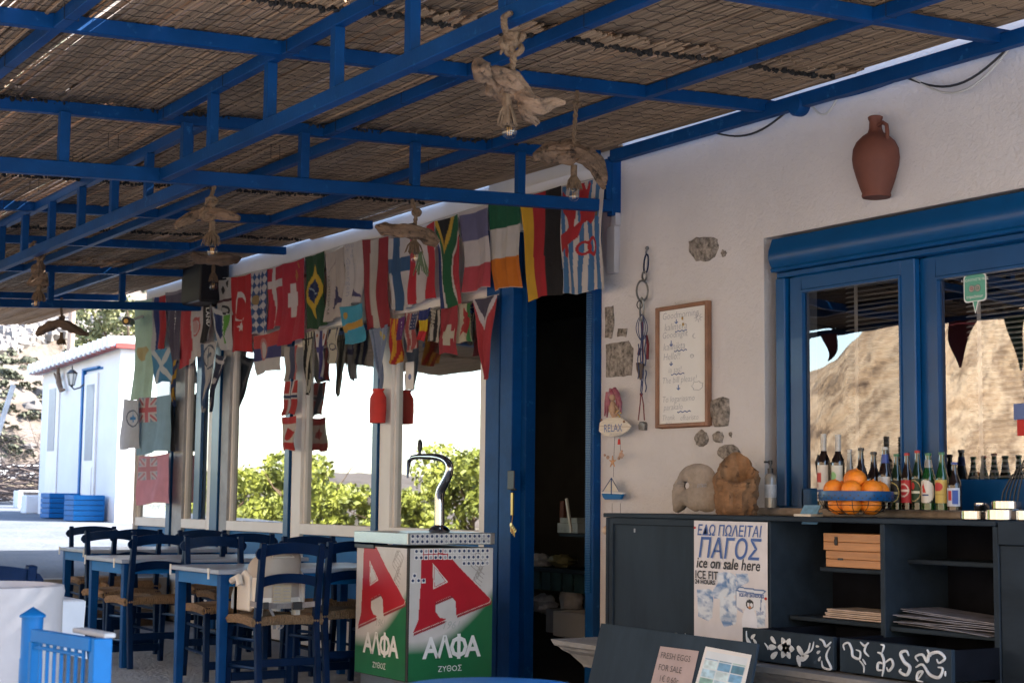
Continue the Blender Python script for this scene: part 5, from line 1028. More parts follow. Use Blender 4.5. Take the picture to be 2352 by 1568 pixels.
flag('blue and white lozenge flag with a small crest', (580, 627), (616, 619), (618, 762), (578, 769), pat('bcb8bc', ('fn', loz, '304e80'), ('e', .38, .45, .16, .08, '98805a')), .10)
flag('red flag with white crescent and star', (535, 637), (580, 628), (578, 810), (533, 807), pat('ae262e', ('e', .42, .40, .26, .20, 'cfc6c6'), ('e', .46, .43, .19, .155, 'ae262e'), ('p', [(.42, .66), (.50, .60), (.55, .66), (.66, .66), (.56, .69), (.60, .75), (.50, .71), (.40, .74), (.44, .69), (.34, .67)], 'cfc6c6')), .10)
flag('grey white banner with dark splashes above the green and blue club flag', (505, 644), (534, 637), (535, 722), (504, 728), pat('a8a6a6', ('p', [(.2, .25), (.35, .15), (.5, .3), (.3, .4)], '222226'), ('p', [(.6, .08), (.85, .05), (.8, .25)], '222226'), ('h', .55, .62, '4a2a34'), ('e', .6, .85, .3, .13, '2a2a30'), ('e', .6, .85, .18, .07, 'a0a0a0')), .10)
flag('white club flag with blue and green fields reading YCC', (488, 702), (534, 722), (533, 806), (500, 798), pat('bcbcc0', ('p', [(.1, .15), (.55, .12), (.50, .62), (.35, .75)], '26386a'), ('p', [(.62, .1), (.95, .0), (.75, .6), (.50, .85), (.5, .5)], '5a9a3c')), .10, text=(('YCC', .52, .42, .085, -math.pi/2-.2, 'inkwhite'),))
flag('narrow black flag with white lettering at its edge', (470, 690), (491, 688), (488, 782), (469, 786), pat('26242a', ('v', .8, 1, '8a8890')), .10, text=(('LAND', .45, .4, .07, -math.pi/2, 'inkwhite'),))
flag('red and white upright flag with a red crest on the white half', (420, 668), (472, 650), (462, 819), (411, 850), wavy(pat('c4bcbc', ('v', 0, .48, 'b43a44'), ring(.74, .56, .16, .12, .12, 'b86060'), ('e', .74, .56, .11, .09, 'c09898'), ('l', (.6, .45), (.9, .46), .02, 'b86060')), .05, 2), .10)
flag('grey violet banner with slanting white script', (382, 672), (421, 664), (414, 826), (396, 838), pat('5a5468', ('h', .0, .04, '8a8490')), .10, text=(('D-Marin', .52, .46, .11, -math.pi/2, 'inkwhite'),))
flag('narrow flag of white, blue and red stripes near the glazing end', (352, 683), (383, 677), (382, 800), (356, 804), wavy(pat('a83038', ('v', 0, .22, 'bcbcc4'), ('v', .22, .55, '34407c')), .06), .09)
flag('long pale green faded flag with an orange shape at the left end', (313, 690), (352, 685), (351, 912), (304, 918), pat('b4d4c2', ('fn', lambda U, V: (V > .48) & (V < .62) & (abs(U-.5) < .32*np.clip(1-abs(V-.52)*6, 0, 1)), 'b8a878')), .10)
# lower flags -------------------------------------------------------
flag('pale blue flag with white diagonal cross', (352, 803), (394, 797), (400, 876), (357, 881), pat('3f82ae', ('l', (0, 0), (1, 1), .09, 'c4ccd0'), ('l', (1, 0), (0, 1), .09, 'c4ccd0')), .09)
flag('faded grey blue ensign with red and white cross canton', (322, 913), (398, 905), (392, 1034), (322, 1044), jack(.0, .0, .55, .45, base('8eafc2')), .12, 60, 80)
flag('faded pink ensign with pale cross canton, lowest flag at the left end', (323, 1048), (393, 1040), (391, 1155), (319, 1158), jack(.03, .04, .6, .5, base('dc98a8'), 'c88890', 'd0c4ca', 'a0acbc'), .12, 60, 80)
flag('thin white flag with a blue compass rose at the building corner', (288, 915), (322, 918), (321, 1031), (282, 1031), pat('bcbcc0', ring(.62, .38, .38, .17, .07, '3a4458'), ('l', (.62, .24), (.62, .52), .03, '3a7ab0'), ('l', (.42, .38), (.82, .38), .03, '3a7ab0'), ('l', (.52, .32), (.72, .44), .02, '3a7ab0'), ('l', (.72, .32), (.52, .44), .02, '3a7ab0')), .15)
flag('black ragged flag hanging beside the grey blue ensign', (385, 922), (404, 898), (404, 1036), (378, 1024), pat('23242c', ('p', [(.1, .2), (.9, .1), (.9, .2), (.2, .3)], '34363e'), ('h', .5, .54, '15151a')), .08)
def trip(TL, TR, tip): return TL, TR, (tip[0]+1.2, tip[1]), (tip[0]-1.2, tip[1])
def pen(lab, TL, TR, tip, pf, **k): a, b_, c_, d_ = trip(TL, TR, tip); return flag(lab, a, b_, c_, d_, pf, tri=True, name='pennant', group='pennants among the flags', **k)
pen('grey and red triangular pennant by the blue door', (1088, 688), (1146, 676), (1117, 868), pat('a8363e', ('p', [(0, -.01), (1, -.01), (1, .02), (.54, .40), (.46, .40), (0, .02)], 'c4bcc0'), ('p', [(.10, -.01), (.90, -.01), (.5, .28)], '4c4658')), dist=.12)
pen('long yellow and blue pennant at a window post', (399, 826), (411, 824), (401, 932), pat('2a3a62', ('fn', lambda U, V: np.sin(V*16+U*3) > 0, 'a8842c')), dist=.10, nu=16)
pen('blue and white pennant with an oval emblem', (464, 790), (502, 784), (472, 946), pat('b4b2b4', ('v', 0, .22, '3e5a80'), ('p', [(1, .3), (.4, .9), (1, 1)], '4a6488'), ring(.55, .20, .36, .17, .08, '50586a'), ('l', (.55, .08), (.55, .3), .03, '50586a'), ('l', (.4, .2), (.7, .16), .03, '50586a')), dist=.12)
pen('dark and white striped pennant ending in a curl', (498, 812), (524, 818), (484, 944), pat('2a2e48', ('l', (0, .1), (1, .12), .03, 'b8b4b8'), ('l', (.9, 0), (.4, 1), .07, 'b8b4b8'), ('e', .4, .45, .2, .05, 'b8b4b8')), dist=.10, nu=20)
pen('black and white patterned pennant under the green flag', (695, 765), (725, 758), (709, 904), pat('b4ae9e', ('fn', lambda U, V: np.sin(U*22+V*5) > .1, '1c1c20'), ('h', 0, .12, '1c1c20'), ('fn', lambda U, V: (V < .10) & (np.sin(U*30) > 0), 'b4ae9e')), dist=.10)
pen('grey blue scarf like pennant at the fourth window post', (850, 757), (894, 744), (876, 890), pat('7a86a0', ('l', (.2, 0), (.5, 1), .04, '5a6a88'), ('l', (.6, .1), (.9, .2), .04, 'b0a060'), ('l', (.8, 0), (.55, 1), .05, '98a4b8')), dist=.11)
flag('flag of red, blue and white bands with a crest, below the lozenge flag', (588, 772), (647, 757), (646, 850), (592, 860), pat('bcb8b8', ('h', 0, .34, 'b03c3c'), ('h', .34, .66, '3c3c70'), ('e', .34, .38, .13, .30, 'b07070'), ('e', .34, .40, .08, .22, 'b8b0b0')), .11, 50, 60)
flag('faded grey, white and red upright flag above the small cross flag', (657, 796), (688, 791), (687, 871), (658, 874), pat('a8a29c', ('v', .40, .78, '484e66'), ('v', .78, 1, 'a84848')), .10, 24, 50)
flag('red flag with dark blue and white cross on the window post', (659, 874), (687, 872), (679, 951), (645, 952), pat('a83838', ('h', .38, .56, 'c0b8b8'), ('v', .42, .76, 'c0b8b8'), ('h', .43, .51, '2a3458'), ('v', .50, .68, '2a3458')), .10, 30, 50)
flag('small red and white flag with a red maple leaf shape', (652, 957), (683, 954), (682, 1032), (650, 1035), pat('c4b8b0', ('h', 0, .22, 'b03434'), ('h', .78, 1, 'b03434'), ('p', [(.5, .30), (.68, .42), (.85, .45), (.72, .58), (.60, .66), (.5, .72), (.40, .64), (.22, .58), (.30, .46), (.36, .42)], 'a83030')), .10, 30, 50)
flag('narrow white flag with violet cross and a crest', (727, 760), (756, 753), (746, 868), (738, 868), pat('bcb8b8', ('v', .36, .58, '3c3870'), ('h', .34, .46, '3c3870'), ('e', .78, .16, .14, .08, 'a05838'), ('e', .2, .1, .08, .04, 'a05838')), .10, 26, 60)
flag('white and dark blue striped flag with a six pointed star', (757, 756), (785, 750), (778, 832), (750, 833), wavy(pat('b4ae9e', ('v', .12, .30, '26284c'), ('v', .72, .90, '26284c'), ring(.52, .52, .14, .09, .14, '26284c')), .04), .10, 26, 50)
flag('turquoise flag with an orange band and small sun', (783, 705), (836, 696), (840, 783), (792, 793), pat('3f96b4', ('p', [(0, .52), (1, .38), (1, .56), (0, .70)], 'b88e40'), ('e', .25, .25, .11, .10, 'b09048')), .12, 46, 60)
flag('yellow and red striped flag with violet canton', (900, 731), (933, 727), (928, 832), (893, 836), wavy(pat('b84a24', *[('v', .04+.2*i, .13+.2*i, 'c8922c') for i in range(5)]), .05, 2.4), .11, 40, 70)
for o_ in list(bpy.data.objects):
    if o_.get('label', '') == 'yellow and red striped flag with violet canton':
        me_ = o_.data; u_, v_ = np.meshgrid(np.linspace(0, 1, 41), np.linspace(0, 1, 71)); U, V = u_.ravel(), v_.ravel(); C_ = wavy(pat('a02a28', *[('v', .0+.24*i, .11+.24*i, 'c8922c') for i in range(5)]), .05, 2.4)(U, V); mk = (U > .60) & (V < .5); C_[mk] = H_('5a2a68'); C_[mk & (abs(U-.82) < .08) & (np.sin(V*70) > -.2) & (V > .06) & (V < .44)] = H_('c0b4c0')
        me_.color_attributes['pattern'].data.foreach_set('color', np.concatenate([C_, np.ones((len(C_), 1))], 1).ravel().astype(np.float32))
flag('small flag of red and white stripes with starred blue canton', (934, 718), (966, 716), (960, 802), (934, 808), wavy(pat('b8a8a0', *[('v', .0+.22*i, .11+.22*i, 'a05050') for i in range(5)], ('r', .55, 0, 1, .45, '3c4468'), ('fn', lambda U, V: (U > .57) & (V < .43) & (np.sin(U*62) > .6) & (np.sin(V*72) > .6), 'c0c0c4')), .04, 2), .10, 44, 90)
flag('small flag of blue, yellow and red bands', (966, 713), (993, 706), (980, 784), (966, 776), pat('c0323a', ('h', 0, .36, '26326e'), ('h', .36, .72, 'd0b028')), .11, 24, 50)
flag('black and white striped flag with dark specks', (993, 707), (1019, 710), (1012, 786), (980, 785), wavy(pat('b0a89c', *[('v', .05+.25*i, .17+.25*i, '1e1c20') for i in range(4)], ('r', 0, 0, .55, .5, 'b0a89c'), ('fn', lambda U, V: (U < .55) & (V < .5) & (np.sin(U*40) > .3) & (np.sin(V*60) > .3), '1e1c20')), .03), .10, 36, 70)
flag('small dark red flag with white cross low beside the dragon flag', (1019, 709), (1055, 700), (1049, 815), (1007, 813), pat('96303a', ('r', .30, .50, .86, .66, 'b8b0a0'), ('r', .48, .36, .70, .82, 'b8b0a0')), .12, 36, 70)
flag('white and green flag with a red dragon', (1057, 696), (1087, 693), (1089, 787), (1053, 786), pat('b8ae9a', ('v', .68, 1, '2c6a38'), ('p', [(.40, .14), (.52, .10), (.70, .25), (.66, .33), (.80, .45), (.72, .52), (.86, .62), (.64, .66), (.66, .80), (.52, .72), (.40, .86), (.44, .68), (.34, .60), (.52, .50), (.40, .42), (.55, .36), (.38, .28), (.34, .18)], 'a03032')), .09, 44, 70)
# cords the flags hang from
CR_ = [(500, 640), (535, 636), (616, 617), (703, 590), (792, 562), (895, 541), (1003, 505), (1058, 487), (1124, 468), (1200, 450), (1293, 428), (1395, 402)]
b = MB(); b.tube([wpt(*p, D-.085) for p in CR_], .003, 5); top('bunting_rope', b, 'cable', 'thin cord carrying the upper row of flags', 'cord')
CR2 = [(465, 787), (502, 783), (588, 771), (695, 764), (757, 754), (836, 741), (900, 731), (993, 707), (1057, 695), (1146, 676)]
b = MB(); b.tube([wpt(*p, D-.085) for p in CR2], .003, 5); top('bunting_rope', b, 'cable', 'thin cord carrying the lower row of small flags', 'cord')
# red hanging bag, decals on the panes, sun and star stickers
p = wpt(868, 935, D-.10); BGt = thing('red_bag', 'red cloth bag with a twisted neck hanging by the window post', 'bag', (p.x, p.y, wpt(868, 972, D-.1).z))
b = MB(); zt = wpt(868, 893, D-.1).z; zb = wpt(868, 972, D-.1).z; hB = zt-zb; Mx = Matrix.Scale(.55, 4, (0, 1, 0)); b.lathe([(.0, 0), (.085, .004), (.092, .10), (.088, hB*.75), (.062, hB*.88), (.055, hB*.92), (.07, hB)], (p.x, p.y, zb), 16, Mx); b.build('bag', 'redcloth', BGt)
b = MB(); b.tube([(p.x, p.y, zt-.01), (p.x+.02, p.y+.02, zt+.12)], .004, 5); b.build('string', 'wire', BGt)
def decal(nm, lab, px, py, r1, r2, n, m='chalk'):
    c = wpt(px, py, D+.012); b = MB(); b.prism([((r1 if i % 2 == 0 else r2)*math.cos(math.pi*i/n+.3), (r1 if i % 2 == 0 else r2)*math.sin(math.pi*i/n+.3)*1.0) for i in range(2*n)], c, WX, WZv, .0006); top(nm, b, m, lab, 'sticker', 'star stickers on the window panes')
decal('star_sticker', 'white star sticker higher on the fourth pane', 848, 1148, .045, .02, 8); decal('star_sticker', 'white star sticker at the lower edge of the fourth pane', 819, 1200, .045, .02, 8)
p, q = wpt(997, 812, D+.012), wpt(1015, 893, D+.012)
b = MB(); p, q = wpt(932, 832, D+.011), wpt(950, 893, D+.011); ST = thing('window_notice', 'small white notice with a blue round wave mark on the fifth pane', 'notice', (p.x, D, q.z)); b.box((p.x, D+.010, q.z), (q.x, D+.0115, p.z)); b.build('sheet', 'paper', ST); b = MB(); c = wpt(941, 865, D+.0095); b.prism([(.022*math.cos(a), .022*math.sin(a)) for a in np.linspace(0, 6.28, 14)[:-1]], c, WX, WZv, .0006); b.build('round_mark', 'inkblue', ST)
# speaker box, cctv camera
p, q = wpt(451, 621, D-.12), wpt(503, 694, D-.12); SPK = thing('loudspeaker', 'black loudspeaker box mounted at the far girder end', 'loudspeaker', ((p.x+q.x)/2, D-.2, q.z)); b = MB(); b.box((p.x+.1, D-.30, q.z), (q.x-.02, D-.02, p.z)); b.build('cabinet', 'black', SPK, bevel=.01); b = MB(); b.box((q.x-.019, D-.28, q.z+.02), (q.x-.012, D-.04, p.z-.02)); b.build('grille', 'dark', SPK)
c = Vector(yp(290, 737, D-.35)); CM = thing('security_camera', 'white bullet security camera at the far corner of the glazing', 'camera', tuple(c)); dr_ = Vector((.75, -.45, -.05)).normalized(); b = MB(); b.tube([c-dr_*.20, c-dr_*.02, c], [.045, .045, .045], 16); b.build('body', 'iron', CM)
b = MB(); b.tube([c, c+dr_*.006], .04, 16); b.build('face', 'black', CM); b = MB(); b.tube([c+dr_*.006, c+dr_*.012], .022, 14); b.build('lens', 'keys', CM); b = MB(); b.tube([c-dr_*.14, c-dr_*.14+Vector((-.02, .12, .06)), (c.x-.15, D, c.z+.1)], .014, 8); b.build('bracket', 'white', CM)
# ================================================================== DRIFTWOOD LAMPS
R0 = Vector(_r); 
def lamp(lab, anchor, rope, wood, tass, bulb, wr=.045, m='driftwood', seed=0, plume=None, knot=None):
    """anchor = 3D point on the beam; other arguments are sight-line points at the anchor's distance"""
    rr = random.Random(seed); t_ = float((Vector(anchor)-Vector(EYE)).dot(Vector(FW))); k = t_/FPX; f = lambda x, y, o=0: Vector(dp(x, y, t_+o))
    T = thing('driftwood_lamp', lab, 'pendant lamp', tuple(anchor), 'driftwood pendant lamps under the pergola')
    pts = [f(*p) for p in rope]; b = MB()
    # two strand twisted rope
    L_ = [pts[0]]; 
    for i in range(len(pts)-1):
        for j in range(1, 9): L_.append(pts[i].lerp(pts[i+1], j/8))
    for s in (0, math.pi):
        sp = [p+(R0*math.cos(s+i*1.1)+Vector(FW)*math.sin(s+i*1.1))*.0055 for i, p in enumerate(L_)]; b.tube(sp, .0075, 6)
    b.build('rope', 'rope', T)
    if knot:
        b = MB()
        for kx, ky, kr in knot:
            c = f(kx, ky); a0 = rr.uniform(0, 6); b.tube([c+R0*kr*math.cos(a0+a)*k*1.0+Vector((0, 0, 1))*kr*math.sin(a0+a)*k*.8+Vector(FW)*.012*math.sin(a*2) for a in np.linspace(0, 9.5, 26)], .0105, 7)
            b.tube([c, c+R0*k*kr*1.3*math.cos(a0)+Vector((0, 0, .01)), c+R0*k*kr*1.7*math.cos(a0)+Vector((0, 0, -.02))], [.009, .012, .004], 6)
        b.build('knot', 'rope', T)
    for wi, (path, rad) in enumerate(wood):
        P = [f(x, y, .03*math.sin(i*1.3+seed)) for i, (x, y) in enumerate(path)]; Q = []; Rr = []; NS = 26
        for i in range(len(P)-1):
            p0, p1, p2, p3 = P[max(i-1, 0)], P[i], P[i+1], P[min(i+2, len(P)-1)]
            for j in range(9): t = j/9; Q.append(.5*((2*p1)+(-p0+p2)*t+(2*p0-5*p1+4*p2-p3)*t*t+(-p0+3*p1-3*p2+p3)*t**3)); Rr.append((rad[i]*(1-t)+rad[i+1]*t)*k)
        Q.append(P[-1]); Rr.append(rad[-1]*k); b0 = MB(); b0.tube(Q, Rr, NS); b = MB(); b.f = b0.f; b.sm = True
        for q_, v in enumerate(b0.v):
            i_, a_ = divmod(q_, NS); c_ = Q[i_]; v = Vector(v); th = abs(a_-NS/2)/NS*2
            g_ = .72+.62*float(vnoise(th*7+seed, i_*.13+seed*3))+.60*(float(vnoise(th*16+5, i_*.16+seed))-.5)+.30*(float(vnoise(i_*.30+seed*5+wi*9, th*2))-.5)
            b.v.append(tuple(c_+(v-c_)*g_))
        o = b.build('driftwood', m, T, smooth=True)
    x0_, x1_, yt, yb = tass; cx_ = (x0_+x1_)/2; b = MB(); n = 52
    top_ = f(cx_, yt); hw = (x1_-x0_)/2*k; hh_ = (yb-yt)*k
    b.tube([top_+Vector((0, 0, .05)), top_, top_-Vector((0, 0, .012))], .016, 8)
    for i in range(n):
        a = 2*math.pi*i/n+rr.uniform(-.1, .1); r_ = hw*rr.uniform(.25, 1.0); e = top_-Vector((0, 0, hh_*rr.uniform(.85, 1.02))); d = R0*math.cos(a)+Vector((_h[0], _h[1], 0))*math.sin(a)
        b.tube([top_+d*.010, top_-Vector((0, 0, hh_*.4))+d*r_*.72, e+d*r_+Vector((rr.uniform(-.006, .006), 0, 0))], [.003, .0036, .0022], 5)
    b.build('tassel', 'rope', T)
    bx, by, br = bulb; c = f(bx, by); rb = br*k
    b = MB(); b.lathe([(.010, 0), (.013, .006), (.013, .03), (.010, .035)], (c.x, c.y, c.z+rb*.98), 14); b.build('socket', 'black', T)
    b = MB(); b.lathe([(0.0, -rb)]+[(rb*math.cos(a), rb*math.sin(a)) for a in np.linspace(-1.45, 1.1, 14)]+[(.012, rb*1.05)], c, 22); b.build('bulb', 'bulb', T)
    b = MB()
    for s in (-.3, .0, .3): b.tube([(c+R0*rb*s+Vector((0, 0, rb*.75))), (c+R0*rb*s*.8-Vector((0, 0, rb*.5)))], .0018, 4)
    b.build('filament', 'keys', T)
    if plume:
        b = MB()
        for i in range(16): a = rr.uniform(-1, 1); s0 = f(plume[0]+rr.uniform(-4, 4), plume[1]); b.tube([s0, s0+R0*.02*a-Vector((0, 0, .05)), s0+R0*.05*a-Vector((0, 0, rr.uniform(.08, .14)))], .003, 4)
        b.build('dried_sprig', 'leafdark', T)
    return T
def on_rafter(px, py, X, off=0): return Vector(xp(px, py, X))
aA = Vector(yp(1163, 60, 2.725)); lamp('largest nearest driftwood lamp with big rope knot and forked root', aA, [(1172, 30), (1157, 40), (1158, 62), (1166, 80), (1172, 105), (1180, 125), (1176, 160), (1178, 185)],
     [([(1096, 140), (1108, 165), (1122, 175), (1140, 195), (1160, 210), (1200, 225), (1228, 228)], [9, 22, 13, 25, 20, 15, 6]), ([(1115, 170), (1140, 168), (1175, 188), (1210, 215), (1225, 225)], [6, 15, 20, 11, 5]), ([(1190, 210), (1215, 235), (1240, 245), (1270, 235), (1298, 236)], [14, 16, 17, 11, 3]), ([(1195, 225), (1205, 255), (1220, 270), (1232, 282)], [9, 13, 9, 7]), ([(1125, 190), (1122, 212), (1130, 218)], [7, 6, 2])],
     (1138, 1192, 240, 292), (1170, 303, 17), m='driftwood', seed=3, knot=[(1168, 98, 17), (1180, 112, 18), (1176, 90, 14), (1192, 84, 10)])
aB = on_rafter(1325, 195, -6.09); lamp('driftwood lamp with long rope and drooping branch in front of the striped lion flag', aB, [(1325, 178), (1326, 215), (1322, 260), (1319, 300), (1319, 338)],
     [([(1226, 365), (1245, 352), (1280, 350), (1320, 350), (1350, 358), (1370, 375), (1385, 400), (1390, 425)], [4, 17, 20, 20, 17, 15, 9, 3]), ([(1330, 360), (1362, 385), (1378, 415), (1388, 434)], [12, 11, 7, 3])], (1296, 1340, 403, 436), (1318, 451, 12), seed=5, knot=[(1326, 240, 6)])
aC = on_rafter(945, 440, -7.5); lamp('driftwood lamp with green sprig hanging from the near truss in front of the cross flag', aC, [(940, 424), (947, 440), (948, 470), (956, 490), (953, 515)],
     [([(864, 520), (885, 526), (920, 530), (950, 532), (980, 542), (1006, 560)], [5, 13, 15, 16, 15, 8])], (930, 972, 552, 584), (955, 593, 11), seed=8, plume=(966, 578), knot=[(957, 488, 8)])
aD = on_rafter(490, 420, -7.5); lamp('driftwood lamp with pale broken branch, upper of the pair at left centre', aD, [(497, 396), (492, 430), (484, 455), (489, 480)],
     [([(402, 522), (420, 510), (450, 494), (478, 492), (510, 492), (552, 502)], [5, 10, 11, 15, 12, 5])], (462, 512, 530, 566), (488, 578, 12), seed=11, knot=[(487, 462, 10), (480, 495, 14)])
aE = on_rafter(490, 600, -12.05); lamp('brown driftwood lamp hanging lower behind the pale branch lamp', aE, [(492, 578), (491, 590), (490, 612)],
     [([(440, 582), (455, 592), (480, 598), (510, 598), (540, 596), (552, 592)], [5, 11, 13, 13, 9, 3])], (476, 504, 625, 648), (490, 657, 9), m='driftdark', seed=13)
aF = Vector(yp(75, 578, 3.0)); lamp('knotted driftwood lamp tied to the far truss at the left', aF, [(80, 555), (72, 562), (74, 578), (84, 590), (92, 600), (88, 625)],
     [([(62, 655), (75, 648), (90, 640), (100, 650), (104, 640)], [4, 9, 15, 12, 5]), ([(74, 618), (84, 622), (100, 628)], [8, 9, 6]), ([(90, 600), (92, 615), (88, 640)], [6, 10, 9])], (71, 107, 666, 692), (82, 697, 9), m='driftwood', seed=17, knot=[(92, 592, 8), (82, 615, 8)])
aG = on_rafter(141, 698, -13.75); lamp('flat arched driftwood lamp hanging leftmost against the hillside', aG, [(142, 684), (140, 705), (142, 725), (141, 742)],
     [([(84, 770), (98, 757), (120, 746), (142, 743), (165, 752), (188, 764), (205, 769)], [4, 9, 10, 10, 9, 6, 2])], (128, 154, 776, 792), (140, 797, 8), m='driftdark', seed=19, knot=[(143, 730, 5)])
# ================================================================== BEER COOLER WITH TAP
cx0, cx1, cy0, cy1 = -8.58, -7.945, 4.46, 5.03; CZ = .965
BC = thing('beer_cooler', 'beer dispensing cooler with red letter A and green and white vinyl on two sides', 'cooler', ((cx0+cx1)/2, (cy0+cy1)/2, 0))
b = MB(); b.box((cx0, cy0, .13), (cx1, cy1, .88)); b.build('body', 'black', BC, bevel=.006)
b = MB(); b.box((cx0-.012, cy0-.012, .898), (cx1+.012, cy1+.004, CZ)); b.build('worktop', 'steel', BC, bevel=.003)
b = MB(); b.box((cx0+.03, cy0+.03, .04), (cx1-.03, cy1-.03, .13)); b.build('base', 'steel', BC)
for x in (cx0+.06, cx1-.06):
    for y in (cy0+.06, cy1-.06): b = MB(); b.lathe([(.0, 0), (.022, 0), (.022, .04), (0, .04)], (x, y, 0), 12); b.build('foot', 'black', BC)
b = MB(); b.box((cx0+.0, cy0-.014, .865), (cx0+.24, cy0-.001, .888)); b.build('handle', 'black', BC, bevel=.002)
AP = [(.14, 0), (.40, 0), (.60, .15), (.985, .40), (.97, .425), (.56, .52), (.55, .40), (.50, .365), (.30, .415), (.30, .48), (.36, .535), (.44, .545), (.40, .56), (.04, .645), (.10, .55), (.125, .25), (.125, .1)]
AH = [(.28, .13), (.43, .255), (.29, .30)]
def acol(U, V):
    C = np.zeros((len(U), 3)); C[:] = H_('cac6c4'); nz = fbm(U*6, V*8, 4)
    cur = .70-.40*np.clip((U-.15)/.85, 0, 1)**1.7; g = np.clip((V-cur-.0)/.10, 0, 1); C = C*(1-g[:, None])+H_('1d6a42')*g[:, None]
    for cu, cv, sc in ((.80, .10, 1),):
        for i in range(6):
            a = (V-.02)/.33; xw = .78+.05*np.sin(V*38+i)+.02*i; C[(abs(U-xw) < .006) & (V > .02) & (V < .36-.03*i) & (U > .66)] = H_('9a9490')
    for off, col in ((.016, '8e1a26'),):
        m = inpoly(U-off*.6, V-off, AP); C[m & ~inpoly(U, V, AH)] = H_(col)
    c_ = inpoly(U, V, AP); h_ = inpoly(U, V, AH); h2 = inpoly((U-.335)*.80+.335, (V-.23)*.85+.23, AH)
    shr = lambda e: inpoly((U-.45)/(1-e)+.45, (V-.32)/(1-e)+.32, AP)
    C[c_] = H_('d8cfc8'); C[inpoly((U-.47)*1.018+.47, (V-.32)*1.02+.32, AP)] = H_('b01c2c'); C[c_ & h2] = H_('d8cfc8'); C[h_] = H_('b01c2c'); C[inpoly((U-.335)*1.14+.335, (V-.23)*1.1+.23, AH)] = H_('cac6c4')
    return C
H0, H1 = .135, .878
VL = grid('vinyl', 130, 190, lambda u, v: np.stack([cx0+.012+u*(cx1-cx0-.024), np.full(len(u), cy0-.0015), H1-v*(H1-H0)], 1), acol, 'sticker', BC, smooth=False)
VR = grid('vinyl', 150, 200, lambda u, v: np.stack([np.full(len(u), cx1+.0015), cy0+.012+u*(cy1-cy0-.014), H1-v*(H1-H0)], 1), acol, 'sticker', BC, smooth=False)
for o_, ux, wd in ((Vector((cx0, cy0-.002, 0)), WX, cx1-cx0), (Vector((cx1+.002, cy0, 0)), WY, cy1-cy0)):
    f_ = lambda u, z: planemap(o_+ux*wd*u+WZv*(z+.075), ux, WZv, .001)
    for ch_, u_ in (('A', .275), ('Λ', .435), ('O', .60), ('A', .765)): lettering('lettering', ch_, .165, f_(u_, .185), 'inkwhite', BC, sx=.95*wd/.6, bold=.0045)
    fo = f_(.60, .185); b = MB(); b.v = [tuple(fo(x, y)+(ux.cross(WZv))*dd_) for dd_ in (.0004, .0012) for x, y in ((-.011, -.012), (.011, -.012), (.011, .130), (-.011, .130))]; b.f = [(0, 1, 2, 3), (7, 6, 5, 4), (0, 4, 5, 1), (1, 5, 6, 2), (2, 6, 7, 3), (3, 7, 4, 0)]; b.build('lettering', 'inkwhite', BC)
    lettering('lettering', '1961', .062, f_(.50, .345), mat('grey_lettering', (.40, .42, .40), .6, .05, 5), BC, shear=.35); lettering('lettering', 'ZYΘOΣ', .046, f_(.50, .105), 'inkwhite', BC)
# small square stickers in rows: one sheet mesh each
sk = MB(); sd2 = MB(); rr = random.Random(4); c_ = 0
rows = [(.947, 0, 17), (.917, 0, 17), (.862, 1, 17), (.826, 1, 17), (.790, 11, 17)]
def stk(u, z, n_):
    y = cy0+.004+u*(cy1-cy0-.03); x = cx1+(.0135 if z > .897 else .0035); s = .0135; a = rr.uniform(-.12, .12)
    b = MB(); b.prism([(-s, -s), (s, -s), (s, s), (-s, s)], (x, y, z+rr.uniform(-.003, .003)), (0, math.cos(a), math.sin(a)), (0, -math.sin(a), math.cos(a)), .0006)
    o = b.build('small_sticker', 'paper', BC); b = MB(); b.prism([(.0088*math.cos(t), .0088*math.sin(t)) for t in np.linspace(0, 6.28, 11)[:-1]], (x+.0006, y, z), WY, WZv, .0005); b.build('dark_dot', 'print' if rr.random() > .12 else 'inkgrey', o)
for z, a0, a1 in rows:
    for i in range(a0, a1): stk((i+.5)/17, z, 0)
for u, z in ((.07, .725), (.12, .697), (.18, .697), (.05, .697)): stk(u, z, 0)
# chrome tap
TP = thing('beer_tap', 'chrome swan neck beer tap standing on the steel worktop', 'beer tap', (-8.2, 4.75, CZ))
tc = Vector((yp(1009, 1210, 4.75)[0], 4.75, CZ)); f = lambda px, py: Vector(yp(px, py, 4.75))
b = MB(); b.lathe([(0, 0), (.058, 0), (.064, .012), (.05, .03), (.03, .042), (.0, .045)], tc, 28); b.build('base', 'chrome', TP)
path = [(1009, 1205), (1009, 1170), (1009, 1145), (1013, 1125), (1023, 1105), (1030, 1090), (1033, 1075), (1029, 1062), (1017, 1053), (1000, 1049), (980, 1048), (962, 1048), (948, 1050)]
P = [f(*p) for p in path]; P2 = []
for i in range(len(P)-1):
    p0, p1, p2, p3 = P[max(i-1, 0)], P[i], P[i+1], P[min(i+2, len(P)-1)]
    for k_ in range(4): t = k_/4; P2.append(.5*((2*p1)+(-p0+p2)*t+(2*p0-5*p1+4*p2-p3)*t*t+(-p0+3*p1-3*p2+p3)*t**3))
P2.append(P[-1]); nP = len(P2); b = MB(); b.tube(P2, [.031-.010*min(1, i/(nP*.6)) if i < nP*.75 else .020-.006*(i-nP*.75)/(nP*.25) for i in range(nP)], 18); b.build('column', 'chrome', TP)
b = MB(); b.tube([f(948, 1050), f(940, 1056), f(938, 1068), f(936, 1097)], [.016, .015, .012, .006], 12); b.build('spout', 'chrome', TP)
b = MB(); b.tube([f(964, 1048), f(964, 1037), f(964, 1030)], [.008, .008, .014], 10); b.tube([f(964, 1032), f(965, 1018), f(964, 1010)], [.016, .015, .01], 10); b.build('lever', 'black', TP)
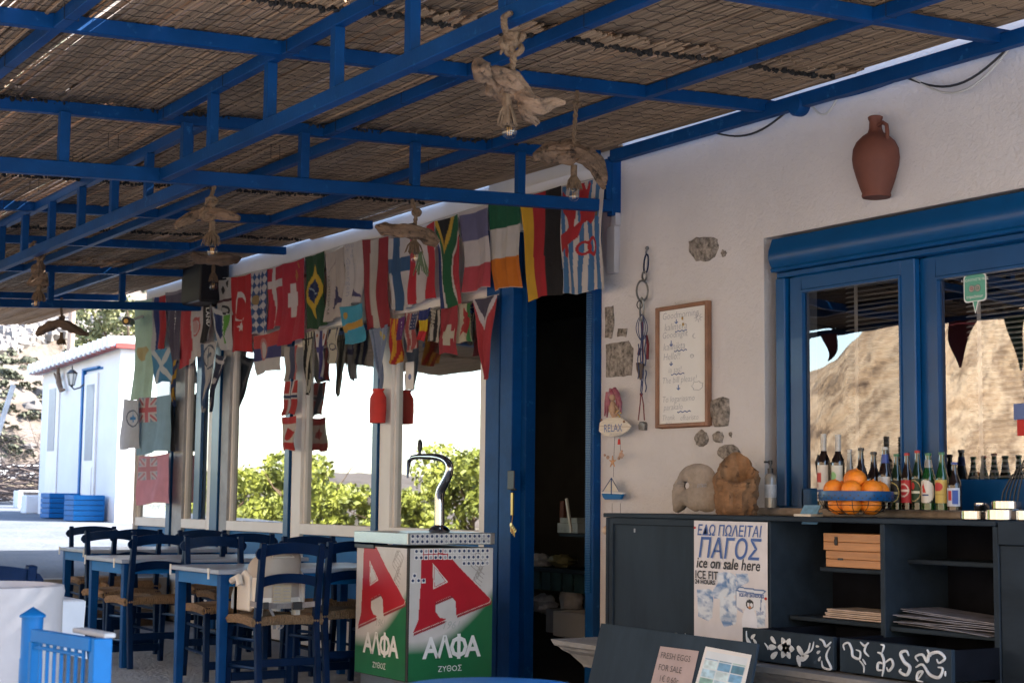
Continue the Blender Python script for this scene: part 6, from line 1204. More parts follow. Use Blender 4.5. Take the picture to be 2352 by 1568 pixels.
# ================================================================== TABLES AND CHAIRS
def make_table(lab, X0, X1, Y0, Y1, Z=.73):
    t = thing('cafe_table', lab, 'table', ((X0+X1)/2, (Y0+Y1)/2, 0), 'blue legged tables in a row along the glazing')
    b = MB(); b.box((X0, Y0, Z-.028), (X1, Y1, Z)); b.build('tabletop', 'table', t, bevel=.004)
    b = MB(); e = .03; b.box((X0+e, Y0+e, Z-.10), (X1-e, Y0+e+.022, Z-.0285)); b.box((X0+e, Y1-e-.022, Z-.10), (X1-e, Y1-e, Z-.0285)); b.box((X0+e, Y0+e+.023, Z-.10), (X0+e+.022, Y1-e-.023, Z-.0285)); b.box((X1-e-.022, Y0+e+.023, Z-.10), (X1-e, Y1-e-.023, Z-.0285)); b.build('apron', 'lblue', t)
    for x in (X0+e, X1-e-.055):
        for y in (Y0+e, Y1-e-.055): b = MB(); b.taper((x+.0275, y+.0275, Z-.03), (x+.0275, y+.0275, 0), .058, .046); b.build('leg', 'blue', t, bevel=.003)
    b = MB(); 
    for x, y in ((X1-.15, Y0-.004), (X0+.02, Y0-.004)): b.box((x, y-.002, Z-.06), (x+.018, y+.004, Z+.006))
    b.build('cloth_clip', 'plastic' , t)
    return t
make_table('front table nearest the beer cooler, child seat chair at its edge', -9.66, -8.87, 3.70, 4.95)
make_table('middle blue legged table of the row', -11.34, -10.55, 3.70, 5.1)
make_table('far blue legged table of the row beside the kerb', -13.30, -12.50, 4.12, 5.40)
def make_chair(lab):
    """taverna chair: origin on floor under the seat centre, facing local -X"""
    t = thing('taverna_chair', lab, 'chair', (0, 0, 0), 'navy rush seat chairs at the tables'); w = .185
    for s in (-1, 1):
        b = MB(); b.taper((.24, s*w, 0), (.185, s*w, .44), .036, .038, (0, 1, 0)); b.taper((.185, s*w, .44), (.245, s*w*1.0, .895), .038, .034, (0, 1, 0)); b.build('rear_leg', 'nblue', t, bevel=.003)
        b = MB(); b.taper((-.21, s*(w+.01), 0), (-.19, s*(w+.01), .46), .034, .038, (0, 1, 0)); b.build('front_leg', 'nblue', t, bevel=.003)
        for z in (.17, .33): b = MB(); b.tube([(-.20, s*(w+.008), z), (.205, s*w, z+.01)], .010, 7); b.build('side_stretcher', 'nblue', t)
        b = MB(); b.box((-.185, s*w-.012, .405), (.18, s*w+.012, .435)); b.build('seat_rail', 'nblue', t)
    def slat(zc, hgt, name, ext):
        b = MB(); n = 30; front = []; 
        xs_ = .215 if zc > .75 else .205; prof_ = []
        for i in range(n+1):
            y = -w-ext+(2*w+2*ext)*i/n; u = abs(2*i/n-1); up_ = hgt*.5+.030*(1-u*u) ; lo = -hgt*.5+.034*(1-u*u)*1.0
            if u > .86: up_ = hgt*.5*math.sqrt(max(.05, 1-((u-.86)/.14)**2)); lo = -up_
            prof_.append((y, zc+up_, zc+lo, xs_-.028*(1-u*u)+(.0)))
        for (y, a, c, x) in prof_:
            tl = .13*(a-.44); b.v += [(x+.13*(a-.8)+.018, y, a), (x+.13*(c-.8)+.018, y, c), (x+.13*(c-.8)+.034, y, c), (x+.13*(a-.8)+.034, y, a)]
        for i in range(n):
            for j in range(4): j2 = (j+1) % 4; b.f.append((i*4+j, i*4+j2, i*4+4+j2, i*4+4+j))
        b.f += [(3, 2, 1, 0), tuple(n*4+j for j in range(4))]; b.build(name, 'nblue', t)
    slat(.835, .068, 'top_slat', .045); slat(.66, .058, 'back_slat', .018)
    b = MB(); b.box((-.205, -w+.01, .075), (-.185, w-.01, .125)); b.build('front_stretcher', 'nblue', t, bevel=.002); b = MB(); b.box((.20, -w+.015, .19), (.218, w-.015, .235)); b.build('rear_stretcher', 'nblue', t, bevel=.002)
    b = MB(); b.box((-.19, -w, .405), (-.168, w, .435)); b.build('seat_rail', 'nblue', t)
    # rush seat: four woven triangles of cords
    b = MB(); n = 26
    for tri in range(4):
        for i in range(n):
            s0 = (i+.5)/n
            hw = .215; hd = .20; z = .455+.012*math.sin(math.pi*s0)
            k = abs(2*s0-1); ln = (1-k)
            if tri == 0: p, q = (-hd*1.0, -hw+2*hw*s0, z), (-hd+hd*ln, -hw+2*hw*s0, z-.008)
            elif tri == 1: p, q = (hd*.95, -hw+2*hw*s0, z), (hd-hd*ln, -hw+2*hw*s0, z-.008)
            elif tri == 2: p, q = (-hd+2*hd*s0, -hw, z), (-hd+2*hd*s0, -hw+hw*ln, z-.008)
            else: p, q = (-hd+2*hd*s0, hw, z), (-hd+2*hd*s0, hw-hw*ln, z-.008)
            e = Vector(p); d = (e-Vector((0, 0, e.z))); d.z = 0; o_ = (Vector((-1, 0, 0)) if tri == 0 else Vector((1, 0, 0)) if tri == 1 else Vector((0, -1, 0)) if tri == 2 else Vector((0, 1, 0)))
            b.tube([e+Vector((0, 0, -.035)), e+o_*.012+Vector((0, 0, -.012)), e+Vector((0, 0, .004)), Vector(q)], .0085, 5, False)
    b.box((-.19, -.20, .425), (.185, .20, .448)); b.build('rush_seat', 'rush', t, smooth=True)
    return t
# (label, X of back, y of centre, facing +X?)
cl = [('chair holding the cream child booster seat at the front table', -8.50, 4.0, 0), ('chair between the booster seat chair and the beer cooler', -8.76, 4.56, 0),
      ('chair across the front table facing the camera, at its outer end', -9.98, 4.12, 1), ('chair across the front table facing the camera, nearest the glazing', -10.0, 4.84, 1),
      ('chair seen from behind at the middle table, outer end', -10.50, 3.95, 0), ('chair seen from behind at the middle table, nearer the glazing', -10.85, 4.76, 0),
      ('chair on the far side of the middle table at its outer end', -11.85, 4.08, 1), ('chair on the far side of the middle table nearest the glazing', -12.05, 4.88, 1),
      ('chair seen from behind at the far table', -12.35, 4.45, 0), ('leftmost chair on the far side of the far table', -13.62, 4.50, 1)]
c0_ = make_chair(cl[0][0])
for i, (lab, X, y, f_) in enumerate(cl):
    o = c0_ if i == 0 else dup(c0_, (0, 0, 0)); o['label'] = lab; o.location = (X-.235 if not f_ else X+.235, y, 0); o.rotation_euler = (0, 0, math.pi*f_+random.uniform(-.06, .06))
# child booster seat
bs = Vector((-8.76, 4.0, .475)); BS = thing('booster_seat', 'cream plastic child booster seat strapped onto a navy chair', 'booster seat', tuple(bs))
b = MB(); n = 22
# curved back shell, seat tray and side wings
rings = []
def shell(z0_, z1_, ra, rb, th, a0, a1, topf, m, nm, xo=.05):
    b = MB(); na = 26; nz = 8
    for side in (0, 1):
        for k in range(nz+1):
            for i in range(na+1):
                a = a0+(a1-a0)*i/na; zt_ = topf(i/na); z = z0_+(zt_-z0_)*k/nz; r1, r2 = ra-(th if side else 0), rb-(th if side else 0)
                b.v.append((bs.x+xo+r1*math.cos(a)-.0, bs.y+r2*math.sin(a), bs.z+z))
    N_ = (nz+1)*(na+1)
    for s in (0, 1):
        for k in range(nz):
            for i in range(na): q = s*N_+k*(na+1)+i; b.f.append((q, q+1, q+na+2, q+na+1))
    for i in range(na): q = nz*(na+1)+i; b.f.append((q, q+1, q+1+N_, q+N_)); b.f.append((i, i+1, i+1+N_, i+N_))
    for k in range(nz): q = k*(na+1); b.f.append((q, q+na+1, q+na+1+N_, q+N_)); q += na; b.f.append((q, q+na+1, q+na+1+N_, q+N_))
    b.sm = True; b.build(nm, m, BS)
shell(.04, .20, .13, .178, .02, -1.9, 1.9, lambda t: .215, 'plastic', 'base_shell', .0)
shell(.10, .40, .125, .165, .018, -1.75, 1.75, lambda t: .24+.145*max(0, math.sin(math.pi*t))**.7, mat('warm_grey_plastic', (.36, .31, .27), .45, .06, 5), 'backrest', .012)
b = MB(); b.box((bs.x-.16, bs.y-.15, bs.z+.06), (bs.x+.09, bs.y+.15, bs.z+.10)); b.build('seat_pan', 'plastic', BS, bevel=.01)
for s in (-1, 1):
    b = MB(); b.prism([(-.20, .02), (.06, .02), (.06, .22), (-.02, .26), (-.14, .20), (-.20, .10)], (bs.x, bs.y+s*.178-(.0 if s < 0 else .02), bs.z), WX, WZv, .03); b.build('side_wing', 'plastic', BS, bevel=.008)
    b = MB(); b.box((bs.x+.05, bs.y+s*.12-.02, bs.z-.01), (bs.x+.10, bs.y+s*.12+.02, bs.z+.06)); b.build('foot', 'plastic', BS, bevel=.006)
b = MB(); b.tube([(bs.x-.12, bs.y-.205, bs.z+.19), (bs.x-.02, bs.y-.21, bs.z+.215), (bs.x+.0, bs.y-.205, bs.z+.17)], .022, 8); b.build('buckle_clip', 'plastic', BS)
b = MB(); b.tube([(bs.x+.145, bs.y-.07, bs.z+.335), (bs.x+.13, bs.y-.06, bs.z+.355), (bs.x+.125, bs.y+.05, bs.z+.355), (bs.x+.14, bs.y+.07, bs.z+.335), (bs.x+.145, bs.y-.07, bs.z+.335)], .004, 5); b.build('grip_rim', 'plastic', BS)
b = MB(); b.box((bs.x+.1405, bs.y-.06, bs.z+.075), (bs.x+.1425, bs.y+.055, bs.z+.175)); b.build('warning_label', mat('buff_label', (.44, .36, .26), .6, .1, 60), BS)
b = MB()
for i in range(9): b.box((bs.x+.143, bs.y-.055+(.06 if i % 2 else 0), bs.z+.085+.01*i), (bs.x+.1436, bs.y-.055+(.06 if i % 2 else 0)+.042, bs.z+.0875+.01*i))
b.build('label_print', 'inkgrey', BS, kind='stuff')
b = MB(); zb_ = bs.z+.055
def ribbon(pts, w, nrm=(1, 0, 0)):
    for i in range(len(pts)-1):
        p, q = Vector(pts[i]), Vector(pts[i+1]); u_ = Vector((0, 0, 1)) if abs((q-p).normalized().z) < .7 else Vector((0, 1, 0)); n_ = Vector(nrm)*.0015
        b.add([p-u_*w/2-n_, q-u_*w/2-n_, q+u_*w/2-n_, p+u_*w/2-n_, p-u_*w/2+n_, q-u_*w/2+n_, q+u_*w/2+n_, p+u_*w/2+n_], [(0, 1, 2, 3), (7, 6, 5, 4), (0, 4, 5, 1), (2, 6, 7, 3)])
xb_ = bs.x+.215
ribbon([(xb_-.05, bs.y-.215, zb_+.02), (xb_+.02, bs.y-.21, zb_+.015), (xb_+.02, bs.y-.16, zb_+.01), (xb_-.04, bs.y-.05, zb_-.0), (xb_-.04, bs.y+.08, zb_-.0), (xb_+.02, bs.y+.16, zb_+.01), (xb_+.02, bs.y+.21, zb_+.02), (xb_-.05, bs.y+.215, zb_+.02)], .032)
ribbon([(xb_-.02, bs.y-.11, zb_), (xb_-.02, bs.y-.08, zb_-.05), (xb_-.02, bs.y-.07, zb_-.13)], .018); ribbon([(xb_-.02, bs.y-.05, zb_-.13), (xb_-.02, bs.y-.02, zb_-.12), (xb_-.02, bs.y+.0, zb_-.06)], .014); ribbon([(bs.x-.05, bs.y-.212, bs.z+.16), (bs.x-.05, bs.y-.212, bs.z-.06)], .016, (0, 1, 0))
b.build('strap', 'strap', BS)
b = MB(); b.box((xb_-.02, bs.y+.04, zb_-.022), (xb_-.008, bs.y+.10, zb_+.022)); b.box((xb_+.018, bs.y-.165, zb_-.012), (xb_+.03, bs.y-.13, zb_+.028)); b.build('buckle', 'black', BS, bevel=.003)
# ================================================================== NEAR THINGS AT LEFT AND BOTTOM
tcl = Vector(zp(190, 1380, .73)); TC = thing('cloth_table', 'small table under a white cloth behind the white barrel', 'table', (tcl.x-.3, tcl.y-.35, 0))
x1_, y1_ = tcl.x+.0, tcl.y; x0_, y0_ = x1_-.7, y1_-.7
b = MB(); b.box((x0_, y0_, .70), (x1_, y1_, .732)); b.build('tabletop', 'table', TC)
for x in (x0_+.05, x1_-.08):
    for y in (y0_+.05, y1_-.08): b = MB(); b.taper((x, y, .70), (x, y, 0), .05, .045); b.build('leg', 'blue', TC)
ccx, ccy = (x0_+x1_)/2, (y0_+y1_)/2; nseg = 48; b = MB()
def sq(a, s, cor=0):
    c_, s_ = math.cos(a), math.sin(a); k_ = s/max(abs(c_), abs(s_)); return ccx+c_*k_, ccy+s_*k_
levels = [(0, .736), (.352, .736), (.360, .73), (.365, .66), (.38, .60)]
b.v.append((ccx, ccy, .736))
for s, z in levels[1:]:
    for i in range(nseg):
        a = 2*math.pi*i/nseg; x, y = sq(a, s+(.012*math.sin(i*1.7) if z < .7 else 0)); cor = abs(math.sin(2*a))**6; zz_ = z-(.10*cor if z < .61 else .03*cor if z < .7 else 0); b.v.append((x, y, zz_))
for i in range(nseg): b.f.append((0, 1+i, 1+(i+1) % nseg))
for k in range(3):
    for i in range(nseg): b.f.append((1+k*nseg+i, 1+(k+1)*nseg+i, 1+(k+1)*nseg+(i+1) % nseg, 1+k*nseg+(i+1) % nseg))
b.sm = True; top('tablecloth', b, 'cloth', 'white cloth with a pointed hanging corner behind the white barrel', 'tablecloth')
dc = dup(c0_, (-6.45, 1.60, 0)); dc['label'] = 'dark chair back partly out of frame behind the white barrel at left'; dc.rotation_euler = (0, 0, R(8)); dc['group'] = 'navy rush seat chairs at the tables'
dc.location = (Vector(dp(-44, 1320, 5.75)).x-.235, Vector(dp(-44, 1320, 5.75)).y-.03, 0)
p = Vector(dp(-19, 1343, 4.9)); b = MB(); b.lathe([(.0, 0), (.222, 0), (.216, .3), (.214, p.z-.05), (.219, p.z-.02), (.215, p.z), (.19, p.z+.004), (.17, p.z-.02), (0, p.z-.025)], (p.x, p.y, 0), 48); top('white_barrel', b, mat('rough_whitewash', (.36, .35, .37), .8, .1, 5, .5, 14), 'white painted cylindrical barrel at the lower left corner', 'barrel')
# gate with its post
g0 = Vector(dp(76, 1392, 4.25)); GP = thing('gate_post', 'round bright blue gate post with a pointed cap at lower left', 'post', (g0.x, g0.y, 0))
b = MB(); b.lathe([(.028, 0), (.028, .30), (.030, .302), (.030, .72), (.028, .722), (.028, g0.z-.025)], (g0.x, g0.y, 0), 24); b.build('tube', 'lblue', GP); b = MB(); b.lathe([(.034, g0.z-.028), (.034, g0.z-.022), (.0, g0.z)], (g0.x, g0.y, 0), 24); b.build('cap', 'lblue', GP); b = MB(); b.lathe([(.030, .60), (.034, .60), (.034, .625), (.030, .625)], (g0.x, g0.y, 0), 24); b.build('collar', 'lblue', GP)
GT = thing('garden_gate', 'low bright blue metal gate with thin vertical bars at lower left', 'gate', (g0.x+.2, g0.y, 0))
ga = Vector(dp(80, 1440, 4.1)); gb = Vector(dp(214, 1468, 3.85)); ga.z = gb.z = (ga.z+gb.z)/2; gz_ = ga.z
def gbar(p, q, w, h, nm, m='lblue'): b = MB(); b.beam(p, q, w, h); b.build(nm, m, GT, bevel=.002)
gd = (gb-ga); dn_ = Vector((0, 0, -1)); 
gbar(ga+Vector((0, 0, -.016)), gb+Vector((0, 0, -.016)), .022, .032, 'top_rail'); gbar(ga+Vector((0, 0, -.045)), ga+gd*.82+Vector((0, 0, -.045)), .014, .008, 'inner_rail')
b = MB(); b.box((gb.x-.012, gb.y-.006, .08), (gb.x+.025, gb.y+.040, gz_+.0)); b.build('end_stile', 'lblue', GT, bevel=.002)
gbar(Vector((ga.x, ga.y, .08)), Vector((ga.x, ga.y, gz_-.032)), .024, .022, 'stile'); gbar(ga+dn_*.55, gb+dn_*.55, .02, .025, 'lower_rail')
for i in range(1, 8): p = ga+gd*(i/8.2); b = MB(); b.tube([(p.x, p.y, gz_-.032), (p.x, p.y, gz_-.55)], .0052, 8); b.build('bar', 'lblue', GT)
gbar(ga+Vector((0, 0, -.155)), ga+gd*.25+Vector((0, 0, -.165)), .008, .006, 'latch_bar')
gbar(ga+gd*.45+Vector((0, .045, .006)), gb+Vector((.02, .035, .006)), .03, .012, 'back_rail', 'grey')
# round blue table at the bottom
p = Vector(dp(1132, 1577, 3.95)); RT = thing('round_table', 'round blue painted tabletop at the bottom edge of the picture', 'table', (p.x, p.y, 0)); zt_ = p.z
b = MB(); b.lathe([(0, zt_-.03), (.225, zt_-.03), (.232, zt_-.02), (.232, zt_-.006), (.225, zt_), (0, zt_)], (p.x, p.y, 0), 56); b.build('tabletop', 'lblue', RT); b = MB(); b.lathe([(.03, .02), (.03, zt_-.03)], (p.x, p.y, 0), 16); b.build('pillar', 'lblue', RT); b = MB(); b.lathe([(0, 0), (.17, 0), (.17, .015), (.03, .03), (0, .03)], (p.x, p.y, 0), 30); b.build('foot', 'lblue', RT)
# ================================================================== INSIDE THE DOORWAY
def inpt(px, py, d): return Vector(yp(px, py, d))
p = inpt(1270, 1402, 6.5); q = inpt(1372, 1472, 6.5); b = MB(); b.box((p.x, 6.5, q.z), (q.x+.1, 6.9, p.z)); SB = thing('storage_crate', 'white plastic storage crate inside the doorway', 'crate', (p.x+.2, 6.7, q.z)); w = .012
b = MB(); b.box((p.x, 6.5, q.z), (q.x+.05, 6.5+w, p.z)); b.box((p.x, 6.5+w, q.z), (p.x+w, 6.9, p.z)); b.box((p.x+w, 6.9, q.z), (q.x+.05, 6.9+w, p.z)); b.box((p.x+w, 6.5+w, q.z), (q.x+.05, 6.9, q.z+w)); b.build('body', 'white', SB, bevel=.004)
b = MB(); pl = inpt(1222, 1400, 6.5); b.box((pl.x, 6.62, q.z), (p.x-.01, 6.9, p.z)); top('storage_crate', b, 'grey', 'shadowed grey crate left of the white crate inside the doorway', 'crate', bevel=.004)
for i, (px, py, rx, rz, lab) in enumerate(((1250, 1385, .11, .07, 'low crumpled white plastic bag in the doorway crate'), (1312, 1372, .085, .13, 'tall crumpled white plastic bag in the doorway crate'), (1238, 1288, .12, .055, 'pale folded sack on the shelf inside the doorway'), (1292, 1288, .13, .05, 'olive cloth bundle on the shelf inside the doorway'))):
    c = inpt(px, py, 6.75); b = MB(); b.ball((c.x, c.y, c.z), 1, 16, 12, (rx, .09, rz), .35, i+4); top('plastic_bag' if i < 2 else 'cloth_bundle', b, mat('bag_tone', (.5, .48, .48) if i < 3 else (.16, .14, .06), .5, .2, 20, .6, 25), lab, 'bag' if i < 2 else 'bundle')
SH = thing('indoor_shelf', 'dark shelf rack with cloths and jars inside the doorway', 'shelf', (-8.0, 6.9, 0))
a = inpt(1205, 1300, 6.6); c = inpt(1395, 1300, 6.6)
b = MB(); b.box((a.x, 6.6, a.z-.03), (c.x, 7.0, a.z)); b.build('shelf_board', 'cab', SH); zz2 = inpt(1300, 1225, 6.8).z
b = MB(); b.box((inpt(1285, 1225, 6.8).x, 6.8, zz2-.02), (c.x, 7.1, zz2)); b.build('shelf_board', 'cab', SH)
for px, py0_, py1_, ww, m in ((1290, 1150, 1222, .05, 'terra'), (1372, 1080, 1222, .02, 'frame')): u_ = inpt(px, py0_, 6.9); v_ = inpt(px, py1_, 6.9); b = MB(); b.box((u_.x-ww/2, 6.9, v_.z), (u_.x+ww/2, 6.93, u_.z)); b.build('upright', m, SH)
b = MB(); u_ = inpt(1200, 1352, 6.64); v_ = inpt(1400, 1300, 6.64)
for i in range(7): b.box((u_.x+i*.14, 6.62, u_.z+.01), (u_.x+i*.14+.11, 6.64, v_.z-.04))
b.build('hanging_cloth', mat('teal_cloth', (.03, .08, .085), .8, .4, 6), SH)
u_ = inpt(1301, 1144, 6.55); v_ = inpt(1318, 1222, 6.55); b = MB(); b.beam((u_.x, 6.55, u_.z), (v_.x-.03, 6.55, v_.z), .022, .012, (0, 1, 0)); top('wooden_stick', b, 'plastic', 'pale wooden stick leaning inside the doorway', 'stick')
u_ = inpt(1288, 1222, 6.85); b = MB(); b.box((u_.x, 6.82, u_.z), (u_.x+.26, 7.05, u_.z+.07)); b.box((u_.x+.02, 6.83, u_.z+.072), (u_.x+.24, 7.05, u_.z+.11)); top('folded_towels', b, mat('pale_towel', (.35, .4, .42), .9, .25, 10, .5, 40), 'folded pale and teal towels on the upper doorway shelf', 'towels')
# ================================================================== BACKGROUND: WHITE HOUSE, STREET THINGS, HILL, VEGETATION
hy = 7.3; hx0, hx1 = -24.7, -21.15; gz0 = .78
HS = thing('white_outhouse', 'small whitewashed house with red eave and blue door frames across the street', 'building', ((hx0+hx1)/2, hy, gz0))
zl, zr = 3.03, 3.18
b = MB(); b.v = [(hx0, hy, gz0-.1), (hx1, hy, gz0-.1), (hx1, hy, zr), (hx0, hy, zl), (hx0, hy+4, gz0-.1), (hx1, hy+4, gz0-.1), (hx1, hy+4, zr), (hx0, hy+4, zl)]; b.f = [(0, 1, 2, 3), (1, 5, 6, 2), (5, 4, 7, 6), (4, 0, 3, 7)]; b.build('wall', 'hwhite', HS)
MT['redtile'] = mat('red_roof_edge', (.25, .035, .03), .7, .2, 6)
b = MB(); b.beam((hx0-.15, hy-.10, zl+.03), (hx1+.08, hy-.10, zr+.03), .12, .07); b.beam((hx1+.06, hy-.1, zr+.03), (hx1+.06, hy+3.9, zr+.03), .1, .07); b.build('eave', 'redtile', HS)
tn = 19
for i in range(tn):
    t = i/(tn-1); x = hx0-.1+(hx1-hx0+.12)*t; z = zl+.075+(zr-zl)*t; b = MB(); b.tube([(x, hy-.20, z+.0), (x, hy+.9, z+.03)], .085, 8); b.build('roof_tile', 'hwhite', HS)
b = MB(); b.v = [(hx0, hy-.1, zl+.06), (hx1+.05, hy-.1, zr+.06), (hx1+.05, hy+4, zr+.16), (hx0, hy+4, zl+.16)]; b.f = [(0, 1, 2, 3)]; b.build('roof', 'hwhite', HS)
b = MB(); b.box((hx1-.7, hy-.012, zr-.24), (hx1-1.6, hy-.002, zr-.21)); b.build('blue_trim', 'lblue', HS)
def hdoor(pxa, pxb, pyt, pyb, lab):
    xa = float(yp(pxa, 1000, hy)[0]); xb = float(yp(pxb, 1000, hy)[0]); zt2 = float(yp(pxa, pyt, hy)[2]); b = MB(); b.box((xa, hy-.03, gz0), (xb, hy-.003, zt2)); d = b.build('door', 'white', HS, label=lab)
    b = MB(); b.box((xa-.08, hy-.05, gz0), (xa-.01, hy-.004, zt2+.06)); b.box((xa-.08, hy-.05, zt2+.062), (xb+.05, hy-.004, zt2+.09)); b.build('frame', 'lblue', d)
    w = xb-xa; b = MB(); zA = float(yp((pxa+pxb)/2, pyt+22, hy)[2]); zB = float(yp((pxa+pxb)/2, pyt+195, hy)[2]); b.box((xa+w*.22, hy-.036, zB), (xb-w*.18, hy-.031, zA)); b.build('louvre_pane', mat('blue_grey_pane', (.20, .22, .27), .4, .1, 20), d)
    b = MB(); b.box((xa+w*.2, hy-.04, gz0+.15), (xb-w*.16, hy-.031, zB-.10)); b.build('lower_panel', 'white', d, bevel=.004)
hdoor(194, 223, 862, 1190, 'right white door with tall grey pane and blue edge'); 
xa, xb = float(yp(112, 1000, hy)[0]), float(yp(128, 1000, hy)[0]); zt2 = float(yp(120, 893, hy)[2]); b = MB(); b.box((xa-.05, hy-.02, gz0), (xb+.15, hy-.003, zt2+.08)); d2 = b.build('door', 'white', HS); b = MB(); b.box((xa+.02, hy-.026, zt2-.95), (xb, hy-.021, zt2)); b.build('louvre_pane', mat('pale_pane', (.25, .26, .30), .4, .1, 20), d2)
# lantern
p = Vector(yp(165, 870, hy-.25)); s_ = 1.0; LN = thing('wall_lantern', 'black lantern on the white house wall', 'lantern', tuple(p))
b = MB(); b.lathe([(.05, -.16), (.075, -.14), (.115, .12), (.13, .13), (.05, .20), (.02, .25), (.0, .30)], p, 6); cage = MB()
for i in range(6): a = math.pi/3*i; cage.tube([p+Vector((.06*math.cos(a), .06*math.sin(a), -.15)), p+Vector((.115*math.cos(a), .115*math.sin(a), .12))], .008, 4)
cage.lathe([(.12, .12), (.135, .13), (.05, .21), (.02, .22), (.012, .30), (0, .31)], p, 6); cage.lathe([(0, -.20), (.03, -.17), (.068, -.15), (.068, -.14), (0, -.14)], p, 6); cage.build('cage', 'black', LN)
b = MB(); b.lathe([(.055, -.14), (.108, .12)], p, 6); b.build('glass', mat('lantern_glass', (.6, .6, .55), .2, .05, 5), LN)
b = MB(); b.tube([p+Vector((0, 0, -.18)), p+Vector((.05, .05, -.24)), p+Vector((.12, .16, -.20)), p+Vector((.14, .24, -.12))], .018, 6); b.build('arm', 'black', LN)
LN.scale = (.62, .62, .62)
p = Vector(yp(140, 872, hy-.06)); b = MB(); b.tube([p+Vector((-.35, 0, .12)), p+Vector((-.2, 0, .02)), p+Vector((-.08, -.02, .10)), p+Vector((0, -.05, .22))], [.012, .022, .03, .02], 7); b.tube([p+Vector((-.08, -.02, .1)), p+Vector((0, -.03, -.05)), p+Vector((.1, -.02, -.16)), p+Vector((.2, 0, -.16))], [.03, .045, .04, .015], 8); top('wall_branch', b, 'driftdark', 'dark twisted branch ornament on the white house wall left of the lantern', 'branch')
# planter crates of blue slats
def planter(px, py, w, lab, X):
    c = Vector(xp(px, py, X)); c.z = float(streetz(X))+.004; t = thing('planter_crate', lab, 'planter', (c.x, c.y+w/2, gz0), 'blue slatted planters by the white house'); z0_ = c.z
    d = .42; H = .36
    b = MB(); b.box((c.x-d+.02, c.y+.02, z0_+.02), (c.x-.02, c.y+w-.02, z0_+H-.03)); b.build('liner', 'soil', t)
    for i in range(5):
        z = z0_+.01+i*.071; b = MB(); b.box((c.x-.02, c.y, z), (c.x, c.y+w, z+.064)); b.build('slat', 'lblue', t, bevel=.002); b = MB(); b.box((c.x-d, c.y-.0, z), (c.x-.022, c.y+.02, z+.064)); b.build('slat', 'lblue', t, bevel=.002)
    b = MB(); b.box((c.x-d, c.y+w-.02, z0_), (c.x-.021, c.y+w, z0_+H)); b.box((c.x-d, c.y+.022, z0_), (c.x-d+.02, c.y+w-.022, z0_+H)); b.build('back_panel', 'lblue', t); return t
planter(168, 1194, .43, 'nearer blue slatted planter crate against the white house', -21.4); planter(112, 1187, .42, 'farther blue slatted planter crate against the white house', -22.5)
for (px, py, w, h, X, lab) in (((60), 1160, .28, .28, -24.8, 'small white block beside the blue planters'), (42, 1137, .55, .30, -27.5, 'white block in front of the brushwood pile')):
    c = Vector(xp(px, py, X)); b = MB(); z = float(streetz(X)); b.box((c.x-.3, c.y, z), (c.x, c.y+w+.3, z+h)); top('white_block', b, 'hwhite', lab, 'block', bevel=.01)
c = Vector(xp(78, 1128, -25.6)); b = MB(); b.lathe([(.13, 0), (.17, .3), (.18, .32), (.15, .32), (.0, .30)], (c.x, c.y, float(streetz(-25.6))), 16); top('plant_pot', b, 'stone', 'brown round pot behind the small white block', 'pot')
# brushwood pile
b = MB(); rr = random.Random(2); c = Vector(xp(40, 1110, -31)); zb = float(streetz(-31))
for i in range(330):
    u_ = rr.gauss(0, 1.0); base_ = Vector((c.x+rr.gauss(0, 1.0), c.y+u_*1.3-.2, zb+rr.uniform(.0, .75)*max(.15, 1-abs(u_)*.35))); a = rr.gauss(.1, .35); L_ = rr.uniform(.6, 2.0); d = Vector((rr.gauss(0, .3), math.cos(a), math.sin(a)*.6)).normalized()
    p1 = base_+d*L_*.5+Vector((0, 0, rr.uniform(-.12, .12))); b.tube([base_, p1, base_+d*L_+Vector((0, 0, rr.uniform(-.25, .25)))], [.014, .010, .003], 4, False)
for i in range(60): base_ = Vector((c.x+rr.gauss(0, .6), c.y+rr.gauss(.5, .9), zb+.5)); b.tube([base_, base_+Vector((rr.gauss(0, .2), rr.gauss(0, .5), rr.uniform(.4, .9))), base_+Vector((rr.gauss(0, .3), rr.gauss(0, .8), rr.uniform(.7, 1.3)))], [.010, .006, .002], 3, False)
o = top('brushwood_pile', b, 'twig', 'heap of dry cut branches at the street end', 'brushwood')
b = MB(); b.box((-36.2, 6.5, .9), (-35.95, 15, 1.85)); top('boundary_wall', b, 'hwhite', 'low white boundary wall behind the brushwood', 'wall')
c = Vector(xp(88, 990, -30)); b = MB(); b.beam((c.x, c.y-.5, c.z+.85), (c.x, c.y-1.1, 1.0), .08, .08); top('wooden_prop', b, 'grey', 'leaning pale blue prop beside the white house', 'prop')
# timber pole
p = Vector(xp(158, 900, -27.5)); b = MB(); b.tube([(p.x, p.y, .9), (p.x, p.y, 4), (p.x, p.y+.05, 8.2)], [.065, .06, .055], 14); top('utility_pole', b, mat('pale_timber_pole', (.36, .26, .20), .8, .2, 4, .3, 30, stretch=(1, 1, .2)), 'thick timber utility pole rising behind the white house', 'pole')
# terrain marching for things on the hill
def onhill(px, py, tmax=130):
    d = ray(px, py); t = 30.0
    while t < tmax:
        p = EYE+d*t
        if hz(p[0], p[1]) > p[2]: return Vector((p[0], p[1], float(hz(p[0], p[1]))))
        t += .35
    return None
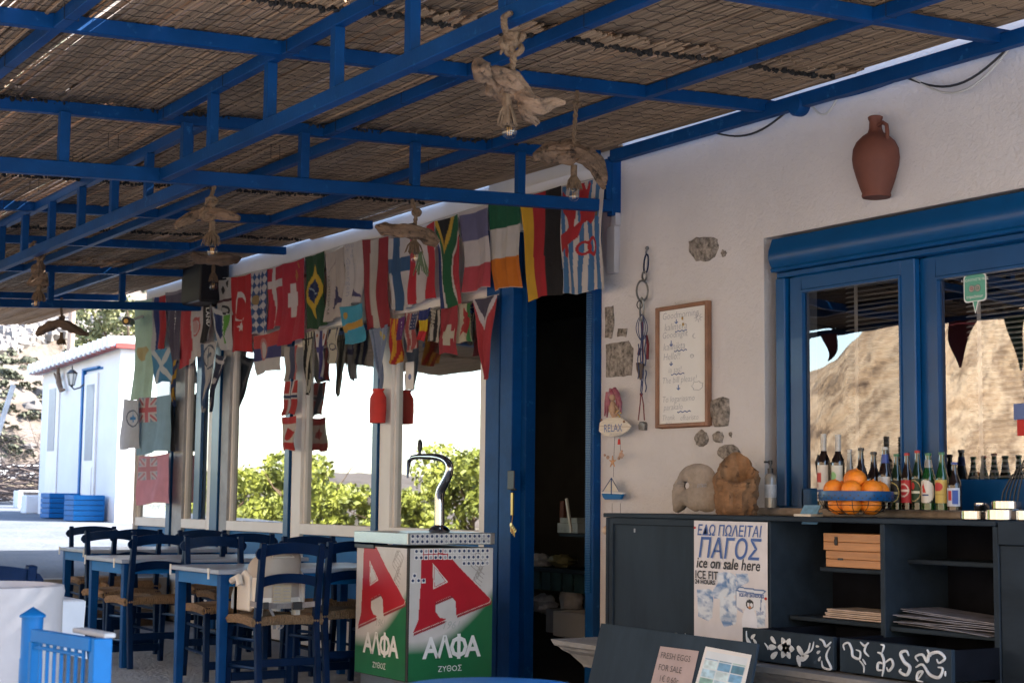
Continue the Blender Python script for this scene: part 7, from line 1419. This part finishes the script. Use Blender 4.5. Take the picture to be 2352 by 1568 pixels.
# pale dry stone terrace band across the slope
lo = [onhill(px, py) for px, py in ((-120, 842), (-60, 826), (0, 810), (60, 797), (120, 786), (180, 775), (240, 765), (300, 752), (380, 735))]
hi = [onhill(px, py) for px, py in ((-120, 800), (-60, 786), (0, 772), (60, 762), (120, 755), (180, 750), (240, 744), (300, 736), (380, 722))]
b = MB(); rr = random.Random(8)
for i in range(len(lo)-1):
    for j in range(150):
        t, s = rr.random(), rr.random(); a = lo[i].lerp(lo[i+1], t); c = hi[i].lerp(hi[i+1], t); p = a.lerp(c, s); p.z = float(hz(p.x, p.y)); r_ = rr.uniform(.12, .42); b.ball((p.x, p.y, p.z+.05), r_, 5, 4, (1, 1, .6), .5, i*200+j)
b.sm = False; o = b.build('stone_band', mat('pale_rubble', (.18, .165, .155), .9, .25, 2), None, smooth=False, kind='stuff')
# scattered scrub and boulders
tuft = MB()
for j in range(60):
    a, e = rr.uniform(0, 6.28), rr.uniform(-.1, 1.4); r_ = rr.uniform(.25, .5); c = Vector((r_*math.cos(a)*math.cos(e), r_*math.sin(a)*math.cos(e), r_*math.sin(e)*.7)); u_ = Vector((rr.gauss(0, 1), rr.gauss(0, 1), rr.gauss(0, 1))).normalized()*.13; w_ = u_.orthogonal().normalized()*.10; tuft.add([c-u_, c+w_, c+u_, c-w_], [(0, 1, 2, 3)])
b = MB()
for i in range(3600):
    x = -36-rr.random()**1.3*60; y = rr.uniform(.15*abs(x), .62*abs(x)); n_ = float(fbm(x*.12, y*.12))
    if n_ < .42 and rr.random() < .75: continue
    s = rr.uniform(.22, .60)*(1+.014*abs(x+36)); z = float(hz(x, y)); Mx = Matrix.Translation((x, y, z)) @ Matrix.Rotation(rr.uniform(0, 6.28), 4, 'Z') @ Matrix.Scale(s, 4); b.add([Mx @ Vector(p) for p in tuft.v], tuft.f)
b.build('hill_scrub', 'scrub', None, smooth=False, kind='stuff')
b = MB()
for i in range(300):
    x = -36-rr.random()**1.5*45; y = rr.uniform(.12*abs(x), .62*abs(x)); s = rr.uniform(.08, .3); b.ball((x, y, float(hz(x, y))), s, 7, 5, (1, rr.uniform(.7, 1.6), .6), .5, i)
b.build('hill_boulders', mat('grey_boulder', (.11, .10, .095), .95, .35, 1.5, .8, 3), None, smooth=False, kind='stuff')
# leafy shrubs and trees
def leafmesh(n, rx, ry, rz, ls, seed, clumps=17, low=-.95):
    rg = np.random.default_rng(seed); cc = rg.normal(size=(clumps, 3)); cc /= np.linalg.norm(cc, axis=1)[:, None]; cc *= rg.uniform(.35, .85, (clumps, 1)); cc[:, 2] = np.clip(cc[:, 2], low, 1)
    k = rg.integers(0, clumps, n); d = rg.normal(size=(n, 3)); d /= np.linalg.norm(d, axis=1)[:, None]; rad = rg.uniform(.16, .36, clumps)[k][:, None]*rg.uniform(.6, 1.08, (n, 1)); P = (cc[k]+d*rad)*[rx, ry, rz]
    u = rg.normal(size=(n, 3)); u /= np.linalg.norm(u, axis=1)[:, None]; w = np.cross(u, rg.normal(size=(n, 3))); w /= np.linalg.norm(w, axis=1)[:, None]; L_ = ls*rg.uniform(.6, 1.3, (n, 1))
    V = np.stack([P-u*L_, P+w*L_*.6, P+u*L_, P-w*L_*.6], 1).reshape(-1, 3); return V, n
def shrub(lab, loc, rx, ry, rz, n, ls, m, name='shrub', cat='shrub', seed=0, group=None, trunk=.06, hgt=None):
    t = thing(name, lab, cat, loc, group); V, n = leafmesh(n, rx, ry, rz, ls, seed); V = V+np.array([0, 0, hgt if hgt is not None else rz*.8]); me = bpy.data.meshes.new('crown'); F_ = np.arange(4*n).reshape(-1, 4)
    me.vertices.add(len(V)); me.vertices.foreach_set('co', V.ravel()); me.loops.add(F_.size); me.loops.foreach_set('vertex_index', F_.ravel()); me.polygons.add(n); me.polygons.foreach_set('loop_start', np.arange(0, F_.size, 4)); me.update(calc_edges=True)
    link('crown', me, m, t); b = MB(); rr = random.Random(seed); h_ = hgt if hgt is not None else rz*.8; L = Vector(loc)
    b.tube([L, L+Vector((.05, .03, h_*.5)), L+Vector((0, 0, h_))], [trunk, trunk*.8, trunk*.5], 8)
    for i in range(6): a = rr.uniform(0, 6.28); b.tube([L+Vector((0, 0, h_*rr.uniform(.3, .8))), L+Vector((rx*.35*math.cos(a), ry*.35*math.sin(a), h_*1.1)), L+Vector((rx*.6*math.cos(a), ry*.6*math.sin(a), h_+rz*rr.uniform(.1, .6)))], [trunk*.45, trunk*.3, trunk*.12], 5)
    b.build('trunk', 'bark', t); return t
p = Vector(xp(272, 1000, -29)); shrub('tall yellow green olive like tree behind the white house', (p.x, p.y+.2, 1.0), .85, 1.3, 1.6, 11000, .055, 'olive', 'olive_tree', 'tree', 5, trunk=.10, hgt=2.7)
# the garden across the street: vine bushes, mirrored in the panes
gard = [(-22.5, -4.6, 1.5, 1.45, 'leaf'), (-24.6, -3.9, 1.5, 1.30, 'leaf'), (-26.8, -3.4, 1.6, 1.15, 'leaf'), (-29.2, -2.8, 1.7, 1.25, 'leaf'), (-31.8, -2.2, 1.8, 1.20, 'leaf'), (-34.6, -1.6, 1.8, 1.2, 'leaf'), (-20.2, -5.3, 1.3, 1.85, 'leafdark'), (-18.6, -4.2, 1.0, 1.6, 'leafdark'), (-37, -.9, 1.9, 1.3, 'leaf')]
ORD = ['first', 'second', 'third', 'fourth', 'fifth', 'sixth', 'seventh', 'eighth', 'ninth']
for i, (x, y, r_, h_, m) in enumerate(gard): shrub(('%s grapevine bush across the street, mirrored in the window panes' if m == 'leaf' else '%s bush of the row across the street, dark leaved, mirrored in the last pane') % ORD[i], (x, y, float(hz(x, y))-.05), r_*1.25, r_, h_*.66*(1.32+.34*math.sin(i*2.3)), 8000, .06, m, 'vine_bush', 'shrub', 20+i, 'garden bushes across the street', .05)
# two white slatted garden chairs on the terrace edge, mirrored in the last pane
def slatchair(x, y, rz, lab):
    t = thing('slatted_chair', lab, 'chair', (0, 0, 0), 'white slatted garden chairs'); 
    for i in range(6): b = MB(); b.beam((.22, -.26+.105*i, .32), (.42, -.29+.118*i, 1.02-.03*abs(i-2.5)), .085, .018, (1, 0, 0)); b.build('back_slat', 'white', t)
    for i in range(5): b = MB(); b.box((-.30+.105*i, -.29, .34+.0*i), (-.21+.105*i, .29, .36)); b.build('seat_slat', 'white', t)
    for s in (-1, 1): b = MB(); b.box((-.36, s*.34-.05, .56), (.34, s*.34+.05, .58)); b.box((-.30, s*.30-.03, 0), (-.24, s*.30+.03, .56)); b.box((.25, s*.30-.03, 0), (.31, s*.30+.03, .56)); b.build('arm_frame', 'white', t)
    t.location = (x, y, 0); t.rotation_euler = (0, 0, rz); return t
s1 = slatchair(-14.1, 1.55, R(-60), 'white slatted garden chair at the terrace edge, farther one'); s2 = dup(s1, (-12.9, 1.15, 0), R(-75), label='white slatted garden chair at the terrace edge, nearer one')

# two-coloured pennants hung along the outer edge of the pergola, mirrored in the hatch window
for i, (pxa, pxb, ptx, pty) in enumerate(((2168, 2236, 2190, 842), (2300, 2352, 2330, 850), (1895, 1935, 1905, 830), (2070, 2110, 2092, 790))):
    a = yp(pxa, 742, 11.25); c = yp(pxb, 742, 11.25); t_ = yp(ptx, pty, 11.25); b = MB(); ya = .05
    zt_ = 2.84
    nseg = 10
    for s_ in range(nseg+1):
        f_ = s_/nseg; z = zt_+(t_[2]-zt_)*f_; xa_ = a[0]+(t_[0]-a[0])*f_; xb_ = c[0]+(t_[0]+.02-c[0])*f_; xm = (xa_+xb_)/2; yy = ya+.04*math.sin(f_*4+i)
        b.v += [(xa_, yy, z), (xm, yy+.015, z), (xb_, yy, z)]
    b.f = [(s_*3+k, s_*3+k+1, s_*3+4+k, s_*3+3+k) for s_ in range(nseg) for k in (0, 1)]
    b.sm = True; o = top('pennant', b, mat('pennant_cloth_%s' % 'abcd'[i], (.16, .02, .03) if i % 2 == 0 else (.02, .08, .05), .8, .2, 5), ('first', 'second', 'third', 'fourth')[i]+' long pennant on the outer pergola edge, mirrored in the hatch window', 'pennant', 'pennants along the outer pergola edge')
